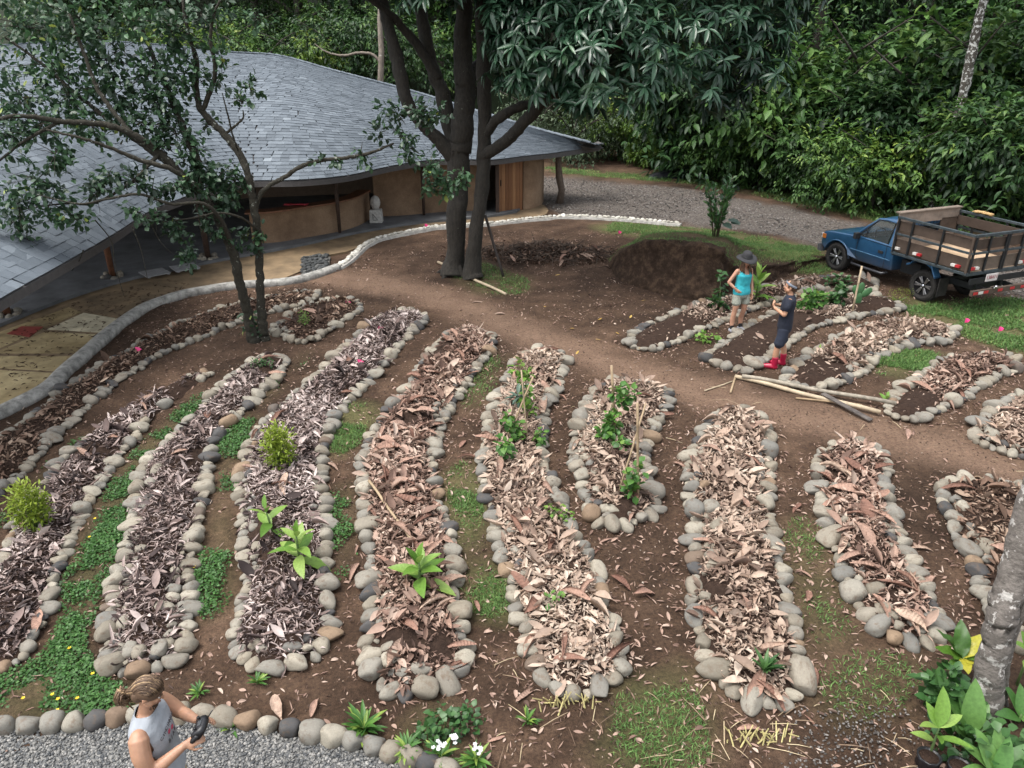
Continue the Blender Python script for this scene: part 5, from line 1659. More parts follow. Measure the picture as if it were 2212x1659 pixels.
# door: seam lines, handle, moulding, badge
mb = MB()
for sy in (1, -1):
    for a, b in (((1.20, .815, .46), (1.20, .815, 1.03)), ((2.12, .815, .60), (2.12, .815, 1.02)), ((1.20, .813, .46), (2.0, .813, .46)), ((2.0, .813, .46), (2.12, .815, .60))):
        mb.bar((a[0], a[1] * sy, a[2]), (b[0], b[1] * sy, b[2]), .008, .008)
mb.build('door_seam', PLAST, truck)
for sy in (1, -1):
    mb = MB(); mb.box((1.36, .812 * sy, .83), (.15, .018, .07)); mb.build('door_handle', PLAST, truck, bevel=.008)
    mb = MB(); mb.bar((2.32, .822 * sy, .70), (1.04, .822 * sy, .70), .016, .012); mb.build('side_moulding', mat_plain('light_blue_trim', (.10, .22, .36), .35) if sy == 1 else bpy.data.materials['light_blue_trim'], truck)
    mb = MB(); mb.box((2.1, .90 * sy, 1.08), (.09, .16, .15)); mb.tube([(2.12, .80 * sy, 1.04), (2.11, .86 * sy, 1.06)], .022, 6)
    mb.build('wing_mirror', PLAST, truck, bevel=.02)
    mb = MB(); mb.tube([(2.28, .70 * sy, .36), (2.2, .80 * sy, .33), (1.7, .82 * sy, .33), (1.2, .82 * sy, .33), (1.12, .70 * sy, .36)], .035, 8); mb.build('side_step', mat_plain('step_bar', (.06, .06, .065), .35, .6) if sy == 1 else bpy.data.materials['step_bar'], truck, smooth=True)
    mb = MB()       # flared lip over the front wheel
    mb.tube([(wb + .45 * math.cos(a), (hwid(wb) + .004) * sy, .36 + .44 * math.sin(a)) for a in np.linspace(.12, math.pi - .12, 12)], .022, 6)
    mb.build('wheel_arch', BLUE, truck, smooth=True)
    mb = MB(); mb.box((3.37, .66 * sy, .80), (.10, .2, .12)); mb.build('headlight', mat_plain('lamp_glass', (.6, .6, .58), .1) if sy == 1 else bpy.data.materials['lamp_glass'], truck, bevel=.015)
    mb = MB(); mb.box((3.30, .775 * sy, .80), (.12, .03, .12)); mb.build('turn_signal', mat_plain('amber', (.5, .16, .03), .3) if sy == 1 else bpy.data.materials['amber'], truck, bevel=.008)
mb = MB(); mb.loft([[Vector((3.30, s_ * .83, .38)), Vector((3.52 - .1 * abs(s_) ** 3, s_ * .83, .40)), Vector((3.54 - .1 * abs(s_) ** 3, s_ * .83, .56)), Vector((3.34, s_ * .83, .58))] for s_ in (-1, -.8, -.4, 0, .4, .8, 1)])
mb.build('front_bumper', mat_plain('grey_bumper', (.10, .10, .105), .5), truck, auto=.6)
mb = MB(); mb.box((3.415, 0, .76), (.04, 1.05, .2)); mb.build('grille', PLAST, truck, bevel=.01)
# badge with small letters on the front wing
def text_mesh(txt, size, name, mat, parent, M, ext=.002, space=1.0):
    cu = bpy.data.curves.new(name, 'FONT'); cu.body = txt; cu.size = size; cu.extrude = ext; cu.align_x = 'CENTER'; cu.align_y = 'CENTER'; cu.space_character = space
    ob = bpy.data.objects.new(name, cu); COL.objects.link(ob)
    dg = bpy.context.evaluated_depsgraph_get()
    me = bpy.data.meshes.new_from_object(ob.evaluated_get(dg))
    bpy.data.objects.remove(ob); bpy.data.curves.remove(cu)
    o = link(name, me, mat, parent); o.matrix_basis = M
    return o
# wheels
def wheel(x_, y_, sy):
    w = link('wheel', None, None, truck, (x_, y_, .36))
    mb = MB()
    prof = [(.235, -.10), (.30, -.118), (.345, -.105), (.362, -.07), (.365, 0), (.362, .07), (.345, .105), (.30, .118), (.235, .10)]
    mb.lathe([(r_, h_) for r_, h_ in prof], axis='y', n=36, caps=False)
    for k in range(36):
        a = 2 * math.pi * k / 36
        for hh in (-.055, .055):
            mb.box((.366 * math.cos(a + hh), hh, .366 * math.sin(a + hh)), (.012, .085, .038), Matrix.Rotation(-a - hh, 3, 'Y'))
    mb.build('tyre', RUBBER, w, auto=.5)
    mb = MB(); mb.lathe([(.02, .02 * sy), (.232, .05 * sy), (.238, .095 * sy), (.225, .098 * sy), (.215, .06 * sy), (.02, .03 * sy)], axis='y', n=30)
    rim = mb.build('rim', mat_plain('rim_dark', (.03, .03, .032), .35, .7) if 'rim_dark' not in bpy.data.materials else bpy.data.materials['rim_dark'], w, auto=.5)
    for k in range(6):
        mb = MB()
        for da in (-.13, .13):
            a = 2 * math.pi * k / 6 + da
            mb.bar((.06 * math.cos(a - da * .3), .075 * sy, .06 * math.sin(a - da * .3)), (.222 * math.cos(a), .088 * sy, .222 * math.sin(a)), .03, .022, up=(0, 1, 0))
        mb.build('spoke', ALLOY, rim, bevel=.004, seg=1)
    mb = MB(); mb.lathe([(.0, .105 * sy), (.03, .104 * sy), (.042, .09 * sy), (.045, .05 * sy)], axis='y', n=16); mb.build('hub_cap', CHROME, rim, smooth=True)
for x_ in (0, wb):
    for sy in (1, -1): wheel(x_, .70 * sy, sy)
# chassis
mb = MB()
for sy in (1, -1): mb.bar((3.3, .42 * sy, .52), (-1.0, .42 * sy, .58), .08, .14)
for xx in (-.9, -.3, .5, 1.2, 2.2): mb.bar((xx, -.42, .56), (xx, .42, .56), .08, .1)
mb.bar((0, -.66, .36), (0, .66, .36), .1, .1); mb.bar((wb, -.6, .36), (wb, .6, .36), .08, .08)
mb.box((.55, .5, .62), (.55, .3, .3))
mb.build('chassis', DARKM, truck)
for sy in (1, -1):
    mb = MB()
    sh = [(.46, .80), (.36, .84), (.26, .96), (-.02, .97), (-.22, .90), (-.36, .68)]
    mb.loft([[Vector((a, .74 * sy, b)), Vector((a, .93 * sy, b)), Vector((a, .935 * sy, b - .05)), Vector((a, .74 * sy, b - .03))] for a, b in sh])
    mb.build('mudguard', BLUE, truck, bevel=.008, seg=2)
    mb = MB(); mb.box((-.46, .72 * sy, .45), (.015, .3, .42)); mb.build('mud_flap', RUBBER, truck)
# the bed
BX0, BX1, BW, BZ = .90, -1.14, .98, 1.0
WOODG = mat_ramp('weathered_board', [(0, (.085, .060, .045)), (.4, (.14, .105, .08)), (.7, (.19, .15, .118)), (1, (.26, .21, .17))], rough=.85, by='object', nscale=3, namt=.5, bscale=16, bdist=.006, bstr=.5)
WOODD = mat_ramp('dark_board', [(0, (.045, .031, .024)), (1, (.095, .068, .051))], rough=.85, by='object', nscale=4, namt=.4, bscale=16, bdist=.006, bstr=.4)
WOODL = mat_ramp('new_board', [(0, (.34, .24, .15)), (1, (.46, .34, .23))], rough=.8, by='object', nscale=4, namt=.25, bscale=16, bdist=.004, bstr=.3)
sb = thing  # alias unused
bedp = link('stake_bed', None, None, truck)
def board(name, a, b, w, h, mat, up=(0, 0, 1), parent=bedp):
    mb = MB(); mb.bar(a, b, w, h, up=up)
    return mb.build(name, mat, parent, bevel=.004, seg=1)
# floor planks
npl = 10
for k in range(npl):
    y_ = -BW + .06 + (2 * BW - .12) * (k + .5) / npl
    board('floor_plank', (BX0 - .02, y_, BZ), (BX1 + .02, y_, BZ), (2 * BW - .12) / npl * .96, .03, WOODL)
board('cross_beam', (BX0 - .05, -BW, BZ - .06), (BX0 - .05, BW, BZ - .06), .07, .08, DARKM)
board('cross_beam', (BX1 + .05, -BW, BZ - .06), (BX1 + .05, BW, BZ - .06), .07, .08, DARKM)
board('cross_beam', (0, -BW + .05, BZ - .06), (0, BW - .05, BZ - .06), .07, .08, DARKM)
TOPZ = BZ + .80
for sy in (1, -1):
    yy = BW * sy
    board('sill_rail', (BX0, yy, BZ - .04), (BX1, yy, BZ - .04), .05, .06, GREYM)
    board('mid_rail', (BX0, yy + .012 * sy, BZ + .42), (BX1, yy + .012 * sy, BZ + .42), .03, .05, GREYM)
    board('top_rail', (BX0, yy, TOPZ), (BX1, yy, TOPZ), .055, .055, GREYM)
    for k, f in enumerate((0.02, .22, .62, .985)):
        xx = BX0 + (BX1 - BX0) * f
        board('stake', (xx, yy + .008 * sy, BZ - .02), (xx, yy + .008 * sy, TOPZ - .02), .04, .045, DARKM if f < .98 else WOODD)
    yb = yy - .04 * sy
    for z_, h_, mt in ((BZ + .15, .29, WOODD), (BZ + .60, .22, WOODD)):
        board('side_board', (BX0 - .03, yb, z_), (BX1 + .03, yb, z_), .022, h_, mt)
    for f, kinds in ((.05, 'w'), (.30, 'wr'), (.80, 'wr')):
        for j, kk in enumerate(kinds):
            mb = MB(); xx = BX0 + (BX1 - BX0) * f - .11 * j
            mb.box((xx - .05, yy + .002 * sy, BZ + .085), (.105, .06, .055))
            mb.build('reflector', mat_plain('reflector_' + kk, (.62, .6, .56) if kk == 'w' else (.42, .03, .035), .35) if ('reflector_' + kk) not in bpy.data.materials else bpy.data.materials['reflector_' + kk], bedp)
# tail gate
xx = BX1
board('sill_rail', (xx, -BW, BZ - .04), (xx, BW, BZ - .04), .05, .07, GREYM)
board('mid_rail', (xx - .012, -BW, BZ + .42), (xx - .012, BW, BZ + .42), .03, .05, GREYM)
board('top_rail', (xx, -BW, TOPZ + .002), (xx, BW, TOPZ + .002), .055, .06, GREYM)
for f in (.02, .24, .5, .53, .76, .98):
    yy = BW - 2 * BW * f
    board('stake', (xx - .008, yy, BZ - .02), (xx - .008, yy, TOPZ - .02), .045, .04, DARKM)
for z_, h_, mt in ((BZ + .15, .29, WOODG), (BZ + .60, .22, WOODD)):
    board('gate_board', (xx + .035, -BW + .04, z_), (xx + .035, BW - .04, z_), .022, h_, mt)
for f, kinds in ((.03, 'rw'), (.78, 'wr')):
    for j, kk in enumerate(kinds):
        mb = MB(); mb.box((xx - .004, BW - 2 * BW * f - .06 - .12 * j, BZ + .085), (.07, .115, .055)); mb.build('reflector', bpy.data.materials['reflector_' + kk], bedp)
# headboard with a wire window
HZ = TOPZ + .08
for k, (z0, z1) in enumerate(((BZ, BZ + .30), (HZ - .26, HZ))):
    board('headboard_board', (BX0 + .0, -BW, (z0 + z1) / 2), (BX0 + .0, BW, (z0 + z1) / 2), .04, (z1 - z0), WOODG)
for (y0, y1) in ((-BW, -.42), (.42, BW)):
    board('headboard_board', (BX0 - .001, y0, BZ + .49), (BX0 - .001, y1, BZ + .49), .038, .375, WOODG)
board('headboard_cap', (BX0 + .02, -BW - .02, HZ + .018), (BX0 + .02, BW + .02, HZ + .018), .16, .035, WOODG)
mb = MB()
for k in range(9): mb.tube([(BX0, -.4 + .1 * k, BZ + .3), (BX0, -.4 + .1 * k, BZ + .68)], .006, 5)
for k in range(4): mb.tube([(BX0, -.42, BZ + .34 + .1 * k), (BX0, .42, BZ + .34 + .1 * k)], .006, 5)
mb.build('window_grille', DARKM, bedp)
# plate, lights and rear bumper bar
mb = MB(); mb.box((xx - .10, .30, .86), (.012, .36, .17)); plate = mb.build('number_plate', mat_plain('plate_white', (.62, .58, .56), .5), truck, bevel=.004)
mb = MB(); mb.bar((xx - .05, -.9, .80), (xx - .05, .9, .80), .05, .12); mb.build('lamp_bar', DARKM, truck)
Mt = Matrix.Translation((xx - .109, .30, .86)) @ Matrix.Rotation(math.pi / 2, 4, 'X') @ Matrix.Rotation(-math.pi / 2, 4, 'Y')
text_mesh('138411', .115, 'plate_number', mat_plain('plate_red', (.30, .06, .07), .6), plate, Mt)
rb = MB(); rb.box((xx - .14, 0, .56), (.07, 1.75, .12)); rbo = rb.build('rear_bumper', WOODG, truck, bevel=.008)
for j, (y_, kk) in enumerate(((.78, 'r'), (.62, 'w'), (.46, 'r'), (.02, 'r'), (-.36, 'r'), (-.7, 'r'))):
    mb = MB(); mb.box((xx - .178, y_, .56), (.008, .14, .06)); mb.build('reflector', bpy.data.materials['reflector_' + kk], rbo)
mb = MB(); mb.tube([(xx - .14, .25, .62), (xx - .22, .25, .64)], .02, 6); mb.lathe([(.0, .05), (.028, .04), (.03, .01), (.015, -.02)], (xx - .22, .25, .65), n=12); mb.build('tow_ball', CHROME, truck, smooth=True)
for sy in (1, -1):
    mb = MB(); mb.bar((xx + .1, .42 * sy, .6), (xx - .12, .42 * sy, .58), .05, .1); mb.build('bumper_bracket', DARKM, truck)
Mt = Matrix.Translation((2.02 + .22, .818, .80)) @ Matrix.Rotation(math.pi, 4, 'Z') @ Matrix.Rotation(math.pi / 2, 4, 'X')
# gloves lying on the far side rail
q = truck.matrix_basis @ Vector((.25, -BW, TOPZ + .03))
gl = thing('work_glove', 'pair of tan work gloves lying on the far rail of the truck bed', 'gloves', tuple(q), math.atan2(fwd.y, fwd.x))
GLV = mat_plain('tan_leather', (.42, .28, .12), .8)
for k, (ox, rz_) in enumerate(((.13, .3), (-.10, -.2))):
    mb = MB(); M3 = Matrix.Rotation(rz_, 3, 'Z')
    def gv(*v): return M3 @ Vector(v) + Vector((ox, 0, .03))
    mb.loft([[gv(-.13 + .05 * i, w_ * math.cos(a), h_ * math.sin(a) + .01) for a in np.linspace(0, 2 * math.pi, 10, endpoint=False)] for i, (w_, h_) in enumerate(((.05, .035), (.055, .035), (.05, .03), (.058, .035), (.055, .03)))])
    for f in range(4): mb.tube([gv(.06, -.04 + .026 * f, .01), gv(.11, -.045 + .03 * f, .015), gv(.145, -.045 + .03 * f, -.005)], [.014, .013, .009], 6)
    mb.tube([gv(0, .05, .01), gv(.05, .085, .01), (gv(.08, .09, .0))], [.015, .014, .009], 6)
    mb.build('glove', GLV, gl, smooth=True)
# ------------------------------------------------------------------ people
SKIN = None
def skin_mat(name, c):
    m, nd, lk, bs, out = nodes(name)
    co = coord(nd)
    n = tex_noise(nd, lk, 12, 4, .6, co)
    r = ramp(nd, [(.3, tuple(v * .82 for v in c)), (.7, tuple(v * 1.08 for v in c))]); lk.new(n.outputs[0], r.inputs[0])
    lk.new(r.outputs[0], bs.inputs['Base Color'])
    bs.inputs['Roughness'].default_value = .5
    bs.inputs['Subsurface Weight'].default_value = .12
    bs.inputs['Subsurface Radius'].default_value = (.01, .004, .002)
    return m
def ell(c, ax, ay, ux, uy, n=16, sq=2.0):
    """ring of n points, half axes ax along ux and ay along uy"""
    out_ = []
    for k in range(n):
        a = 2 * math.pi * k / n
        ca, sa = math.cos(a), math.sin(a)
        q = (abs(ca) ** sq + abs(sa) ** sq) ** (-1 / sq)
        out_.append(Vector(c) + Vector(ux) * (ax * ca * q) + Vector(uy) * (ay * sa * q))
    return out_
def limb(mb, pts, rads, n=12, flat=1.0):
    c = catmull([Vector(p) for p in pts], (len(pts) - 1) * 4 + 1)
    r = np.interp(np.linspace(0, 1, len(c)), np.linspace(0, 1, len(rads)), rads)
    pts2 = [Vector(p) for p in c]
    d0, d1 = (pts2[1] - pts2[0]).normalized(), (pts2[-1] - pts2[-2]).normalized()
    pts2 = [pts2[0] - d0 * r[0] * .7] + pts2 + [pts2[-1] + d1 * r[-1] * .7]
    mb.tube(pts2, [r[0] * .5] + list(r) + [r[-1] * .5], n, flat=flat)
def torso(mb, secs, n=20, sq=2.3):
    """secs: (centre, half width, half depth, side axis, depth axis)"""
    mb.loft([ell(c, w, d, ux, uy, n, sq) for c, w, d, ux, uy in secs])
def ball(mb, c, rx, ry, rz, M=None, n=14):
    prof = [(math.sin(a), math.cos(a)) for a in np.linspace(math.pi - .05, .05, 11)]
    V = len(mb.V)
    mb.lathe(prof, (0, 0, 0), n=n)
    for i in range(V, len(mb.V)):
        v = Vector(mb.V[i]); v = Vector((v.x * rx, v.y * ry, v.z * rz))
        if M is not None: v = M @ v
        mb.V[i] = tuple(v + Vector(c))
def fuse(mb, name, mat, parent, voxel=.011, smooth=6, mats=None):
    """one continuous surface from overlapping shapes"""
    me = mb.mesh(name, True)
    bm = bmesh.new(); bm.from_mesh(me); bmesh.ops.recalc_face_normals(bm, faces=bm.faces); bm.to_mesh(me); bm.free()
    o = link(name, me, mat, parent)
    r = o.modifiers.new('fuse', 'REMESH'); r.mode = 'VOXEL'; r.voxel_size = voxel; r.use_smooth_shade = True
    s = o.modifiers.new('relax', 'SMOOTH'); s.factor = .5; s.iterations = smooth
    dg = bpy.context.evaluated_depsgraph_get()
    me2 = bpy.data.meshes.new_from_object(o.evaluated_get(dg))
    o.modifiers.clear(); o.data = me2; bpy.data.meshes.remove(me)
    me2.name = name
    if len(me2.materials) == 0: me2.materials.append(mat)
    me2.polygons.foreach_set('use_smooth', np.ones(len(me2.polygons), dtype=bool))
    return o
def head_shape(mb, c, M, s=1.0):
    """skull, jaw, nose, ears, brow; M: head axes as columns (right, front, up)"""
    def T(x, y, z_): return Vector(c) + M @ Vector((x * s, y * s, z_ * s))
    ball(mb, T(0, -.012, .035), .078 * s, .098 * s, .092 * s, M, 18)
    ball(mb, T(0, .028, -.035), .060 * s, .066 * s, .082 * s, M, 16)
    ball(mb, T(0, .052, -.095), .030 * s, .026 * s, .022 * s, M)          # chin
    for sx in (-1, 1):
        ball(mb, T(.058 * sx, .022, -.055), .017 * s, .035 * s, .03 * s, M)
        ball(mb, T(.080 * sx, -.012, -.005), .010 * s, .022 * s, .032 * s, M)   # ear
        ball(mb, T(.034 * sx, .072, -.018), .022 * s, .018 * s, .018 * s, M)    # cheek
        ball(mb, T(.030 * sx, .080, .030), .026 * s, .012 * s, .009 * s, M)     # brow
    mb.loft([ell(T(0, .080, .030), .010 * s, .010 * s, M @ Vector((1, 0, 0)), M @ Vector((0, 1, 0)), 8), ell(T(0, .100, -.005), .013 * s, .013 * s, M @ Vector((1, 0, 0)), M @ Vector((0, 1, 0)), 8), ell(T(0, .106, -.018), .017 * s, .015 * s, M @ Vector((1, 0, 0)), M @ Vector((0, 1, 0)), 8), ell(T(0, .085, -.028), .014 * s, .010 * s, M @ Vector((1, 0, 0)), M @ Vector((0, 1, 0)), 8)])
    mb.tube([T(-.024, .076, -.058), T(0, .088, -.056), T(.024, .076, -.058)], [.006 * s, .009 * s, .006 * s], 6)
    mb.tube([T(-.02, .076, -.068), T(0, .087, -.069), T(.02, .076, -.068)], [.006 * s, .009 * s, .006 * s], 6)
def face_details(c, M, s, parent, lip=(.30, .12, .10), brow=(.06, .035, .02)):
    def T(x, y, z_): return Vector(c) + M @ Vector((x * s, y * s, z_ * s))
    for sx in (-1, 1):
        mb = MB(); ball(mb, T(.031 * sx, .079, .012), .013 * s, .010 * s, .009 * s, M); mb.build('eye', mat_get('eye_white', (.6, .58, .55), .3), parent, smooth=True)
        mb = MB(); ball(mb, T(.031 * sx, .088, .012), .006 * s, .003 * s, .006 * s, M); mb.build('iris', mat_get('iris_dark', (.03, .02, .015), .3), parent, smooth=True)
        mb = MB(); mb.tube([T(.014 * sx, .094, .034), T(.032 * sx, .092, .040), T(.05 * sx, .080, .034)], [.004 * s, .005 * s, .003 * s], 5); mb.build('eyebrow', mat_get('brow_hair', brow, .9), parent, smooth=True)
    mb = MB(); mb.tube([T(-.022, .083, -.062), T(0, .096, -.062), T(.022, .083, -.062)], [.004 * s, .0065 * s, .004 * s], 6); mb.build('lips', mat_get('lip_skin', lip, .5), parent, smooth=True)
def mat_get(name, c, rough=.6, **k):
    return bpy.data.materials.get(name) or mat_plain(name, c, rough, **k)
def hand(mb, wrist, d, palm, thumb_side, s=1.0, curl=.5, spread=.10, curls=None):
    """palm and five fingers; d: pointing direction, palm: direction the palm faces, thumb_side: +1 or -1 along cross(d, palm)"""
    d, palm = Vector(d).normalized(), Vector(palm).normalized()
    sd = d.cross(palm).normalized() * thumb_side
    palm = (palm - d * palm.dot(d)).normalized()
    w = Vector(wrist)
    mb.loft([ell(w - d * .02 * s, .026 * s, .019 * s, sd, palm, 12, 2.4), ell(w + d * .02 * s, .032 * s, .016 * s, sd, palm, 12, 2.6), ell(w + d * .06 * s, .041 * s, .015 * s, sd, palm, 12, 2.8), ell(w + d * .092 * s, .041 * s, .013 * s, sd, palm, 12, 2.8)])
    tips = []
    for k, (off, L, r) in enumerate(((.031, .072, .0085), (.011, .080, .0090), (-.010, .074, .0085), (-.030, .058, .0075))):
        cu = (curls[k] if curls else curl)
        p0 = w + d * .085 * s + sd * off * s
        a = math.atan2(off, .25) * spread / .1
        dd = (d * math.cos(a) + sd * math.sin(a)).normalized()
        pts, ang = [p0], cu * .55
        for j, f in enumerate((.45, .32, .25)):
            v = dd * math.cos(ang) + palm * math.sin(ang)
            pts.append(pts[-1] + v * L * f * s)
            ang += cu * .75
        limb(mb, pts, [r * s * 1.08, r * s, r * s * .95, r * s * .78], 8)
        tips.append(pts[-1])
    p0 = w + d * .025 * s + sd * .028 * s
    v1 = (d * .65 + sd * .75 + palm * .25).normalized()
    v2 = (d * .9 + sd * .25 + palm * (.25 + .4 * curl)).normalized()
    limb(mb, [p0, p0 + v1 * .042 * s, p0 + v1 * .042 * s + v2 * .034 * s, p0 + v1 * .042 * s + v2 * .034 * s + (v2 + palm * .2).normalized() * .026 * s], [.0135 * s, .0115 * s, .010 * s, .008 * s], 8)
    return tips
EX, EY, EZ = Vector((1, 0, 0)), Vector((0, 1, 0)), Vector((0, 0, 1))

# ---------------- man with the controller, front left. Local axes: x = his right, y = front, z = up
mh = P(318, 1502, 1.545)
mfoot = Vector((mh.x - .035, mh.y, .03))
man = thing('person', 'man with long tied-back hair in a grey sleeveless shirt holding a black controller', 'person', tuple(mfoot), R(-84))
man.scale = (.92, .92, .92)
bpy.context.view_layer.update()
SK_M = skin_mat('tanned_skin', (.42, .235, .15))
b = MB()
LEAN = Vector((0, .03, 0))
# legs and hips
for sx in (-1, 1):
    limb(b, [(.09 * sx, 0, .88), (.10 * sx, .02, .50), (.105 * sx, -.01, .10)], [.088, .062, .040], 12)
    limb(b, [(.105 * sx, -.03, .05), (.11 * sx, .08, .035), (.115 * sx, .16, .03)], [.04, .042, .03], 10)
torso(b, [((0, 0, .80), .12, .09, EX, EY), ((0, 0, .92), .155, .105, EX, EY), ((0, .0, 1.05), .145, .095, EX, EY), ((0, .0, 1.20), .165, .105, EX, EY), ((0, -.01, 1.33), .185, .110, EX, EY), ((0, -.015, 1.42), .170, .090, EX, EY), ((0, -.01, 1.475), .095, .065, EX, EY), ((0, .0, 1.50), .055, .055, EX, EY)])
limb(b, [(0, -.012, 1.45), (0, .010, 1.53), (0, .035, 1.60)], [.062, .058, .058], 12)
for sx in (-1, 1): ball(b, (.175 * sx, -.012, 1.41), .068, .066, .066)
HM = Matrix.Rotation(R(2), 3, 'Z') @ Matrix.Rotation(R(-24), 3, 'X')
hc = Vector((0, .055, 1.665))
HS = .96
head_shape(b, hc, HM, HS)
# arms: forearms reach forward to the controller
ctrl = Vector((.06, .50, 1.30))
rsh, rel = Vector((.185, -.012, 1.41)), Vector((.275, .05, 1.15))
lsh, lel = Vector((-.185, -.012, 1.41)), Vector((-.235, .13, 1.19))
rwr, lwr = Vector((.150, .275, 1.265)), Vector((-.055, .315, 1.29))
limb(b, [rsh, rsh.lerp(rel, .45) + Vector((.018, -.01, 0)), rel], [.074, .070, .053], 12)
limb(b, [rel, rel.lerp(rwr, .35), rwr], [.050, .049, .030], 12)
limb(b, [lsh, lsh.lerp(lel, .45) + Vector((-.018, -.01, 0)), lel], [.074, .070, .053], 12)
limb(b, [lel, lel.lerp(lwr, .35), lwr], [.050, .049, .030], 12)
hand(b, rwr, (-.25, .93, .22), (-.75, -.15, -.6), -1, 1.04, .75)
hand(b, lwr, (.12, .96, .22), (.75, -.1, -.6), 1, 1.04, .75)
for sx in (-1, 1): ball(b, (.192 * sx, -.008, 1.385), .070, .072, .080)
fuse(b, 'body', SK_M, man, .0065, 14)
face_details(hc, HM, HS, man)
# hair: swept back into a bun, strands as fine tubes over a cap
HAIRM = mat_ramp('long_brown_hair', [(0, (.055, .034, .022)), (.5, (.13, .083, .054)), (.8, (.22, .148, .09)), (1, (.42, .29, .16))], rough=.55, by='rnd', nscale=18, namt=.4, bscale=80, bdist=.003, bstr=.4)
def HT(x, y, z_): return hc + HM @ Vector((x * HS, y * HS, z_ * HS))
mb = MB()
ball(mb, HT(0, -.016, .046), .0915 * HS, .108 * HS, .101 * HS, HM, 20)
ball(mb, HT(0, -.070, -.02), .068 * HS, .062 * HS, .075 * HS, HM, 16)
V0 = np.array(mb.V)
mb.build('hair', HAIRM, man, smooth=True)
mb = MB()
knot = HT(0, -.165, -.045)
cc = HT(0, -.016, .046)
for k in range(520):
    a = math.asin(random.uniform(-.97, .97))
    ps0 = R(random.choice((random.uniform(22, 40), random.uniform(22, 120))))
    j = Vector(rng.normal(0, .0015, 3))
    pts = []
    for s_ in np.linspace(0, 1, 6):
        ps = ps0 + (R(172) - ps0) * s_
        lift = 1.02 + .02 * math.sin(math.pi * s_)
        q_ = Vector((.0915 * math.sin(a) * (1 - .35 * s_ * s_), .108 * math.cos(a) * math.cos(ps) - .012 * s_, .101 * math.cos(a) * math.sin(ps) - .035 * s_ * s_)) * lift * HS
        pts.append(cc + HM @ q_ + j)
    mb.tube(pts + [knot + Vector(rng.normal(0, .008, 3))], [.002, .004, .0045, .0045, .0045, .0045, .004], 5, r=random.random() ** 1.5)
for k in range(110):       # loose bun / tail
    d_ = HM @ Vector((random.gauss(0, .35), -1 + random.gauss(0, .3), random.gauss(-.35, .5)))
    d_.normalize()
    p1 = knot + d_ * random.uniform(.04, .065)
    p2 = p1 + (d_ * .4 + Vector((0, 0, -.8))).normalized() * random.uniform(.03, .07)
    p3 = knot + Vector(rng.normal(0, .03, 3)) + Vector((0, 0, -.09)) if random.random() < .6 else knot + Vector(rng.normal(0, .02, 3)) + d_ * .02
    mb.tube([knot, p1, p2, p3], [.005, .006, .005, .003], 5, r=min(1, random.random() * .6 + .4))
tag(mb.build('hair_strands', HAIRM, man, smooth=True), kind='stuff')
mb = MB(); mb.tube([knot + HM @ Vector((.022 * math.cos(a), .012, .022 * math.sin(a))) for a in np.linspace(0, 6.283, 13)], .005, 6, caps=False); mb.build('hair_tie', mat_get('hair_tie', (.02, .02, .02), .8), man, smooth=True)
mb = MB()
for k in range(90):
    a = random.uniform(-1.35, 1.35); t_ = random.random()
    q = HT(.062 * math.sin(a), .030 + .052 * math.cos(a), -.055 - .052 * t_)
    mb.tube([q, q + HM @ Vector((.003 * math.sin(a), .008, -.014))], [.0035, .0012], 4)
tag(mb.build('beard', mat_get('beard_hair', (.055, .032, .02), .8), man), kind='stuff')
# shirt: open arm holes
SHIRT = mat_plain('grey_jersey', (.33, .355, .385), .9, var=.12, nscale=7, bscale=22, bdist=.012, bstr=.5)
def shirt_shell(name, secs, mat, parent, holes, n=40, thick=.004, wrinkle=.010, neck=None):
    rings = []
    for c, w, d_, ux, uy in secs: rings.append(ell(c, w, d_, ux, uy, n, 2.4))
    rr = []
    for i in range(len(rings) - 1):
        for s_ in (0, .25, .5, .75): rr.append([rings[i][k].lerp(rings[i + 1][k], s_) for k in range(n)])
    rr.append(rings[-1])
    V, F = [], []
    for i, ring in enumerate(rr):
        for k, v in enumerate(ring):
            w_ = wrinkle * (mnoise.noise(Vector((v.x * 9, v.y * 9, v.z * 5))) + .6 * mnoise.noise(Vector((v.x * 22, v.y * 22, v.z * 9))))
            o_ = Vector((v.x, v.y, 0)).normalized()
            V.append(v + o_ * w_)
    for i in range(len(rr) - 1):
        for k in range(n):
            f = (i * n + k, i * n + (k + 1) % n, (i + 1) * n + (k + 1) % n, (i + 1) * n + k)
            c = sum((V[j] for j in f), Vector()) / 4
            if any(((c - Vector(hc_)).x / hr[0]) ** 2 + ((c - Vector(hc_)).y / hr[1]) ** 2 + ((c - Vector(hc_)).z / hr[2]) ** 2 < 1 for hc_, hr in holes): continue
            F.append(f)
    mb = MB(); mb.add(V, F)
    o = mb.build(name, mat, parent, smooth=True)
    sm = o.modifiers.new('cloth', 'SOLIDIFY'); sm.thickness = thick; sm.offset = 1
    sd = o.modifiers.new('soft', 'SUBSURF'); sd.levels = 1; sd.render_levels = 1
    return o
secs = [((0, .01, .84), .195, .150, EX, EY), ((0, .01, .92), .190, .145, EX, EY), ((0, .008, 1.05), .180, .130, EX, EY), ((0, .005, 1.20), .185, .127, EX, EY), ((0, -.004, 1.33), .200, .127, EX, EY), ((0, -.012, 1.41), .192, .108, EX, EY), ((0, -.014, 1.455), .155, .088, EX, EY), ((0, -.012, 1.485), .098, .078, EX, EY), ((0, -.004, 1.50), .078, .074, EX, EY)]
holes = [((.235, -.005, 1.32), (.085, .105, .135)), ((-.235, -.005, 1.32), (.085, .105, .135)), ((.20, .0, 1.13), (.07, .09, .09))]
shirt = shirt_shell('shirt', secs, SHIRT, man, holes, 48)
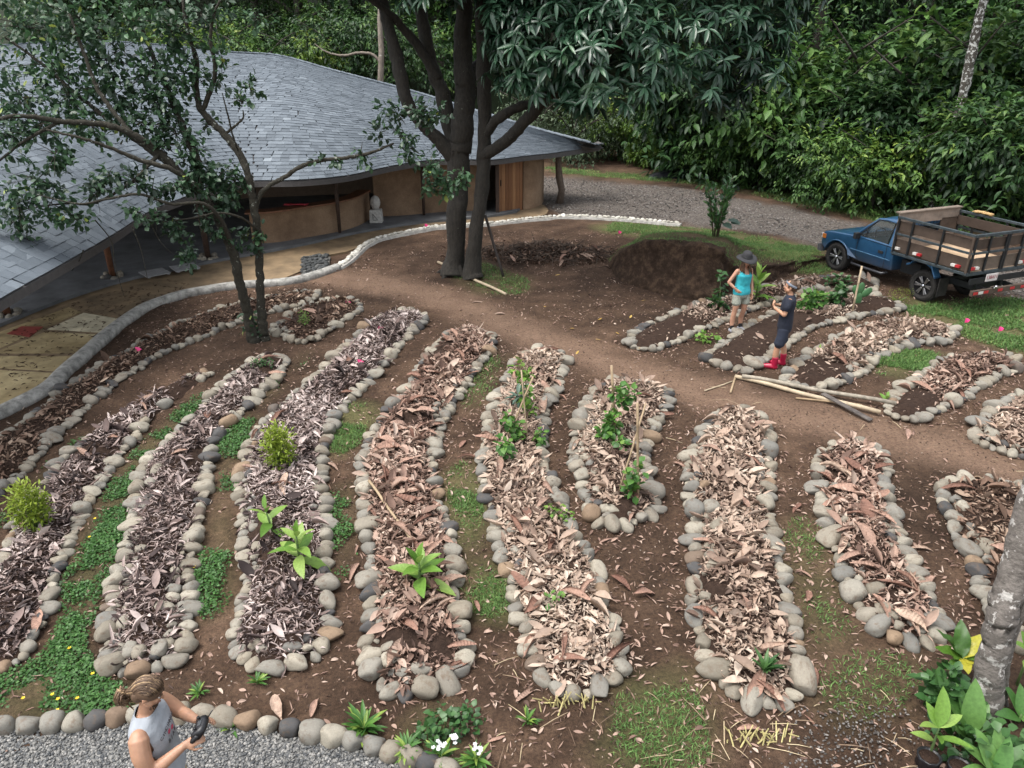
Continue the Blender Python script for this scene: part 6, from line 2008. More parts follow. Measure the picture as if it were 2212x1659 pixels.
mb = MB(); torso(mb, [((0, .005, .70), .155, .12, EX, EY), ((0, .005, .80), .168, .125, EX, EY), ((0, .005, .93), .165, .115, EX, EY), ((0, .005, .98), .162, .112, EX, EY)])
for sx in (-1, 1): limb(mb, [(.092 * sx, 0, .82), (.11 * sx, .015, .62), (.115 * sx, .015, .46)], [.105, .10, .098], 14)
mb.build('shorts', mat_plain('khaki_cloth', (.40, .33, .20), .9, var=.15), man, smooth=True)
mb = MB(); mb.tube([Vector((.168 * math.cos(a), .005 + .118 * math.sin(a), .965)) for a in np.linspace(0, 6.2832, 33)], .018, 8, caps=False); mb.build('belt', mat_get('black_belt', (.015, .015, .016), .6), man, smooth=True)
for sx in (-1, 1):
    mb = MB(); limb(mb, [(.105 * sx, -.05, .03), (.108 * sx, .06, .03), (.115 * sx, .18, .025)], [.045, .05, .038], 12); mb.build('shoe', mat_get('brown_shoe', (.10, .07, .05), .7), man, smooth=True)
# lettering on the chest, letter by letter on the cloth
LET = mat_get('print_grey', (.09, .09, .10), .8)
RED = mat_get('print_red', (.42, .06, .10), .8)
def chest_pt(x_, z_):
    t_ = np.interp(z_, [1.05, 1.20, 1.33, 1.41], [.130, .127, .127, .108]); w_ = np.interp(z_, [1.05, 1.20, 1.33, 1.41], [.180, .185, .200, .192])
    y_ = t_ * max(0.02, 1 - (abs(x_) / w_) ** 2.4) ** (1 / 2.4) + np.interp(z_, [1.05, 1.2, 1.33, 1.41], [.008, .005, -.004, -.012])
    return Vector((x_, y_ + .009, z_))
def chest_text(txt, z_, size, dx, arc, mat):
    n_ = len(txt)
    for k, ch in enumerate(txt):
        if ch == ' ': continue
        u = (k - (n_ - 1) / 2)
        x_ = -u * dx        # seen from the front the text runs towards his left
        zz = z_ - arc * (u / n_ * 2) ** 2
        p = chest_pt(x_, zz); q_ = chest_pt(x_ - .006, zz) - chest_pt(x_ + .006, zz)
        tx = q_.normalized(); tz = (chest_pt(x_, zz + .01) - chest_pt(x_, zz - .01)).normalized(); ny = tx.cross(tz).normalized()
        Mx = Matrix(((tx.x, tz.x, ny.x, p.x), (tx.y, tz.y, ny.y, p.y), (tx.z, tz.z, ny.z, p.z), (0, 0, 0, 1))) @ Matrix.Rotation(arc * u * -3.2, 4, 'Z')
        text_mesh(ch, size, 'letter', mat, shirt, Mx, .0012)
chest_text('CINCINNATI', 1.335, .042, .0265, .022, LET)
chest_text('B/AE', 1.215, .046, .038, -.012, LET)
for (x_, z_) in ((.025, 1.285), (-.03, 1.268)):
    mb = MB(); p = chest_pt(x_, z_); mb.lathe([(.0, .003), (.018, .002), (.022, -.002)], n=5, c=(0, 0, 0))
    mb.V = [(p.x + v[0], p.y + v[2], p.z + v[1]) for v in mb.V]; mb.build('print_mark', RED, shirt)
# the controller, held in both hands
cl = man.matrix_basis @ Vector((.05, .375, 1.335))
con = thing('controller', 'black game-pad shaped remote controller held in the man\'s hands', 'controller', tuple(cl), R(-84))
con.scale = (.92, .92, .92)
con.rotation_euler = (R(28), 0, R(-84))
CB = mat_get('controller_black', (.012, .012, .014), .4)
mb = MB(); mb.loft([ell((x_, y_, z_), .030, hh, EZ, EY, 14, 3) for x_, y_, z_, hh in ((-.085, -.02, -.01, .030), (-.07, .0, 0, .050), (-.03, .012, 0, .048), (.03, .012, 0, .048), (.07, .0, 0, .050), (.085, -.02, -.01, .030))]); mb.build('housing', CB, con, smooth=True)
for sx in (-1, 1):
    mb = MB(); mb.tube([(.05 * sx, .0, .028), (.05 * sx, .0, .045)], [.005, .007], 8); mb.lathe([(.012, .045), (.013, .05), (.0, .052)], (.05 * sx, 0, 0), n=12); mb.build('stick', CB, con, smooth=True)
    mb = MB(); limb(mb, [(.075 * sx, -.01, -.01), (.088 * sx, -.05, -.02), (.085 * sx, -.075, -.03)], [.022, .020, .014], 10); mb.build('grip', CB, con, smooth=True)
mb = MB(); mb.box((0, .018, .0315), (.055, .032, .003)); mb.build('display', mat_get('grey_display', (.05, .055, .06), .2), con)
mb = MB(); mb.tube([(-.045, .05, .0), (-.05, .13, .045)], [.005, .004], 8); mb.build('antenna', CB, con, smooth=True)

# ---------------- woman in the hat: faces the camera's right-front
wf = P(1590, 716)
wom = thing('person', 'woman in a dark wide-brimmed hat and turquoise tank top, hand on hip', 'person', tuple(wf), R(198))
SK_W = skin_mat('fair_tan_skin', (.50, .27, .18))
b = MB()
for sx, fx, fy in ((1, .13, .02), (-1, -.11, -.03)):
    limb(b, [(.085 * sx, 0, .86), (.095 * sx, .03, .68), (fx * .9, .02, .48), (fx, fy - .02, .28), (fx, fy - .01, .09)], [.088, .076, .052, .050, .034], 12)
    limb(b, [(fx, fy - .05, .05), (fx, fy + .06, .035), (fx * 1.05, fy + .13, .03)], [.034, .036, .026], 10)
torso(b, [((0, 0, .78), .14, .10, EX, EY), ((0, 0, .88), .165, .105, EX, EY), ((0, .0, 1.02), .125, .085, EX, EY), ((0, .0, 1.14), .13, .09, EX, EY), ((0, .0, 1.25), .148, .098, EX, EY), ((0, -.01, 1.33), .150, .075, EX, EY), ((0, -.01, 1.38), .075, .055, EX, EY), ((0, 0, 1.41), .045, .045, EX, EY)])
for sx in (-1, 1): ball(b, (.065 * sx, .075, 1.235), .058, .048, .055); ball(b, (.152 * sx, -.01, 1.325), .047, .047, .047)
limb(b, [(0, -.01, 1.36), (0, .005, 1.44), (0, .02, 1.5)], [.05, .047, .048], 12)
wh = Vector((0, .025, 1.535)); WM = Matrix.Rotation(R(-14), 3, 'Z') @ Matrix.Rotation(R(-12), 3, 'X')
head_shape(b, wh, WM, .97)
rs, re, rw = Vector((.16, -.01, 1.325)), Vector((.30, -.05, 1.09)), Vector((.185, .055, .965))
limb(b, [rs, rs.lerp(re, .5), re], [.044, .040, .034], 12); limb(b, [re, re.lerp(rw, .4), rw], [.034, .033, .023], 12)
hand(b, rw, (-.55, .55, -.55), (-.6, -.4, .1), -1, .92, .4)
ls, le, lw = Vector((-.16, -.01, 1.325)), Vector((-.215, .0, 1.06)), Vector((-.205, .075, .84))
limb(b, [ls, ls.lerp(le, .5), le], [.044, .040, .034], 12); limb(b, [le, le.lerp(lw, .4), lw], [.034, .033, .023], 12)
hand(b, lw, (.05, .25, -.95), (.85, 0, .1), 1, .92, .6)
fuse(b, 'body', SK_W, wom, .0085, 3)
face_details(wh, WM, .97, wom)
def WT(x, y, z_): return wh + WM @ Vector((x, y, z_))
HAIRW = mat_ramp('auburn_hair', [(0, (.05, .025, .015)), (.6, (.12, .065, .035)), (1, (.24, .14, .07))], rough=.6, by='rnd', nscale=18, namt=.3)
mb = MB(); ball(mb, WT(0, -.02, .035), .086, .098, .092, WM, 18); mb.build('hair', HAIRW, wom, smooth=True)
mb = MB()
for k in range(120):
    a = random.uniform(-2.6, 2.6) + math.pi
    if abs(math.sin(a)) < .2 and math.cos(a) > 0: continue
    p0 = WT(.075 * math.sin(a), .06 * math.cos(a) - .01, .03)
    p1 = p0 + Vector((.015 * math.sin(a), .012 * math.cos(a), -.10))
    p2 = p1 + Vector((.02 * math.sin(a), .02 * math.cos(a) + .01, -.10)) + Vector(rng.normal(0, .008, 3))
    p3 = p2 + Vector((.0, .02, -random.uniform(.02, .08))) + Vector(rng.normal(0, .012, 3))
    mb.tube([p0, p1, p2, p3], [.008, .009, .008, .003], 5, r=random.random())
tag(mb.build('hair_strands', HAIRW, wom, smooth=True), kind='stuff')
HATM = mat_plain('charcoal_felt', (.028, .028, .031), .9, var=.2)
mb = MB()
prof = [(.002, .152), (.05, .148), (.082, .125), (.094, .08), (.099, .035), (.103, .028), (.14, .022), (.18, .012), (.205, -.006), (.206, -.012), (.18, .004), (.14, .012), (.10, .016), (.09, .02)]
mb.lathe(prof, n=32)
for i, v in enumerate(mb.V):
    v = Vector(v); rr_ = math.hypot(v.x, v.y)
    v.z += .02 * math.sin(2 * math.atan2(v.y, v.x) + .6) * max(0, (rr_ - .1) / .1)
    v.y *= 1.1
    mb.V[i] = tuple(WT(*(v + Vector((0, -.015, .055)))))
mb.build('hat', HATM, wom, smooth=True)
mb = MB(); mb.tube([WT(.1005 * math.cos(a), 1.1 * .1005 * math.sin(a) - .015, .095) for a in np.linspace(0, 6.2832, 25)], .012, 8, caps=False); mb.build('hat_band', mat_get('hat_band', (.012, .012, .013), .8), wom, smooth=True)
secs = [((0, .008, .84), .172, .122, EX, EY), ((0, .008, .90), .180, .125, EX, EY), ((0, .006, 1.02), .150, .106, EX, EY), ((0, .012, 1.14), .148, .112, EX, EY), ((0, .022, 1.235), .160, .122, EX, EY), ((0, .002, 1.31), .150, .095, EX, EY), ((0, -.008, 1.36), .105, .070, EX, EY)]
holes = [((.20, 0, 1.315), (.075, .11, .085)), ((-.20, 0, 1.315), (.075, .11, .085)), ((0, .10, 1.36), (.072, .09, .10)), ((0, -.10, 1.36), (.06, .06, .07))]
TURQ = mat_plain('turquoise_jersey', (.035, .40, .46), .8, var=.14, nscale=10, bscale=26, bdist=.02, bstr=.6)
shirt_shell('tank_top', secs, TURQ, wom, holes, 44, .004, .012)
SHORTS = mat_ramp('patterned_cloth', [(0, (.30, .32, .27)), (1, (.36, .37, .31))], rough=.9, nscale=45, namt=.6)
mb = MB(); torso(mb, [((0, .003, .755), .150, .115, EX, EY), ((0, .003, .82), .172, .118, EX, EY), ((0, .003, .91), .165, .108, EX, EY), ((0, .003, .96), .142, .098, EX, EY)])
for sx in (-1, 1): limb(mb, [(.088 * sx, .005, .80), (.10 * sx, .018, .70), (.104 * sx, .022, .645)], [.098, .096, .098], 14)
mb.build('shorts', SHORTS, wom, smooth=True)
for sx, fx, fy in ((1, .13, .02), (-1, -.11, -.03)):
    mb = MB(); limb(mb, [(fx, fy - .01, .16), (fx, fy - .01, .09)], [.039, .041], 12); mb.build('sock', mat_get('black_sock', (.015, .015, .017), .9), wom, smooth=True)
    mb = MB(); limb(mb, [(fx, fy - .06, .04), (fx, fy + .04, .045), (fx * 1.04, fy + .15, .03)], [.042, .05, .036], 12)
    mb.build('shoe', mat_get('grey_trainer', (.30, .30, .33), .8), wom, smooth=True)
mb = MB(); mb.tube([rw + Vector((.024 * math.cos(a), .018 * math.sin(a), .03 + .018 * math.sin(a))) for a in np.linspace(0, 6.2832, 13)], .005, 6, caps=False); mb.build('bracelet', mat_get('dark_bracelet', (.03, .02, .02), .6), wom, smooth=True)

# ---------------- person in navy with red boots: back three-quarters to the camera, facing the woman (up-left)
nf = P(1680, 793)
nav = thing('person', 'person in navy T-shirt and shorts with bright red rubber boots, grey headband', 'person', tuple(nf), R(68))
SK_N = skin_mat('warm_skin', (.46, .25, .155))
b = MB()
LEGS = ((1, .12, -.06), (-1, -.12, .07))
for sx, fx, fy in LEGS:
    limb(b, [(.09 * sx, 0, .86), (.10 * sx, .015, .66), (fx, fy * .5 + .02, .47), (fx, fy, .28), (fx, fy, .09)], [.090, .078, .054, .056, .038], 12)
torso(b, [((0, 0, .78), .14, .10, EX, EY), ((0, -.01, .88), .165, .11, EX, EY), ((0, -.005, 1.02), .145, .095, EX, EY), ((0, .0, 1.16), .155, .10, EX, EY), ((0, -.01, 1.28), .172, .105, EX, EY), ((0, -.02, 1.36), .162, .080, EX, EY), ((0, -.02, 1.41), .08, .058, EX, EY), ((0, -.012, 1.44), .05, .048, EX, EY)])
for sx in (-1, 1): ball(b, (.165 * sx, -.018, 1.35), .055, .055, .055)
limb(b, [(0, -.02, 1.40), (0, -.002, 1.47), (0, .012, 1.53)], [.054, .050, .05], 12)
nh = Vector((0, .012, 1.565)); NM = Matrix.Rotation(R(2), 3, 'Z') @ Matrix.Rotation(R(4), 3, 'X')
head_shape(b, nh, NM, .98)
for sx, e, w in ((1, Vector((.245, .03, 1.11)), Vector((.07, .215, 1.19))), (-1, Vector((-.245, .03, 1.11)), Vector((-.06, .22, 1.17)))):
    s0 = Vector((.17 * sx, -.018, 1.345))
    limb(b, [s0, s0.lerp(e, .5), e], [.049, .045, .038], 12); limb(b, [e, e.lerp(w, .4), w], [.038, .036, .025], 12)
    hand(b, w, (-.55 * sx, .45, .55), (-.3 * sx, -.8, .2), -sx, .95, 1.0)
fuse(b, 'body', SK_N, nav, .0085, 3)
face_details(nh, NM, .98, nav)
def NT(x, y, z_): return nh + NM @ Vector((x, y, z_))
HAIRN = mat_ramp('dark_brown_hair', [(0, (.035, .02, .013)), (.6, (.085, .05, .03)), (1, (.16, .10, .06))], rough=.6, by='rnd', nscale=18, namt=.3)
mb = MB(); ball(mb, NT(0, -.024, .036), .086, .096, .092, NM, 18); ball(mb, NT(0, -.06, -.01), .064, .056, .066, NM); mb.build('hair', HAIRN, nav, smooth=True)
kn = NT(0, -.125, .01)
mb = MB()
for k in range(70):
    a = random.uniform(-1.5, 1.5)
    mb.tube([NT(.06 * math.sin(a), .03 * math.cos(a), .10 - .06 * abs(math.sin(a))), NT(.088 * math.sin(a), -.06, .09 * math.cos(a) + .005), kn + Vector(rng.normal(0, .01, 3))], [.005, .007, .005], 5, r=random.random())
for k in range(60):
    d_ = Vector(rng.normal(0, 1, 3)).normalized(); e_ = Vector(rng.normal(0, 1, 3)).normalized()
    mb.tube([kn + d_ * .02, kn + d_ * .042 + e_ * .01, kn + (d_ + e_).normalized() * .04], [.006, .008, .005], 5, r=random.random())
tag(mb.build('hair_bun', HAIRN, nav, smooth=True), kind='stuff')
mb = MB()
rings = [[NT(w_ * math.cos(a), -.02 + d_ * math.sin(a), .052 + .045 * math.sin(a) * .9 + dz_) for a in np.linspace(0, 2 * math.pi, 24, endpoint=False)] for w_, d_, dz_ in ((.091, .100, -.022), (.096, .105, -.01), (.095, .104, .01), (.088, .097, .022))]
mb.loft(rings, caps=False); mb.build('headband', mat_get('grey_print_cloth', (.24, .27, .32), .9, var=.5, nscale=60), nav, smooth=True)
NAVY = mat_plain('navy_jersey', (.012, .016, .030), .85, var=.2, nscale=9, bscale=22, bdist=.015, bstr=.5)
secs = [((0, -.005, .80), .178, .128, EX, EY), ((0, -.005, .90), .182, .130, EX, EY), ((0, -.003, 1.02), .168, .118, EX, EY), ((0, -.002, 1.16), .172, .117, EX, EY), ((0, -.01, 1.28), .186, .120, EX, EY), ((0, -.018, 1.36), .182, .098, EX, EY), ((0, -.02, 1.40), .125, .078, EX, EY), ((0, -.014, 1.435), .068, .064, EX, EY)]
tee = shirt_shell('t_shirt', secs, NAVY, nav, [], 44, .004, .012)
for sx, e in ((1, Vector((.245, .03, 1.11))), (-1, Vector((-.245, .03, 1.11)))):
    s0 = Vector((.165 * sx, -.018, 1.35)); e2 = s0.lerp(e, .72)
    mb = MB(); mb.tube([s0 - (e - s0).normalized() * .04, s0, s0.lerp(e2, .5), e2], [.055, .068, .066, .066], 14); mb.build('sleeve', NAVY, tee, smooth=True)
mb = MB(); torso(mb, [((0, -.003, .74), .155, .122, EX, EY), ((0, -.004, .82), .178, .124, EX, EY), ((0, -.004, .92), .170, .118, EX, EY)])
for sx, fx, fy in LEGS: limb(mb, [(.092 * sx, .0, .80), (.105 * sx, .012, .64), (fx * 1.0, fy * .4 + .015, .50)], [.105, .098, .098], 14)
mb.build('shorts', mat_plain('navy_cotton', (.020, .026, .045), .9, var=.2), nav, smooth=True)
BOOT = mat_plain('red_rubber', (.36, .012, .045), .3, var=.15)
for sx, fx, fy in LEGS:
    mb = MB(); limb(mb, [(fx, fy, .30), (fx, fy, .20)], [.050, .048], 12); mb.build('sock', mat_get('navy_sock', (.015, .018, .03), .9), nav, smooth=True)
    mb = MB(); limb(mb, [(fx, fy - .005, .235), (fx, fy - .005, .14), (fx, fy - .005, .055)], [.062, .056, .052], 14)
    limb(mb, [(fx, fy - .035, .045), (fx, fy + .08, .05), (fx * 1.04, fy + .19, .038)], [.050, .054, .042], 12)
    fuse(mb, 'boot', BOOT, nav, .01, 3)
# print on the back: orange and pink word-like mark as in the photo
for k, (dx_, col_, nm) in enumerate(((0, (.75, .22, .05), 'print_orange'), (1, (.62, .06, .25), 'print_pink'))):
    mb = MB()
    for j in range(5):
        x_ = -.07 + .035 * j
        mb.bar((x_, -.135 - .0 * j, 1.285 - k * .022), (x_ + .024, -.135, 1.285 - k * .022), .004, .018 if k == 0 else .012)
    o = mb.build('back_print', mat_get(nm, col_, .7), tee)
    sw = o.modifiers.new('wrap', 'SHRINKWRAP'); sw.target = tee; sw.wrap_method = 'PROJECT'; sw.use_project_y = True; sw.use_positive_direction = True; sw.use_negative_direction = True; sw.offset = .004
# ------------------------------------------------------------------ earth bank with a cut face
from mathutils.bvhtree import BVHTree
toe = [(1322,590),(1340,606),(1385,622),(1440,638),(1500,648),(1548,650),(1572,636),(1620,622),(1680,604),(1750,580),(1800,562)]
lip = [.05, .62, 1.05, 1.2, 1.22, 1.12, .55, .40, .28, .14, .03]
rear = [(1310,560),(1335,548),(1390,512),(1440,503),(1510,506),(1570,512),(1610,520),(1650,530),(1710,540),(1770,548),(1810,553)]
NT_ = 130
tw, bw_ = catmull([P(*p) for p in toe], NT_), catmull([P(*p) for p in rear], NT_)
lz = np.interp(np.linspace(0, 1, NT_), np.linspace(0, 1, len(lip)), lip)
prof = [(0, -.03), (.05, .07), (.14, .18), (.24, .34), (.32, .52), (.38, .70), (.42, .84), (.42, .94), (.45, 1.0), (.55, 1.03), (.7, 1.0), (.95, .93), (1.25, .84), (1.6, .72), (.62, .5), (.82, .24), (1.0, -.03)]
rows = []
for j, (f, hh) in enumerate(prof):
    row = []
    for i in range(NT_):
        d = bw_[i] - tw[i]; L = np.linalg.norm(d)
        k = f / L if j < 14 else f
        k = min(k, .55) if j < 14 else k
        p = tw[i] + d * k
        p[2] = hh * lz[i] if hh > 0 else -.03
        if 0 < j < 16:
            nz_ = mnoise.noise(Vector((p[0] * 2.1, p[1] * 2.1, j * .33))) * .14 + mnoise.noise(Vector((p[0] * 5, p[1] * 5, j * .9))) * .09
            p = p + np.array([nz_ * .6, -nz_, nz_ * .5]) * (.5 + lz[i] * .5)
        row.append(p)
    rows.append(row)
V = np.array(rows).reshape(-1, 3)
i = np.arange(NT_ - 1)[None, :] + (np.arange(len(prof) - 1) * NT_)[:, None]
F = np.stack([i, i + 1, i + NT_ + 1, i + NT_], -1).reshape(-1, 4)
msk = np.zeros((len(V), 3)); msk[:, 1] = np.repeat(np.array([0] * 9 + [.0, .05, .1, .15, .25, .35, .4, .4]), NT_)
face = F[:, 0] < NT_ * 9          # the freshly cut face: moist soil, overhang's shade also put into its colour
me = np_mesh('earth_bank', V, [F], col=msk)
me.materials.append(SOIL)
m, nd, lk, bs, out = nodes('moist_shaded_cut_soil')
co = coord(nd)
n1 = tex_noise(nd, lk, 5, 7, .75, co); n2 = tex_noise(nd, lk, 40, 5, .7, co)
r1 = ramp(nd, [(.3, (.022, .014, .010)), (.5, (.062, .040, .027)), (.7, (.15, .098, .064))]); lk.new(n1.outputs[0], r1.inputs[0])
lk.new(r1.outputs[0], bs.inputs['Base Color']); bs.inputs['Roughness'].default_value = .95; bs.inputs['Specular IOR Level'].default_value = .15
add = nd.new('ShaderNodeMath'); add.operation = 'ADD'; lk.new(n1.outputs[0], add.inputs[0]); lk.new(n2.outputs[0], add.inputs[1])
bump(nd, lk, add.outputs[0], bs, .06, 1.0)
me.materials.append(m)
me.polygons.foreach_set('material_index', face.astype(np.int32))
bank = tag(link('earth_bank', me), kind='structure')
bank_bvh = BVHTree.FromPolygons([tuple(v) for v in V], [tuple(int(q) for q in f) for f in F])
def top_z(x_, y_):
    h = bank_bvh.ray_cast(Vector((x_, y_, 5)), Vector((0, 0, -1)))
    return max(0.0, h[0].z) if h[0] is not None else 0.0

# ------------------------------------------------------------------ gravel walk, front left
m, nd, lk, bs, out = nodes('fine_gravel')
co = coord(nd)
v1 = nd.new('ShaderNodeTexVoronoi'); v1.inputs['Scale'].default_value = 55; lk.new(co, v1.inputs['Vector'])
r1 = ramp(nd, [(0, (.07, .07, .07)), (.5, (.13, .13, .127)), (1, (.22, .215, .205))]); lk.new(v1.outputs['Color'], r1.inputs[0])
lk.new(r1.outputs[0], bs.inputs['Base Color']); bs.inputs['Roughness'].default_value = .9
bump(nd, lk, v1.outputs['Distance'], bs, .02, 1.0)
FINE = m
gxy = GRAVEL
mb = MB(); mb.prism([tuple(p) for p in gxy], -.05, .03)
tag(mb.build('gravel_walk', FINE, None), kind='structure')
PEB = mat_ramp('pebble', [(0, (.06, .064, .068)), (.4, (.125, .127, .125)), (.75, (.20, .195, .18)), (1, (.30, .29, .272))], rough=.85, by='rnd', nscale=9, namt=.2, bstr=0)
bm = bmesh.new(); bmesh.ops.create_icosphere(bm, subdivisions=1, radius=1)
pv = np.array([tuple(v.co * (1 + random.uniform(-.15, .15))) for v in bm.verts], dtype=np.float32); pf = np.array([[v.index for v in f.verts] for f in bm.faces], dtype=np.int32); bm.free()
q = sample_in(gxy, 26000)
vis_ = (q[:, 1] > 2.9) & (np.abs(q[:, 0]) < .72 * 6.6)
q = q[vis_][:12000]
n = len(q)
bag = Bag().add(scatter((pv, pf), np.c_[q, np.full(n, .032) + rng.random(n) * .006], rot_frames(n, tilt=.4), np.c_[rng.uniform(.010, .024, n), rng.uniform(.008, .018, n), rng.uniform(.006, .012, n)]))
tag(link('gravel', bag.mesh('gravel', True), PEB), 'loose grey gravel covering the walk at the front left', 'gravel', kind='stuff')
# pebbles on the road and by the front right path
q = sample_in(ROAD, 3200); q = q[(q[:, 1] < 36) & (q[:, 0] < 14)]
q2 = np.array([tuple(P(a, b))[:2] for a, b in zip(rng.normal(1840, 80, 420), rng.normal(1600, 45, 420))])
q = np.vstack([q, q2]); n = len(q)
szs = np.where(np.arange(n) < n - 420, 1.7, .55)
bag = Bag().add(scatter((pv, pf), np.c_[q, np.full(n, .012)], rot_frames(n, tilt=.4), np.c_[rng.uniform(.014, .032, n), rng.uniform(.012, .024, n), rng.uniform(.008, .016, n)] * szs[:, None]))
tag(link('road_gravel', bag.mesh('road_gravel', True), mat_ramp('road_pebble', [(0, (.06, .054, .048)), (.6, (.12, .108, .098)), (1, (.26, .24, .22))], rough=.9, by='rnd', nscale=9, bstr=0)), 'loose stones scattered over the gravel drive', 'gravel', kind='stuff')
# row of stones along the walk
row_px = [(-30,1586),(10,1582),(62,1580),(118,1575),(166,1572),(212,1568),(256,1563),(300,1560),(345,1557),(392,1556),(440,1554),(487,1562),(536,1571),(582,1579),(628,1587),(676,1595),(720,1604),(764,1614),(806,1624),(846,1636),(886,1648),(925,1660),(965,1674)]
line = [P(x_, y_) for x_, y_ in row_px]
rowt = thing('stone_kerb', 'single row of river stones edging the grey gravel walk', 'edging', tuple(line[len(line) // 2]))
for k, p in enumerate(line):
    t_ = line[min(k + 1, len(line) - 1)] - line[max(k - 1, 0)]
    put_stone((p.x, p.y, .075), (t_.x, t_.y), .095 * random.uniform(.85, 1.1), .108 * random.uniform(.85, 1.15), .09, rowt, yaw=random.gauss(0, .2))

# ------------------------------------------------------------------ loose litter, grass, ground cover
def near_bed(q, lim):
    r_ = np.full(len(q), 1e9)
    for poly in BED_XY.values():
        lo, hi = poly.min(0) - lim, poly.max(0) + lim
        w = (q[:, 0] > lo[0]) & (q[:, 0] < hi[0]) & (q[:, 1] > lo[1]) & (q[:, 1] < hi[1])
        if w.any():
            d = dist_line(q[w, 0], q[w, 1], poly); d[inside(q[w, 0], q[w, 1], poly)] = -1
            r_[w] = np.minimum(r_[w], d)
    return r_
frame_px = px_poly([(-60,940),(200,690),(500,620),(760,560),(1000,500),(1300,500),(1500,500),(1800,560),(2280,640),(2280,1720),(-60,1720)], sm=0)
N = 60000
q = sample_in(frame_px, N)
db = near_bed(q, 1.2)
patch = fbm(q[:, 0], q[:, 1], 1.5, 77, 3)
pr = .14 + .40 * np.clip(patch, 0, 1) + .55 * (db < .3) * (q[:, 0] > -1.8) + .30 * np.clip((q[:, 0] + .5) / 2, 0, 1) * np.clip((8.5 - q[:, 1]) / 2, 0, 1)
for (ax_, ay_, ar, aw) in ((1110, 1580, .8, .9), (1090, 1420, .45, .9), (1225, 980, .5, .95), (1215, 1090, .4, .9), (1720, 1440, .5, .6), (2100, 880, .9, .5), (1700, 1080, .5, .4), (1900, 1460, .8, .5), (1420, 1330, .5, .3), (1600, 1600, .6, .4), (1180, 540, 1.6, .5), (1500, 1640, .8, .4), (1150, 1640, .8, .7), (1980, 1040, .6, .5), (1850, 1200, .4, .4), (2150, 830, .8, .5), (1450, 510, 1.2, .35)):
    c_ = P(ax_, ay_); pr = np.maximum(pr, aw * np.exp(-((q[:, 0] - c_.x) ** 2 + (q[:, 1] - c_.y) ** 2) / ar ** 2))
dpth = dist_line(q[:, 0], q[:, 1], PATH, False)
pr *= np.where(dpth < .55, .22, 1)
pr *= np.where(inside(q[:, 0], q[:, 1], GRAVEL), .03, 1)
ok = (rng.random(N) < pr) & (db > 0)
q = q[ok]; n = len(q)
bag = Bag()
for k, T in enumerate(SMALL_T + BROAD_T):
    w = np.arange(n) % 10 == k
    bag.add(scatter(T, np.c_[q[w], ground_z(q[w, 0], q[w, 1]) + rng.uniform(.004, .014, w.sum())], rot_frames(w.sum(), tilt=.22), rng.uniform(.03, .10, w.sum()), np.clip(rng.normal(.52, .24, w.sum()), 0, 1)))
tag(link('leaf_litter', bag.mesh('leaf_litter'), MULCH['tan']), 'dry leaves scattered over the bare soil between the beds', 'leaf litter', kind='stuff')
# crumbs of soil
octV = np.array([(1, 0, 0), (-1, 0, 0), (0, 1, 0), (0, -1, 0), (0, 0, 1), (0, 0, -1)], dtype=np.float32); octF = np.array([(0, 2, 4), (2, 1, 4), (1, 3, 4), (3, 0, 4)], dtype=np.int32)
q = sample_in(frame_px, 26000); q = q[(fbm(q[:, 0], q[:, 1], .9, 12, 3) > -.2) & (rng.random(len(q)) < np.clip(9 / q[:, 1], .2, 1))]; n = len(q)
bag = Bag().add(scatter((octV, octF), np.c_[q, ground_z(q[:, 0], q[:, 1]) + .004], rot_frames(n, tilt=.6), np.c_[rng.uniform(.006, .022, n), rng.uniform(.006, .018, n), rng.uniform(.004, .014, n)]))
tag(link('soil_crumbs', bag.mesh('soil_crumbs', False), mat_ramp('soil_crumb', [(0, (.03, .019, .013)), (.6, (.09, .058, .041)), (.93, (.16, .11, .08)), (1, (.4, .34, .28))], rough=.95, by='rnd', nscale=9, bstr=0)), 'loose crumbs of soil on the bare ground between the beds', 'soil', kind='stuff')
# yellow fallen leaves
YEL = mat_leaf('yellow_leaf', [(0, (.42, .26, .05)), (1, (.62, .42, .12))], .6, .2)
q = np.array([tuple(P(a, b))[:2] for a, b in [(1300,690),(1480,615),(1380,752),(1285,735),(1240,712),(1210,595),(1360,690),(1530,655),(1250,760),(1180,665),(1430,700),(1395,650),(1460,600),(1330,720)]])
bag = Bag().add(scatter(BROAD_T[2], np.c_[q, np.full(len(q), .03)], rot_frames(len(q), tilt=.2), rng.uniform(.11, .16, len(q))))
tag(link('yellow_leaves', bag.mesh('yellow_leaves'), YEL), 'few yellow fallen leaves on the dark soil below the bank', 'leaf litter', kind='stuff')
# dark leaf scraps on the patio
q = sample_in(px_poly([(0,880),(100,835),(220,720),(300,665),(420,625),(380,600),(160,655),(0,720)]), 420)
bag = Bag().add(scatter(SMALL_T[0], np.c_[q, np.full(len(q), .062)], rot_frames(len(q), tilt=.2), rng.uniform(.05, .12, len(q)), rng.random(len(q)) * .45))
tag(link('patio_litter', bag.mesh('patio_litter'), MULCH['brown']), 'dark leaf scraps strewn over the stained patio', 'leaf litter', kind='stuff')
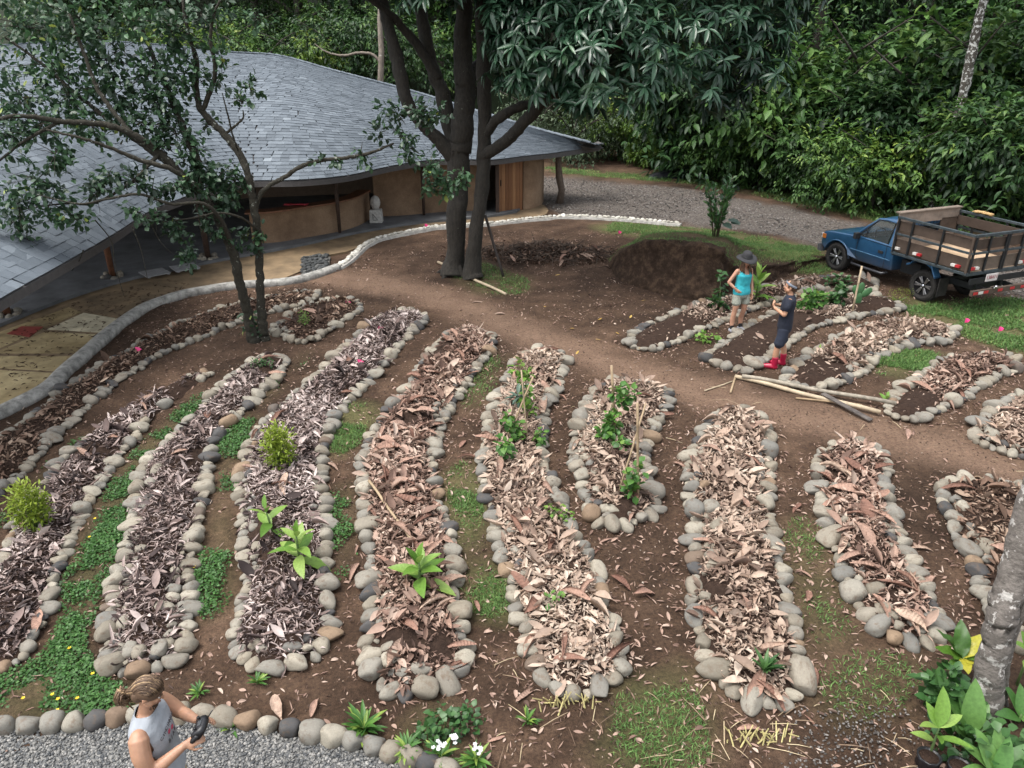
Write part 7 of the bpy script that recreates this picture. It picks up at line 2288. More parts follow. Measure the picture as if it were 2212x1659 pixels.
# single large leaves on the ground
for (x_, y_) in [(1060,790),(1010,740),(740,1030),(720,1010),(745,1130),(770,1190),(765,1240),(1000,960),(1010,990),(1040,1010),(1310,1170),(1340,1260),(1360,1300),(1290,1195),(1690,945),(1710,1010),(1720,1100),(1745,1290),(1735,1240),(2000,1260),(1990,1190),(1860,1440),(1880,1470),(2050,1280),(1760,1470),(1160,1590),(1130,1560),(1200,1560),(1070,1600),(1010,1440),(1030,1310),(1050,1370),(640,1535),(600,1530),(680,1530),(1480,940),(1050,800),(1240,1010),(1215,860),(700,1590),(730,1250),(1470,1010),(1960,940),(1900,1010),(1080,680),(1030,655),(1160,690),(1900,1600),(1750,1560),(1620,1580),(2060,1480),(1140,1500),(1390,1285),(980,1395)]:
    p = P(x_, y_)
    if random.random() < .4: continue
    put_leaf((p.x, p.y, .01), random.uniform(.16, .36), ground, tilt=.1)
# sticks and straw
STRAW = mat_ramp('straw', [(0, (.14, .09, .06)), (.5, (.30, .21, .14)), (1, (.55, .45, .28))], rough=.8, by='rnd', nscale=9, namt=.3)
mb = MB()
for k in range(150):
    if k < 60: p = P(random.uniform(1050, 2050), random.uniform(1420, 1680))
    elif k < 90: p = P(random.uniform(1480, 1720), random.uniform(1540, 1680))
    else: p = P(random.uniform(900, 2200), random.uniform(700, 1100))
    a = random.uniform(0, 6.28); L = random.uniform(.06, .32)
    d_ = Vector((math.cos(a), math.sin(a), random.gauss(0, .08))) * L
    mb.tube([p + Vector((0, 0, .02)), p + d_ * .5 + Vector((0, 0, .03)), p + d_ + Vector((0, 0, .018))], [.0035, .004, .002], 4, r=random.random(), caps=False)
tag(mb.build('twig_litter', STRAW), 'thin twigs and straw lying on the soil in front', 'twigs', kind='stuff')

BLADE = leaf_t(.17, .0, .45, .3, 0, 1)
GR = mat_leaf('grass_blade', [(0, (.06, .12, .032)), (.4, (.105, .205, .055)), (.75, (.165, .285, .08)), (1, (.30, .30, .12))], .6, .3, .3)
lipw = np.array([tuple(tw[i_] + (bw_[i_] - tw[i_]) * (.46 / np.linalg.norm(bw_[i_] - tw[i_])))[:2] for i_ in range(0, NT_, 4)])
GRASS.append((np.vstack([lipw, bw_[::-4, :2]]), 170, .06, 'bank'))
bag = Bag()
for poly, dens, h, nm in GRASS:
    n = int(area(poly) * dens * (2.4 if nm in ('bank', 'truck', 'verge', 'mango') else 5.5))
    n = min(n, 30000)
    q = sample_in(poly, n)
    pt = fbm(q[:, 0], q[:, 1], .7, 55 + len(nm), 3)
    de = dist_line(q[:, 0], q[:, 1], poly)
    q = q[pt > (-.5 if nm in ('bank', 'truck', 'verge') else -.55) + 1.1 * np.clip(1 - de / .5, 0, 1) * rng.random(n) ** .6]
    n = len(q)
    zz = ground_z(q[:, 0], q[:, 1])
    if nm == 'bank':
        zz = np.array([max(a, top_z(x_, y_)) for a, x_, y_ in zip(zz, q[:, 0], q[:, 1])])
    d = np.c_[rng.normal(0, .55, (n, 2)), np.full(n, 1.0)]
    yv = .35 if nm in ('bank', 'verge', 'truck') else .1
    bag.add(scatter(BLADE, np.c_[q, zz - .005], rot_frames(n, tilt=1, axis=d), rng.uniform(h * .6, h * 1.5, n), np.clip(rng.normal(.45, .22, n) + yv * np.clip(fbm(q[:, 0], q[:, 1], 1.2, 91, 2), -.3, 1), 0, 1)))
tag(link('grass', bag.mesh('grass'), GR), 'short green grass in patches around the truck and between beds', 'grass', kind='stuff')
LEAFLET = leaf_t(.75, .02, .1, .55, .1, 1)
CLV = mat_leaf('clover', [(0, (.026, .068, .018)), (.5, (.06, .15, .036)), (.85, (.095, .215, .055)), (1, (.15, .28, .08))], .5, .25, .35)
bag = Bag()
for poly, w_ in CLOVER:
    n = int(area(poly) * 5200 * w_)
    q = sample_in(poly, n)
    pt = fbm(q[:, 0], q[:, 1], .6, 63, 3)
    db = near_bed(q, .3)
    de = dist_line(q[:, 0], q[:, 1], poly)
    sel_ = (pt > -.42 + .6 * (1 - w_) + .8 * np.clip(1 - de / .32, 0, 1) * rng.uniform(0, 1.4, n)) & (db > .02)
    q, pt = q[sel_], pt[sel_]
    n = len(q)
    zz = .012 + .045 * np.clip(pt + .5, 0, 1) * rng.random(n) ** .6
    bag.add(scatter(LEAFLET, np.c_[q, zz], rot_frames(n, tilt=.45), rng.uniform(.022, .045, n), np.clip(rng.normal(.4, .16, n) + 6 * (zz - .03), 0, 1)))
tag(link('ground_cover', bag.mesh('ground_cover'), CLV), 'dense low clover-like ground cover on the paths between the left beds', 'ground cover', kind='stuff')
PET = leaf_t(.9, .0, -.1, .6, 0, 1)
q = np.array([tuple(P(a, b, .06)) for a, b in [(30,1565),(50,1508),(113,1500),(125,1510),(124,1534),(100,1550),(167,1508),(200,1455),(205,1120),(193,1160),(420,1225),(150,1400)]])
bag = Bag()
for k in range(5):
    a = 2 * math.pi * k / 5
    d = np.tile(np.array([math.cos(a), math.sin(a), .25]), (len(q), 1))
    bag.add(scatter(PET, q, rot_frames(len(q), tilt=.1, axis=d), np.full(len(q), .022)))
tag(link('yellow_flowers', bag.mesh('yellow_flowers'), mat_leaf('petal_yellow', [(0, (.7, .5, .02)), (1, (.75, .55, .04))], .6, .2)), 'tiny yellow flowers dotted in the ground cover at the left', 'flowers', kind='stuff')

# ------------------------------------------------------------------ brush pile behind the mango tree
bp = P(1180, 553)
brush = thing('brush_pile', 'low heap of dead twigs and leaves right of the mango trunks', 'brush pile', tuple(bp))
mb = MB()
for k in range(420):
    u, v = random.gauss(0, .9), random.gauss(0, .5)
    h = .38 * math.exp(-(u / 1.3) ** 2 - (v / .6) ** 2) * random.random()
    a = random.uniform(0, 6.28); L = random.uniform(.2, .7)
    d_ = Vector((math.cos(a), math.sin(a) * .7, random.gauss(0, .35))) * L
    c0 = Vector((u, v, h + .05))
    mb.tube([c0 - d_ * .5, c0 + Vector((0, 0, .05)), c0 + d_ * .5], [.008, .010, .004], 4, r=random.random() * .6, caps=False)
tag(mb.build('twigs', mat_ramp('dead_twig', [(0, (.045, .032, .025)), (.5, (.11, .08, .06)), (1, (.26, .20, .15))], rough=.9, by='rnd', nscale=9), brush), kind='stuff')
n = 900
u, v = rng.normal(0, 1.0, n), rng.normal(0, .5, n)
zz = .34 * np.exp(-(u / 1.3) ** 2 - (v / .6) ** 2) * rng.random(n) + .03
bag = Bag()
for k in range(5):
    w = np.arange(n) % 5 == k
    bag.add(scatter(BROAD_T[k], np.c_[u[w], v[w], zz[w]], rot_frames(w.sum(), tilt=.6), rng.uniform(.08, .2, w.sum()), np.clip(rng.normal(.35, .22, w.sum()), 0, 1)))
tag(link('dead_leaves', bag.mesh('dead_leaves'), MULCH['brown'], brush), kind='stuff')
for k in range(14): put_leaf((bp.x + random.gauss(0, .9), bp.y + random.gauss(0, .45), .15), random.uniform(.25, .45), brush)
# black tarp in the gap
tp = P(1450, 382)
mb = MB(); nx_, ny_ = 14, 8
V_ = []
for j in range(ny_):
    for i_ in range(nx_):
        uu, vv = i_ / (nx_ - 1) * 2 - 1, j / (ny_ - 1) * 2 - 1
        V_.append((uu * 1.1, vv * .5, max(-.02, .28 * (1 - uu * uu) * (1 - vv * vv) + .12 * mnoise.noise(Vector((uu * 3, vv * 3, 2))))))
mb.add(V_, [(j * nx_ + i_, j * nx_ + i_ + 1, (j + 1) * nx_ + i_ + 1, (j + 1) * nx_ + i_) for j in range(ny_ - 1) for i_ in range(nx_ - 1)])
o = mb.build('tarp', mat_plain('black_plastic_sheet', (.02, .022, .026), .35), None, loc=tuple(tp)); tag(o, 'crumpled black plastic sheet on the far verge under the bushes', 'tarp')

# ------------------------------------------------------------------ poles and stakes
BAMB = mat_ramp('bamboo', [(0, (.27, .19, .11)), (.5, (.36, .27, .17)), (1, (.44, .36, .25))], rough=.6, nscale=6, namt=.3, bscale=30, bdist=.003)
def pole(name, a, b, r, label, cat, mat=None, nodes_=True, group=None, r2=None):
    a, b = Vector(a), Vector(b)
    L = (b - a).length
    n_ = max(3, int(L / .28))
    pts, rad = [], []
    for k in range(n_ + 1):
        f = k / n_
        p = (b - a) * f + Vector((0, 0, .012 * math.sin(f * 9)))
        rr = r + ((r2 or r) - r) * f
        if nodes_ and 0 < k < n_:
            e = (b - a) * (.012 / L)
            pts += [p - e, p, p + e]; rad += [rr, rr * 1.16, rr]
        else: pts.append(p); rad.append(rr)
    mb = MB(); mb.tube(pts, rad, 10)
    return tag(mb.build(name, mat or BAMB, None, smooth=True, loc=tuple(a)), label, cat, group)
g_ = 'poles lying on the path'
pole('bamboo_pole', P(1588, 813, .045), P(1902, 891, .045), .037, 'long tan bamboo pole lying lowest on the path below the red boots', 'pole', group=g_)
pole('bamboo_pole', P(1603, 812, .10), P(1936, 872, .09), .036, 'greyer bamboo pole crossing on top of the tan one', 'pole', mat_plain('grey_bamboo', (.28, .245, .19), .7, var=.3), group=g_)
mb = MB(); a_, b_ = P(1777, 850, .10), P(1882, 908, .02); mb.bar((0, 0, 0), b_ - a_, .10, .025)
tag(mb.build('plank', mat_plain('dark_wet_wood', (.10, .085, .075), .7, var=.4), None, loc=tuple(a_), bevel=.005), 'dark weathered plank lying across the bamboo poles', 'plank')
pole('bamboo_stick', P(1719, 860, .03), P(1858, 874, .03), .016, 'thin split bamboo stick beside the two long poles', 'stick', nodes_=False)
pole('bamboo_stick', P(1522, 844, .02), P(1582, 824, .02), .012, 'thin stick on the path pointing at the left end of the poles', 'stick', nodes_=False)
pole('bamboo_stick', P(1578, 848, .02), P(1588, 815, .03), .018, 'short thick stick at the left end of the bamboo poles', 'stick', nodes_=False)
pole('bamboo_pole', P(946, 566, .04), P(1093, 636, .03), .035, 'pale bamboo pole lying at the foot of the mango tree', 'pole')
pole('leaning_stick', P(1087, 597), PY(1048, 465, P(1087, 597).y + .25), .035, 'dark straight stick leaning beside the mango trunk', 'stick', mat_plain('dark_stick', (.05, .04, .035), .8), False)
pole('bamboo_stick', P(797, 1038, .2), P(893, 1172, .2), .018, 'thin bamboo stick lying across the pinkish leaf bed', 'stick', nodes_=False)
def stake(bx, by, tx, ty, label, r=.014, dy=0.0, bz=.15):
    b_ = P(bx, by, bz)
    t_ = PY(tx, ty, b_.y + dy)
    return pole('bamboo_stake', b_ - Vector((0, 0, .12)), t_, r, label, 'stake', group='bamboo stakes in the bean beds')
stake(1087, 950, 1152, 814, 'slanting bamboo stake leaning right in the climbing bean bed', .014, .35)
stake(1141, 950, 1126, 800, 'thin upright stake behind the slanting one in the climbing bean bed', .011, .1)
stake(1330, 935, 1321, 790, 'upright bamboo stake at the far end of the oval bed', .019, .0)
stake(1380, 1077, 1377, 872, 'tallest upright bamboo stake at the near end of the oval bed', .016)
stake(1333, 1063, 1395, 872, 'slanting bamboo stake crossing the tall one in the oval bed', .013, .25)
stake(1842, 668, 1862, 575, 'leaning bamboo stake beside the cactus', .022, .1)

# ------------------------------------------------------------------ plants
GREENS = {
 'bright': mat_leaf('bright_leaf', [(0, (.07, .16, .025)), (.5, (.15, .29, .045)), (1, (.29, .42, .10))], .45, .3, .4),
 'basil': mat_leaf('basil_leaf', [(0, (.11, .17, .015)), (.5, (.22, .30, .03)), (1, (.38, .45, .09))], .5, .3, .35),
 'bean': mat_leaf('bean_leaf', [(0, (.035, .10, .02)), (.5, (.07, .18, .035)), (.85, (.14, .27, .05)), (1, (.30, .40, .08))], .45, .3, .4),
 'deep': mat_leaf('deep_leaf', [(0, (.02, .06, .018)), (.5, (.04, .11, .03)), (1, (.08, .17, .05))], .4, .25, .45),
 'blue': mat_leaf('bluish_leaf', [(0, (.04, .08, .055)), (1, (.11, .17, .13))], .5, .2, .4),
 'lily': mat_leaf('broad_lily_leaf', [(0, (.05, .14, .03)), (.5, (.09, .22, .05)), (1, (.16, .30, .08))], .4, .35, .45),
 'croton': mat_leaf('croton_leaf', [(0, (.04, .11, .02)), (.45, (.09, .19, .025)), (.55, (.42, .42, .04)), (1, (.62, .52, .06))], .4, .3, .45),
}
STEM = mat_plain('green_stem', (.10, .16, .05), .6)
WSTEM = mat_plain('woody_stem', (.09, .065, .04), .8)
def big_t(width, droop, fold=.05, n=7, wave=.0):
    V, F = leaf_t(width, fold, droop, .42, .12, n)
    if wave:
        for i_ in range(len(V)): V[i_, 2] += wave * math.sin(V[i_, 0] * 14) * abs(V[i_, 1]) * 3
    return V, F
LEAF_ME = {}
def leaf_obj(kind, shape, tone):
    key = (kind, shape, tone)
    if key not in LEAF_ME:
        T = {'tob': big_t(.40, .30), 'tobup': big_t(.36, .08), 'tobdown': big_t(.40, .65), 'lily': big_t(.38, .12), 'wave': big_t(.42, .15, wave=.12), 'lance': big_t(.2, .25), 'oval': big_t(.55, .12)}[shape]
        me = np_mesh('leaf', T[0], [T[1]], np.full(len(T[0]), tone))
        me.materials.append(GREENS[kind])
        LEAF_ME[key] = me
    return LEAF_ME[key]
def leafy_plant(name, label, cat, base, leaves, kind, stem_h, stem_r=.012, group=None, lean=(0, 0), shapes=('tob', 'tobup', 'tobdown'), tones=(.2, .45, .7, .95)):
    """leaves: (height fraction, azimuth, elevation, length)"""
    t = thing(name, label, cat, tuple(base), 0, group)
    mb = MB(); mb.tube([(0, 0, -.05), (lean[0] * .5, lean[1] * .5, stem_h * .5), (lean[0], lean[1], stem_h)], [stem_r * 1.2, stem_r, stem_r * .5], 7); mb.build('stem', STEM, t, smooth=True)
    for h, az, el, L in leaves:
        sh = shapes[1] if el > .9 else shapes[2 if len(shapes) > 2 and el < .1 else 0]
        o = link('leaf', leaf_obj(kind, sh, random.choice(tones)), None, t)
        o.location = (lean[0] * h, lean[1] * h, stem_h * h)
        o.rotation_euler = (random.gauss(0, .2), -el, az)
        o.scale = (L, L, L)
    return t
def spiral(n, L0, L1, el0, el1, h0=.1, h1=1.0, a0=0.0):
    return [(h0 + (h1 - h0) * k / max(1, n - 1), a0 + k * 2.4 + random.gauss(0, .2), el0 + (el1 - el0) * k / max(1, n - 1) + random.gauss(0, .1), L0 + (L1 - L0) * k / max(1, n - 1)) for k in range(n)]
leafy_plant('tobacco_plant', 'light green broad-leaved plant with big drooping leaves in the pinkish leaf bed', 'plant', P(908, 1262, .16), spiral(13, .42, .20, .1, 1.2), 'bright', .34, .014)
leafy_plant('tobacco_plant', 'light green broad-leaved plant with upright shoot, right one of the two in the grey bed', 'plant', P(648, 1215, .15), spiral(13, .40, .16, .0, 1.25), 'bright', .42, .014)
leafy_plant('tobacco_plant', 'small light green broad-leaved plant behind and left of the upright one', 'plant', P(590, 1150, .15), spiral(7, .38, .18, .1, 1.1), 'bright', .34, .012, lean=(-.05, 0))
leafy_plant('tobacco_plant', 'pale green broad-leaved plant right behind the woman in the hat', 'plant', P(1632, 648, .12), spiral(15, .52, .3, .2, 1.3), 'bright', .62, .018)
def cloud_plant(name, label, cat, base, blobs_, kind, n, ls, T=None, stems=5, group=None, upright=0.0, rv=None):
    """many small leaves over a few blobs (offset, radius) on thin stems"""
    t = thing(name, label, cat, tuple(base), 0, group)
    bag = Bag()
    w = np.array([b_[1] ** 2 for b_ in blobs_]); w = w / w.sum()
    for (o_, r_), ww in zip(blobs_, w):
        k = max(4, int(n * ww))
        d = rng.normal(0, 1, (k, 3)); d /= np.linalg.norm(d, axis=1, keepdims=True)
        p = np.array(o_) + d * r_ * rng.uniform(.35, 1, (k, 1)) * np.array([1, 1, 1.0 + upright])
        p[:, 2] = np.maximum(p[:, 2], .01)
        ax = d * .7 + rng.normal(0, .45, (k, 3)) + np.array([0, 0, upright - .1])
        tone = np.clip(.45 + .25 * d[:, 2] + rng.normal(0, .15, k), 0, 1)
        TT = T or BROADL
        for j in range(len(TT)):
            ws = np.arange(k) % len(TT) == j
            if ws.any(): bag.add(scatter(TT[j], p[ws], rot_frames(ws.sum(), tilt=.8, axis=ax[ws]), rng.uniform(ls * .65, ls * 1.25, ws.sum()), tone[ws]))
    link('foliage', bag.mesh('foliage'), GREENS[kind], t)
    mb = MB()
    for k in range(stems):
        o_, r_ = blobs_[k % len(blobs_)]
        e = Vector(o_) + Vector(rng.normal(0, r_ * .3, 3))
        mb.tube([(random.gauss(0, .02), random.gauss(0, .02), -.05), (e.x * .5, e.y * .5, e.z * .55), tuple(e)], [.009, .007, .004], 5)
    mb.build('stem', STEM, t, smooth=True)
    return t
SPIKE = [leaf_t(.34, .04, d_, .45, .2, 2) for d_ in (.1, .3)]
cloud_plant('basil_bush', 'dense bright yellow-green bush standing in the grey mulched bed', 'plant', P(608, 1008, .13), [((0, 0, .22), .2), ((.06, 0, .38), .18), ((-.07, .02, .40), .17), ((0, .03, .5), .14), ((.10, 0, .22), .14), ((-.10, 0, .24), .14)], 'basil', 950, .075, SPIKE, 8, upright=.5)
cloud_plant('basil_bush', 'dense bright yellow-green bush near the left picture edge', 'plant', P(76, 1138, .13), [((0, 0, .2), .2), ((.06, 0, .36), .18), ((-.08, .02, .36), .17), ((0, .03, .46), .13), ((.12, 0, .2), .13), ((-.12, 0, .2), .13)], 'basil', 950, .075, SPIKE, 8, upright=.5)
HEART = [leaf_t(.85, .03, d_, .38, .15, 2) for d_ in (.15, .35)]
def vine(label, px_list, n, ls, kind='bean', Yoff=0.0, cat='bean plant'):
    """px_list: (x, y) from the root upwards"""
    b_ = P(px_list[0][0], px_list[0][1], .15)
    bl_ = []
    for k, (x_, y_) in enumerate(px_list):
        q = PY(x_, y_, b_.y + Yoff * k / max(1, len(px_list) - 1)) if k else b_ + Vector((0, 0, .08))
        bl_.append((tuple(q - b_), .12))
    return cloud_plant('bean_plant', label, cat, b_, bl_, kind, n, ls, HEART, 4, 'young bean plants')
vine('bean vine climbing the upright stake at the far end of the oval bed', [(1320,935),(1318,910),(1325,890),(1345,860),(1360,850),(1335,845)], 150, .10)
vine('leafy bean seedling below the climbing vine in the oval bed', [(1315,950),(1305,930),(1322,915)], 60, .11)
vine('small bean seedling in the middle of the oval bed', [(1340,970),(1340,955)], 26, .09)
vine('bean plant around the tall stake at the near end of the oval bed', [(1362,1075),(1362,1055),(1366,1030),(1372,1015)], 80, .10)
vine('yellow-green vine at the top of the slanting stake', [(1140,900),(1135,855),(1138,825),(1133,805),(1120,795)], 100, .09, 'bright')
vine('bean plant at the foot of the slanting stake', [(1118,950),(1112,925),(1100,905)], 80, .10)
vine('lowest bean seedling of the climbing bean bed', [(1098,990),(1095,970),(1090,955)], 50, .10)
vine('small bean plant right of the slanting stakes', [(1165,955),(1168,940)], 36, .09)
vine('yellow-green seedlings on the beige litter near the oval bed', [(1190,1115),(1210,1110),(1230,1112)], 40, .07, 'bright')
vine('faint green seedling in the middle of the beige litter', [(1200,1310),(1198,1300)], 26, .06)
cloud_plant('kale_plant', 'bluish-green kale plant among the yellow-green vines', 'plant', P(1120, 880, .15), [((0, 0, .12), .14), ((.05, 0, .2), .12)], 'blue', 46, .16, [leaf_t(.4, .06, .3, .5, .3, 3)], 3)
cloud_plant('leafy_crop', 'bright leafy crop between the navy person and the stake by the cactus', 'plant', P(1748, 668, .13), [((0, 0, .2), .22), ((.25, .08, .2), .2), ((-.15, 0, .12), .16), ((.1, .1, .32), .16)], 'bean', 200, .13, HEART, 6)
cloud_plant('leafy_crop', 'darker leafy crop left of the leaning stake', 'plant', P(1808, 660, .13), [((0, 0, .2), .17), ((.05, 0, .36), .14), ((-.12, 0, .12), .14)], 'deep', 110, .14, HEART, 4)
cloud_plant('low_plant', 'low dark green plant on the soil near the truck wheel', 'plant', P(1808, 616, .1), [((0, 0, .1), .16), ((.2, 0, .08), .14), ((-.2, .0, .1), .12)], 'deep', 110, .11, HEART, 4)
cloud_plant('vine_plant', 'slender climbing plant left of the woman, leaves in tiers', 'plant', P(1552, 668, .12), [((0, 0, .1), .18), ((-.1, 0, .15), .14), ((0, 0, .42), .1), ((0, .02, .62), .07), ((-.02, .02, .80), .07)], 'deep', 120, .13, HEART, 5)
cloud_plant('low_plant', 'green seedlings on the soil in front of the woman', 'plant', P(1520, 738), [((0, 0, .05), .16), ((.2, .05, .05), .14), ((-.12, 0, .05), .1)], 'bright', 60, .1, HEART, 3)
cloud_plant('low_plant', 'small bushy herb on the small rounded bed', 'plant', P(657, 702, .1), [((0, 0, .12), .12), ((.02, 0, .25), .1), ((.05, -.05, .1), .1)], 'bright', 160, .05, SPIKE, 3)
cloud_plant('low_plant', 'low green mat plant at the far tip of the grey bed', 'plant', P(557, 792, .12), [((0, 0, .03), .16), ((.15, 0, .03), .14)], 'deep', 260, .04, HEART, 3)
cloud_plant('low_plant', 'wispy green weed beside the rear truck wheel', 'plant', P(1940, 652), [((0, 0, .16), .22), ((-.2, 0, .1), .18), ((.15, 0, .2), .16)], 'basil', 420, .05, [leaf_t(.15, 0, .3, .4, 0, 1)], 6)
cloud_plant('low_plant', 'green weed left of the white-flowered plant, spreading low', 'plant', P(960, 1575), [((0, 0, .06), .2), ((.2, .05, .05), .16), ((-.12, -.15, .05), .16)], 'deep', 330, .06, HEART, 3)
leafy_plant('seedling', 'single pale green seedling at the right end of the bamboo poles', 'seedling', P(1913, 870), spiral(5, .2, .12, .3, 1.1), 'bright', .12, .008)
leafy_plant('seedling', 'small green seedling between the doubled-edge bed and the bare soil bed', 'seedling', P(1768, 766), spiral(4, .16, .1, .4, 1.0), 'bright', .12, .007)
# lance-leaved clumps in front
def tuft(label, p, n, L, kind='bean', cat='plant', name='leafy_tuft', el=(.3, 1.2)):
    return leafy_plant(name, label, cat, p, [(.3, random.uniform(0, 6.28), random.uniform(*el), L * random.uniform(.7, 1.15)) for _ in range(n)], kind, .06, .008, shapes=('lance', 'lance', 'lance'))
tuft('spreading lance-leaved green tuft above the stone row near the walk', P(786, 1580), 34, .24, 'bean')
tuft('small lance-leaved green tuft on the soil below the beige bed', P(1140, 1562), 24, .13, 'bean')
tuft('spiky dark green tuft at the front of the beige-littered bed', P(1650, 1455, .16), 16, .22, 'deep', el=(.8, 1.45))
tuft('grassy green clump at the path edge left of the stone row, lowest one', P(500, 1580), 18, .14, 'bean')
tuft('green tuft on the soil behind the man\'s raised hands', P(432, 1500), 16, .12, 'bean')
tuft('green tuft on the ground at the end of the second grey bed', P(556, 1478), 16, .13, 'bean')
# white flowers
for (x_, y_, lab) in ((955, 1655, 'low plant with two white flower heads at the bottom edge, left one'), (1030, 1660, 'low plant with white flowers at the bottom edge, right one'), (880, 1640, 'flowerless leafy rosette left of the white-flowered plants')):
    b_ = P(x_, y_)
    t = leafy_plant('flowering_plant', lab, 'plant', b_, [(random.uniform(.2, 1), random.uniform(0, 6.28), random.uniform(.2, 1.1), random.uniform(.12, .2)) for _ in range(26)], 'bean', .14, .008, shapes=('lance', 'lance', 'lance'))
    if 'flowerless' in lab: continue
    for (fx, fy, fz) in (((0, 0, .24), (.10, .06, .26)) if x_ < 1000 else ((.02, 0, .22),)):
        bag = Bag()
        pts_ = np.array([(fx, fy, fz)]) + rng.normal(0, .022, (9, 3))
        for k in range(5):
            a = 2 * math.pi * k / 5
            d = np.tile(np.array([math.cos(a), math.sin(a), .3]), (9, 1))
            bag.add(scatter(PET, pts_, rot_frames(9, tilt=.3, axis=d), np.full(9, .022)))
        link('flower', bag.mesh('flower'), bpy.data.materials.get('petal_white') or mat_leaf('petal_white', [(0, (.75, .75, .74)), (1, (.8, .8, .8))], .6, .2), t)
# yellowed stubble
for (x_, y_, lab, n_) in ((1640, 1600, 'row of cut yellow stalks in front of the beige-littered bed', 34), (1230, 1525, 'cut yellow straw stubble below the big front stones', 26)):
    p = P(x_, y_); t = thing('cut_stubble', lab, 'stubble', tuple(p))
    mb = MB()
    for k in range(n_):
        u = random.uniform(-.28, .28)
        mb.tube([(u, random.gauss(0, .04), 0), (u + random.gauss(0, .05), random.gauss(0, .05), random.uniform(.06, .14))], [.008, .005], 5, r=random.uniform(.6, 1))
    tag(mb.build('stalks', mat_leaf('yellow_stalk', [(0, (.30, .26, .10)), (1, (.55, .48, .22))], .7, .1), t), kind='stuff')
# cactus
cp = P(1852, 657, .12)
cac = thing('cactus', 'green prickly pear cactus with three pads beside the stake', 'cactus', tuple(cp))
CAC = mat_plain('cactus_skin', (.055, .15, .055), .55, var=.25, bscale=30, bdist=.006)
for c_, rx, rz_, tl in (((0, 0, .12), .085, .15, 0), ((-.10, .0, .33), .075, .13, -.45), ((.02, .02, .36), .085, .15, .05), ((.16, 0, .28), .085, .14, .8)):
    mb = MB(); ball(mb, c_, rx, .025, rz_, Matrix.Rotation(tl, 3, 'Y'), 16); mb.build('pad', CAC, cac, smooth=True)
# marker flags
PINK = mat_plain('pink_plastic', (.80, .05, .22), .5)
WIRE = mat_plain('wire', (.3, .3, .3), .4, .8)
for (x_, y_, h_, lab) in ((2078, 716, .3, 'pink marker flag by the grass right of the doubled-edge bed'), (2150, 735, .3, 'pink marker flag farthest right on the grass'), (774, 800, .22, 'pink marker flag in the grey bed behind the bright bush'), (817, 725, .22, 'small pink flag at the far tip of the second grey bed'), (918, 500, .25, 'pink marker flag by the edging in front of the house wall'), (1060, 600, .2, 'pinkish flag near the mango root'), (296, 770, .2, 'pink flag at the outer stones by the kerb'), (1335, 512, .2, 'pink flag near the edging right of the house tip'), (2063, 600, .2, 'small pink flag beside the front truck wheel'), (748, 665, .18, 'small red flag at the small rounded bed')):
    b_ = P(x_, y_)
    if lab.startswith('pinkish') : continue
    t = thing('marker_flag', lab, 'flag', tuple(b_), 0, 'pink marker flags')
    mb = MB(); mb.tube([(0, 0, -.05), (0, 0, h_)], .003, 5); mb.build('wire', WIRE, t)
    mb = MB(); mb.add([(0, 0, h_), (0, 0, h_ - .10), (.06, -.02, h_ - .09), (.12, .01, h_ - .05), (.06, .015, h_ - .01)], [(0, 1, 2), (0, 2, 4), (2, 3, 4)]); o = mb.build('flag', PINK, t)
    sm = o.modifiers.new('t', 'SOLIDIFY'); sm.thickness = .003
# glossy shrub on the bank
sp = P(1545, 520); 
for _ in range(3): sp = P(1545, 520, top_z(sp.x, sp.y))
sh = thing('glossy_shrub', 'young upright shrub with glossy rounded leaves standing on the grassy bank', 'shrub', tuple(sp))
mb = MB()
stems_ = []
for k in range(11):
    a = k * 2.4; s_ = random.uniform(.15, .45); h_ = random.uniform(1.1, 1.9)
    e = Vector((math.cos(a) * s_, math.sin(a) * s_, h_)); stems_.append(e)
    mb.tube([(math.cos(a) * .05, math.sin(a) * .05, -.05), tuple(e * .5 + Vector((0, 0, .05))), tuple(e)], [.018, .013, .006], 6)
mb.build('stem', WSTEM, sh, smooth=True)
bag = Bag()
for e in stems_:
    k = 30; f = rng.uniform(.28, 1.02, k)
    p = np.array(tuple(e))[None] * f[:, None] + rng.normal(0, .04, (k, 3))
    d = np.c_[rng.normal(0, .6, (k, 2)), np.full(k, .75)] + np.array([e.x, e.y, 0]) * .8
    bag.add(scatter(leaf_t(.48, .05, .08, .6, .2, 2), p, rot_frames(k, tilt=.7, axis=d), rng.uniform(.14, .22, k), np.clip(rng.normal(.45, .25, k), 0, 1)))
link('foliage', bag.mesh('foliage'), mat_leaf('glossy_leaf', [(0, (.035, .09, .035)), (.5, (.075, .18, .06)), (1, (.19, .35, .10))], .28, .2, .6), sh)
for k in range(4):
    o = link('large_leaf', leaf_obj('blue', 'oval', .6), None, sh); o.location = (.1 + .1 * k, -.25, .55 + .1 * (k % 2)); o.rotation_euler = (.3, .1, -1.2 + .8 * k); o.scale = (.38, .38, .38)

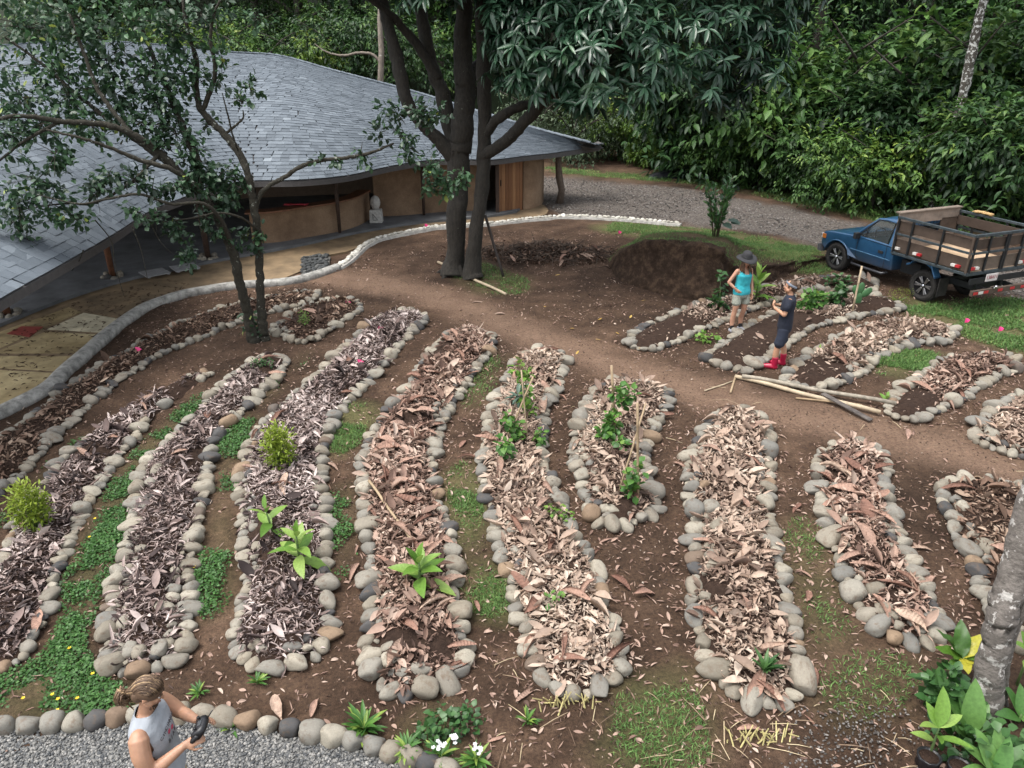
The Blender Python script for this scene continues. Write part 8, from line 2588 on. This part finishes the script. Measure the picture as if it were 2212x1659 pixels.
# ------------------------------------------------------------------ front right: pale trunk and big-leaved plants
tb2 = P(2129, 1540)
PT = mat_bark('pale_bark', (.075, .065, .056), (.20, .178, .158), (.44, .42, .39), .57, 9, 1.6)
pt = thing('pale_tree', 'pale grey blotched tree trunk leaning out of the picture at lower right', 'tree', tuple(tb2))
mb = MB()
Yt = tb2.y
px_branch(mb, [(2126,1556,Yt),(2132,1500,Yt),(2146,1415,Yt+.05),(2164,1335,Yt+.1),(2186,1255,Yt+.2),(2212,1150,Yt+.3),(2262,960,Yt+.5),(2330,760,Yt+.7),(2420,500,Yt+.9)], [.155,.125,.12,.126,.115,.108,.10,.09,.07], 14, tuple(tb2), wob=.06)
mb.build('trunk', PT, pt, smooth=True)
mb = MB()
px_branch(mb, [(2172,1545,Yt+.1),(2170,1490,Yt+.1),(2176,1430,Yt+.12),(2196,1350,Yt+.15),(2236,1250,Yt+.2)], [.035,.03,.03,.04,.03], 8, tuple(tb2))
mb.build('trunk', PT, pt, smooth=True)
top = PY(2420, 500, Yt + .9)
bag = Bag()
pos, nrm = shell([(tuple(top + Vector((.9, .3, .5))), (1.1, 1.1, .8))], 90, .5, -.8)
rosettes(bag, pos - np.array(tuple(tb2)), nrm, np.full(len(pos), .3), (5, 8), BROADL, .4)
link('crown', bag.mesh('crown'), FOL['mid'], pt)
def lily(label, p, leaves, kind='lily', shapes=('lily', 'lily', 'lily'), h=.1, tones=(.3, .55, .85)):
    return leafy_plant('broad_leaved_plant', label, 'plant', p, leaves, kind, h, .012, shapes=shapes, tones=tones)
lily('broad-leaved plant with tall upright leaves just left of the pale trunk foot', P(2090, 1600), [(.5, 1.35, 1.25, .52), (.5, 1.7, 1.0, .45), (.5, 2.6, .95, .46), (.3, 3.0, .7, .4), (.5, .6, .8, .34), (.4, 4.6, .8, .34), (.5, 5.3, .9, .3), (.3, 2.1, .9, .4)])
lily('broad-leaved plant spreading over the bottom right corner', P(2150, 1690), [(.5, .3, .55, .55), (.5, 1.2, .8, .42), (.5, 2.6, .7, .44), (.4, 3.3, .5, .42), (.5, 5.2, .5, .44), (.5, 4.4, .6, .4), (.5, .9, 1.1, .36), (.5, 2.0, .9, .4)])
lily('broad-leaved plant at the right edge beside the thin side stem', P(2200, 1560), [(.5, .6, .6, .42), (.5, 2.0, .9, .32), (.5, 3.4, .5, .34), (.5, 5.2, .6, .4), (.5, 1.3, 1.0, .3)])
lily('light green seedling with drooping leaves right of the pale trunk', P(2196, 1480), [(1, .3, .4, .22), (1, 1.5, .7, .2), (1, 5.4, .3, .26), (.8, 4.2, .2, .22), (1, 2.6, .6, .18)], 'bright', ('tob', 'tobup', 'tobdown'), .42)
leafy_plant('croton_plant', 'croton-like plant with large yellow and green leaves left of the pale trunk', 'plant', P(2062, 1470), [(1, 1.4, .95, .36), (1, .5, .7, .33), (1, 2.4, .8, .34), (1, 3.0, .5, .28), (1, 4.4, .3, .24), (1, 5.3, .2, .24), (.9, 3.7, .2, .24), (1, 0, .35, .28)], 'croton', .28, .012, shapes=('wave', 'wave', 'wave'), tones=(.1, .25, .4, .7))
lily('leafy sapling with one pale grey-backed leaf in a black bag at the bottom', P(2005, 1640), [(1, 1.2, 1.1, .34), (1, .3, .4, .24), (1, 3.4, .5, .24), (.7, 5.6, .4, .28), (.6, 2.9, .3, .2), (.8, 4.4, .5, .18), (1, 2.2, .9, .22)], 'bright', ('lily', 'lily', 'lily'), .38)
cloud_plant('low_plant', 'small-leaved shrub in the shade left of the croton-like plant', 'plant', P(2030, 1540), [((0, 0, .2), .2), ((.15, 0, .15), .18), ((-.12, .05, .25), .14), ((.05, .1, .35), .12)], 'deep', 170, .12, HEART, 5)
cloud_plant('low_plant', 'shaded ground plants filling the bottom right corner', 'plant', P(2140, 1640), [((0, 0, .06), .3), ((.3, 0, .06), .25), ((-.25, .1, .06), .22)], 'deep', 260, .09, HEART, 3)
# black nursery bags
BAG_M = mat_plain('black_poly_bag', (.012, .012, .014), .3, bscale=14, bdist=.02, bstr=.8)
for k, (x_, y_, lab) in enumerate(((2000, 1655, 'black nursery bag holding the leafy sapling'), (2066, 1676, 'black nursery bag half hidden under the broad leaves at the bottom'))):
    p = P(x_, y_); t = thing('nursery_bag', lab, 'plant bag', tuple(p), 0, 'black nursery bags')
    mb = MB()
    rr = [[Vector(((r_ + .012 * mnoise.noise(Vector((math.cos(a) * 3, math.sin(a) * 3, z_ * 9 + k)))) * math.cos(a), (r_ + .012 * mnoise.noise(Vector((math.cos(a) * 3, 5 + math.sin(a) * 3, z_ * 9)))) * math.sin(a), z_)) for a in np.linspace(0, 6.283, 18, endpoint=False)] for r_, z_ in ((.075, 0), (.092, .03), (.09, .09), (.096, .13), (.085, .135), (.08, .11))]
    mb.loft(rr); mb.build('bag', BAG_M, t, smooth=True)
    mb = MB(); mb.lathe([(.08, .11), (.0, .12)], n=16); mb.build('potting_soil', BED_SOIL, t)
# red cloth on the counter
q = P(640, 443, 1.09)
mb = MB(); mb.add([(u * .35, v * .12, .02 + .03 * mnoise.noise(Vector((u * 3, v * 3, 0)))) for v in (-1, -.3, .3, 1) for u in (-1, -.6, -.2, .2, .6, 1)], [(j * 6 + i_, j * 6 + i_ + 1, (j + 1) * 6 + i_ + 1, (j + 1) * 6 + i_) for j in range(3) for i_ in range(5)])
o = mb.build('red_cloth', mat_plain('red_cloth', (.5, .04, .06), .9), None, smooth=True, loc=tuple(q)); tag(o, 'crumpled red cloth lying on the curved counter', 'cloth')
sm = o.modifiers.new('t', 'SOLIDIFY'); sm.thickness = .012
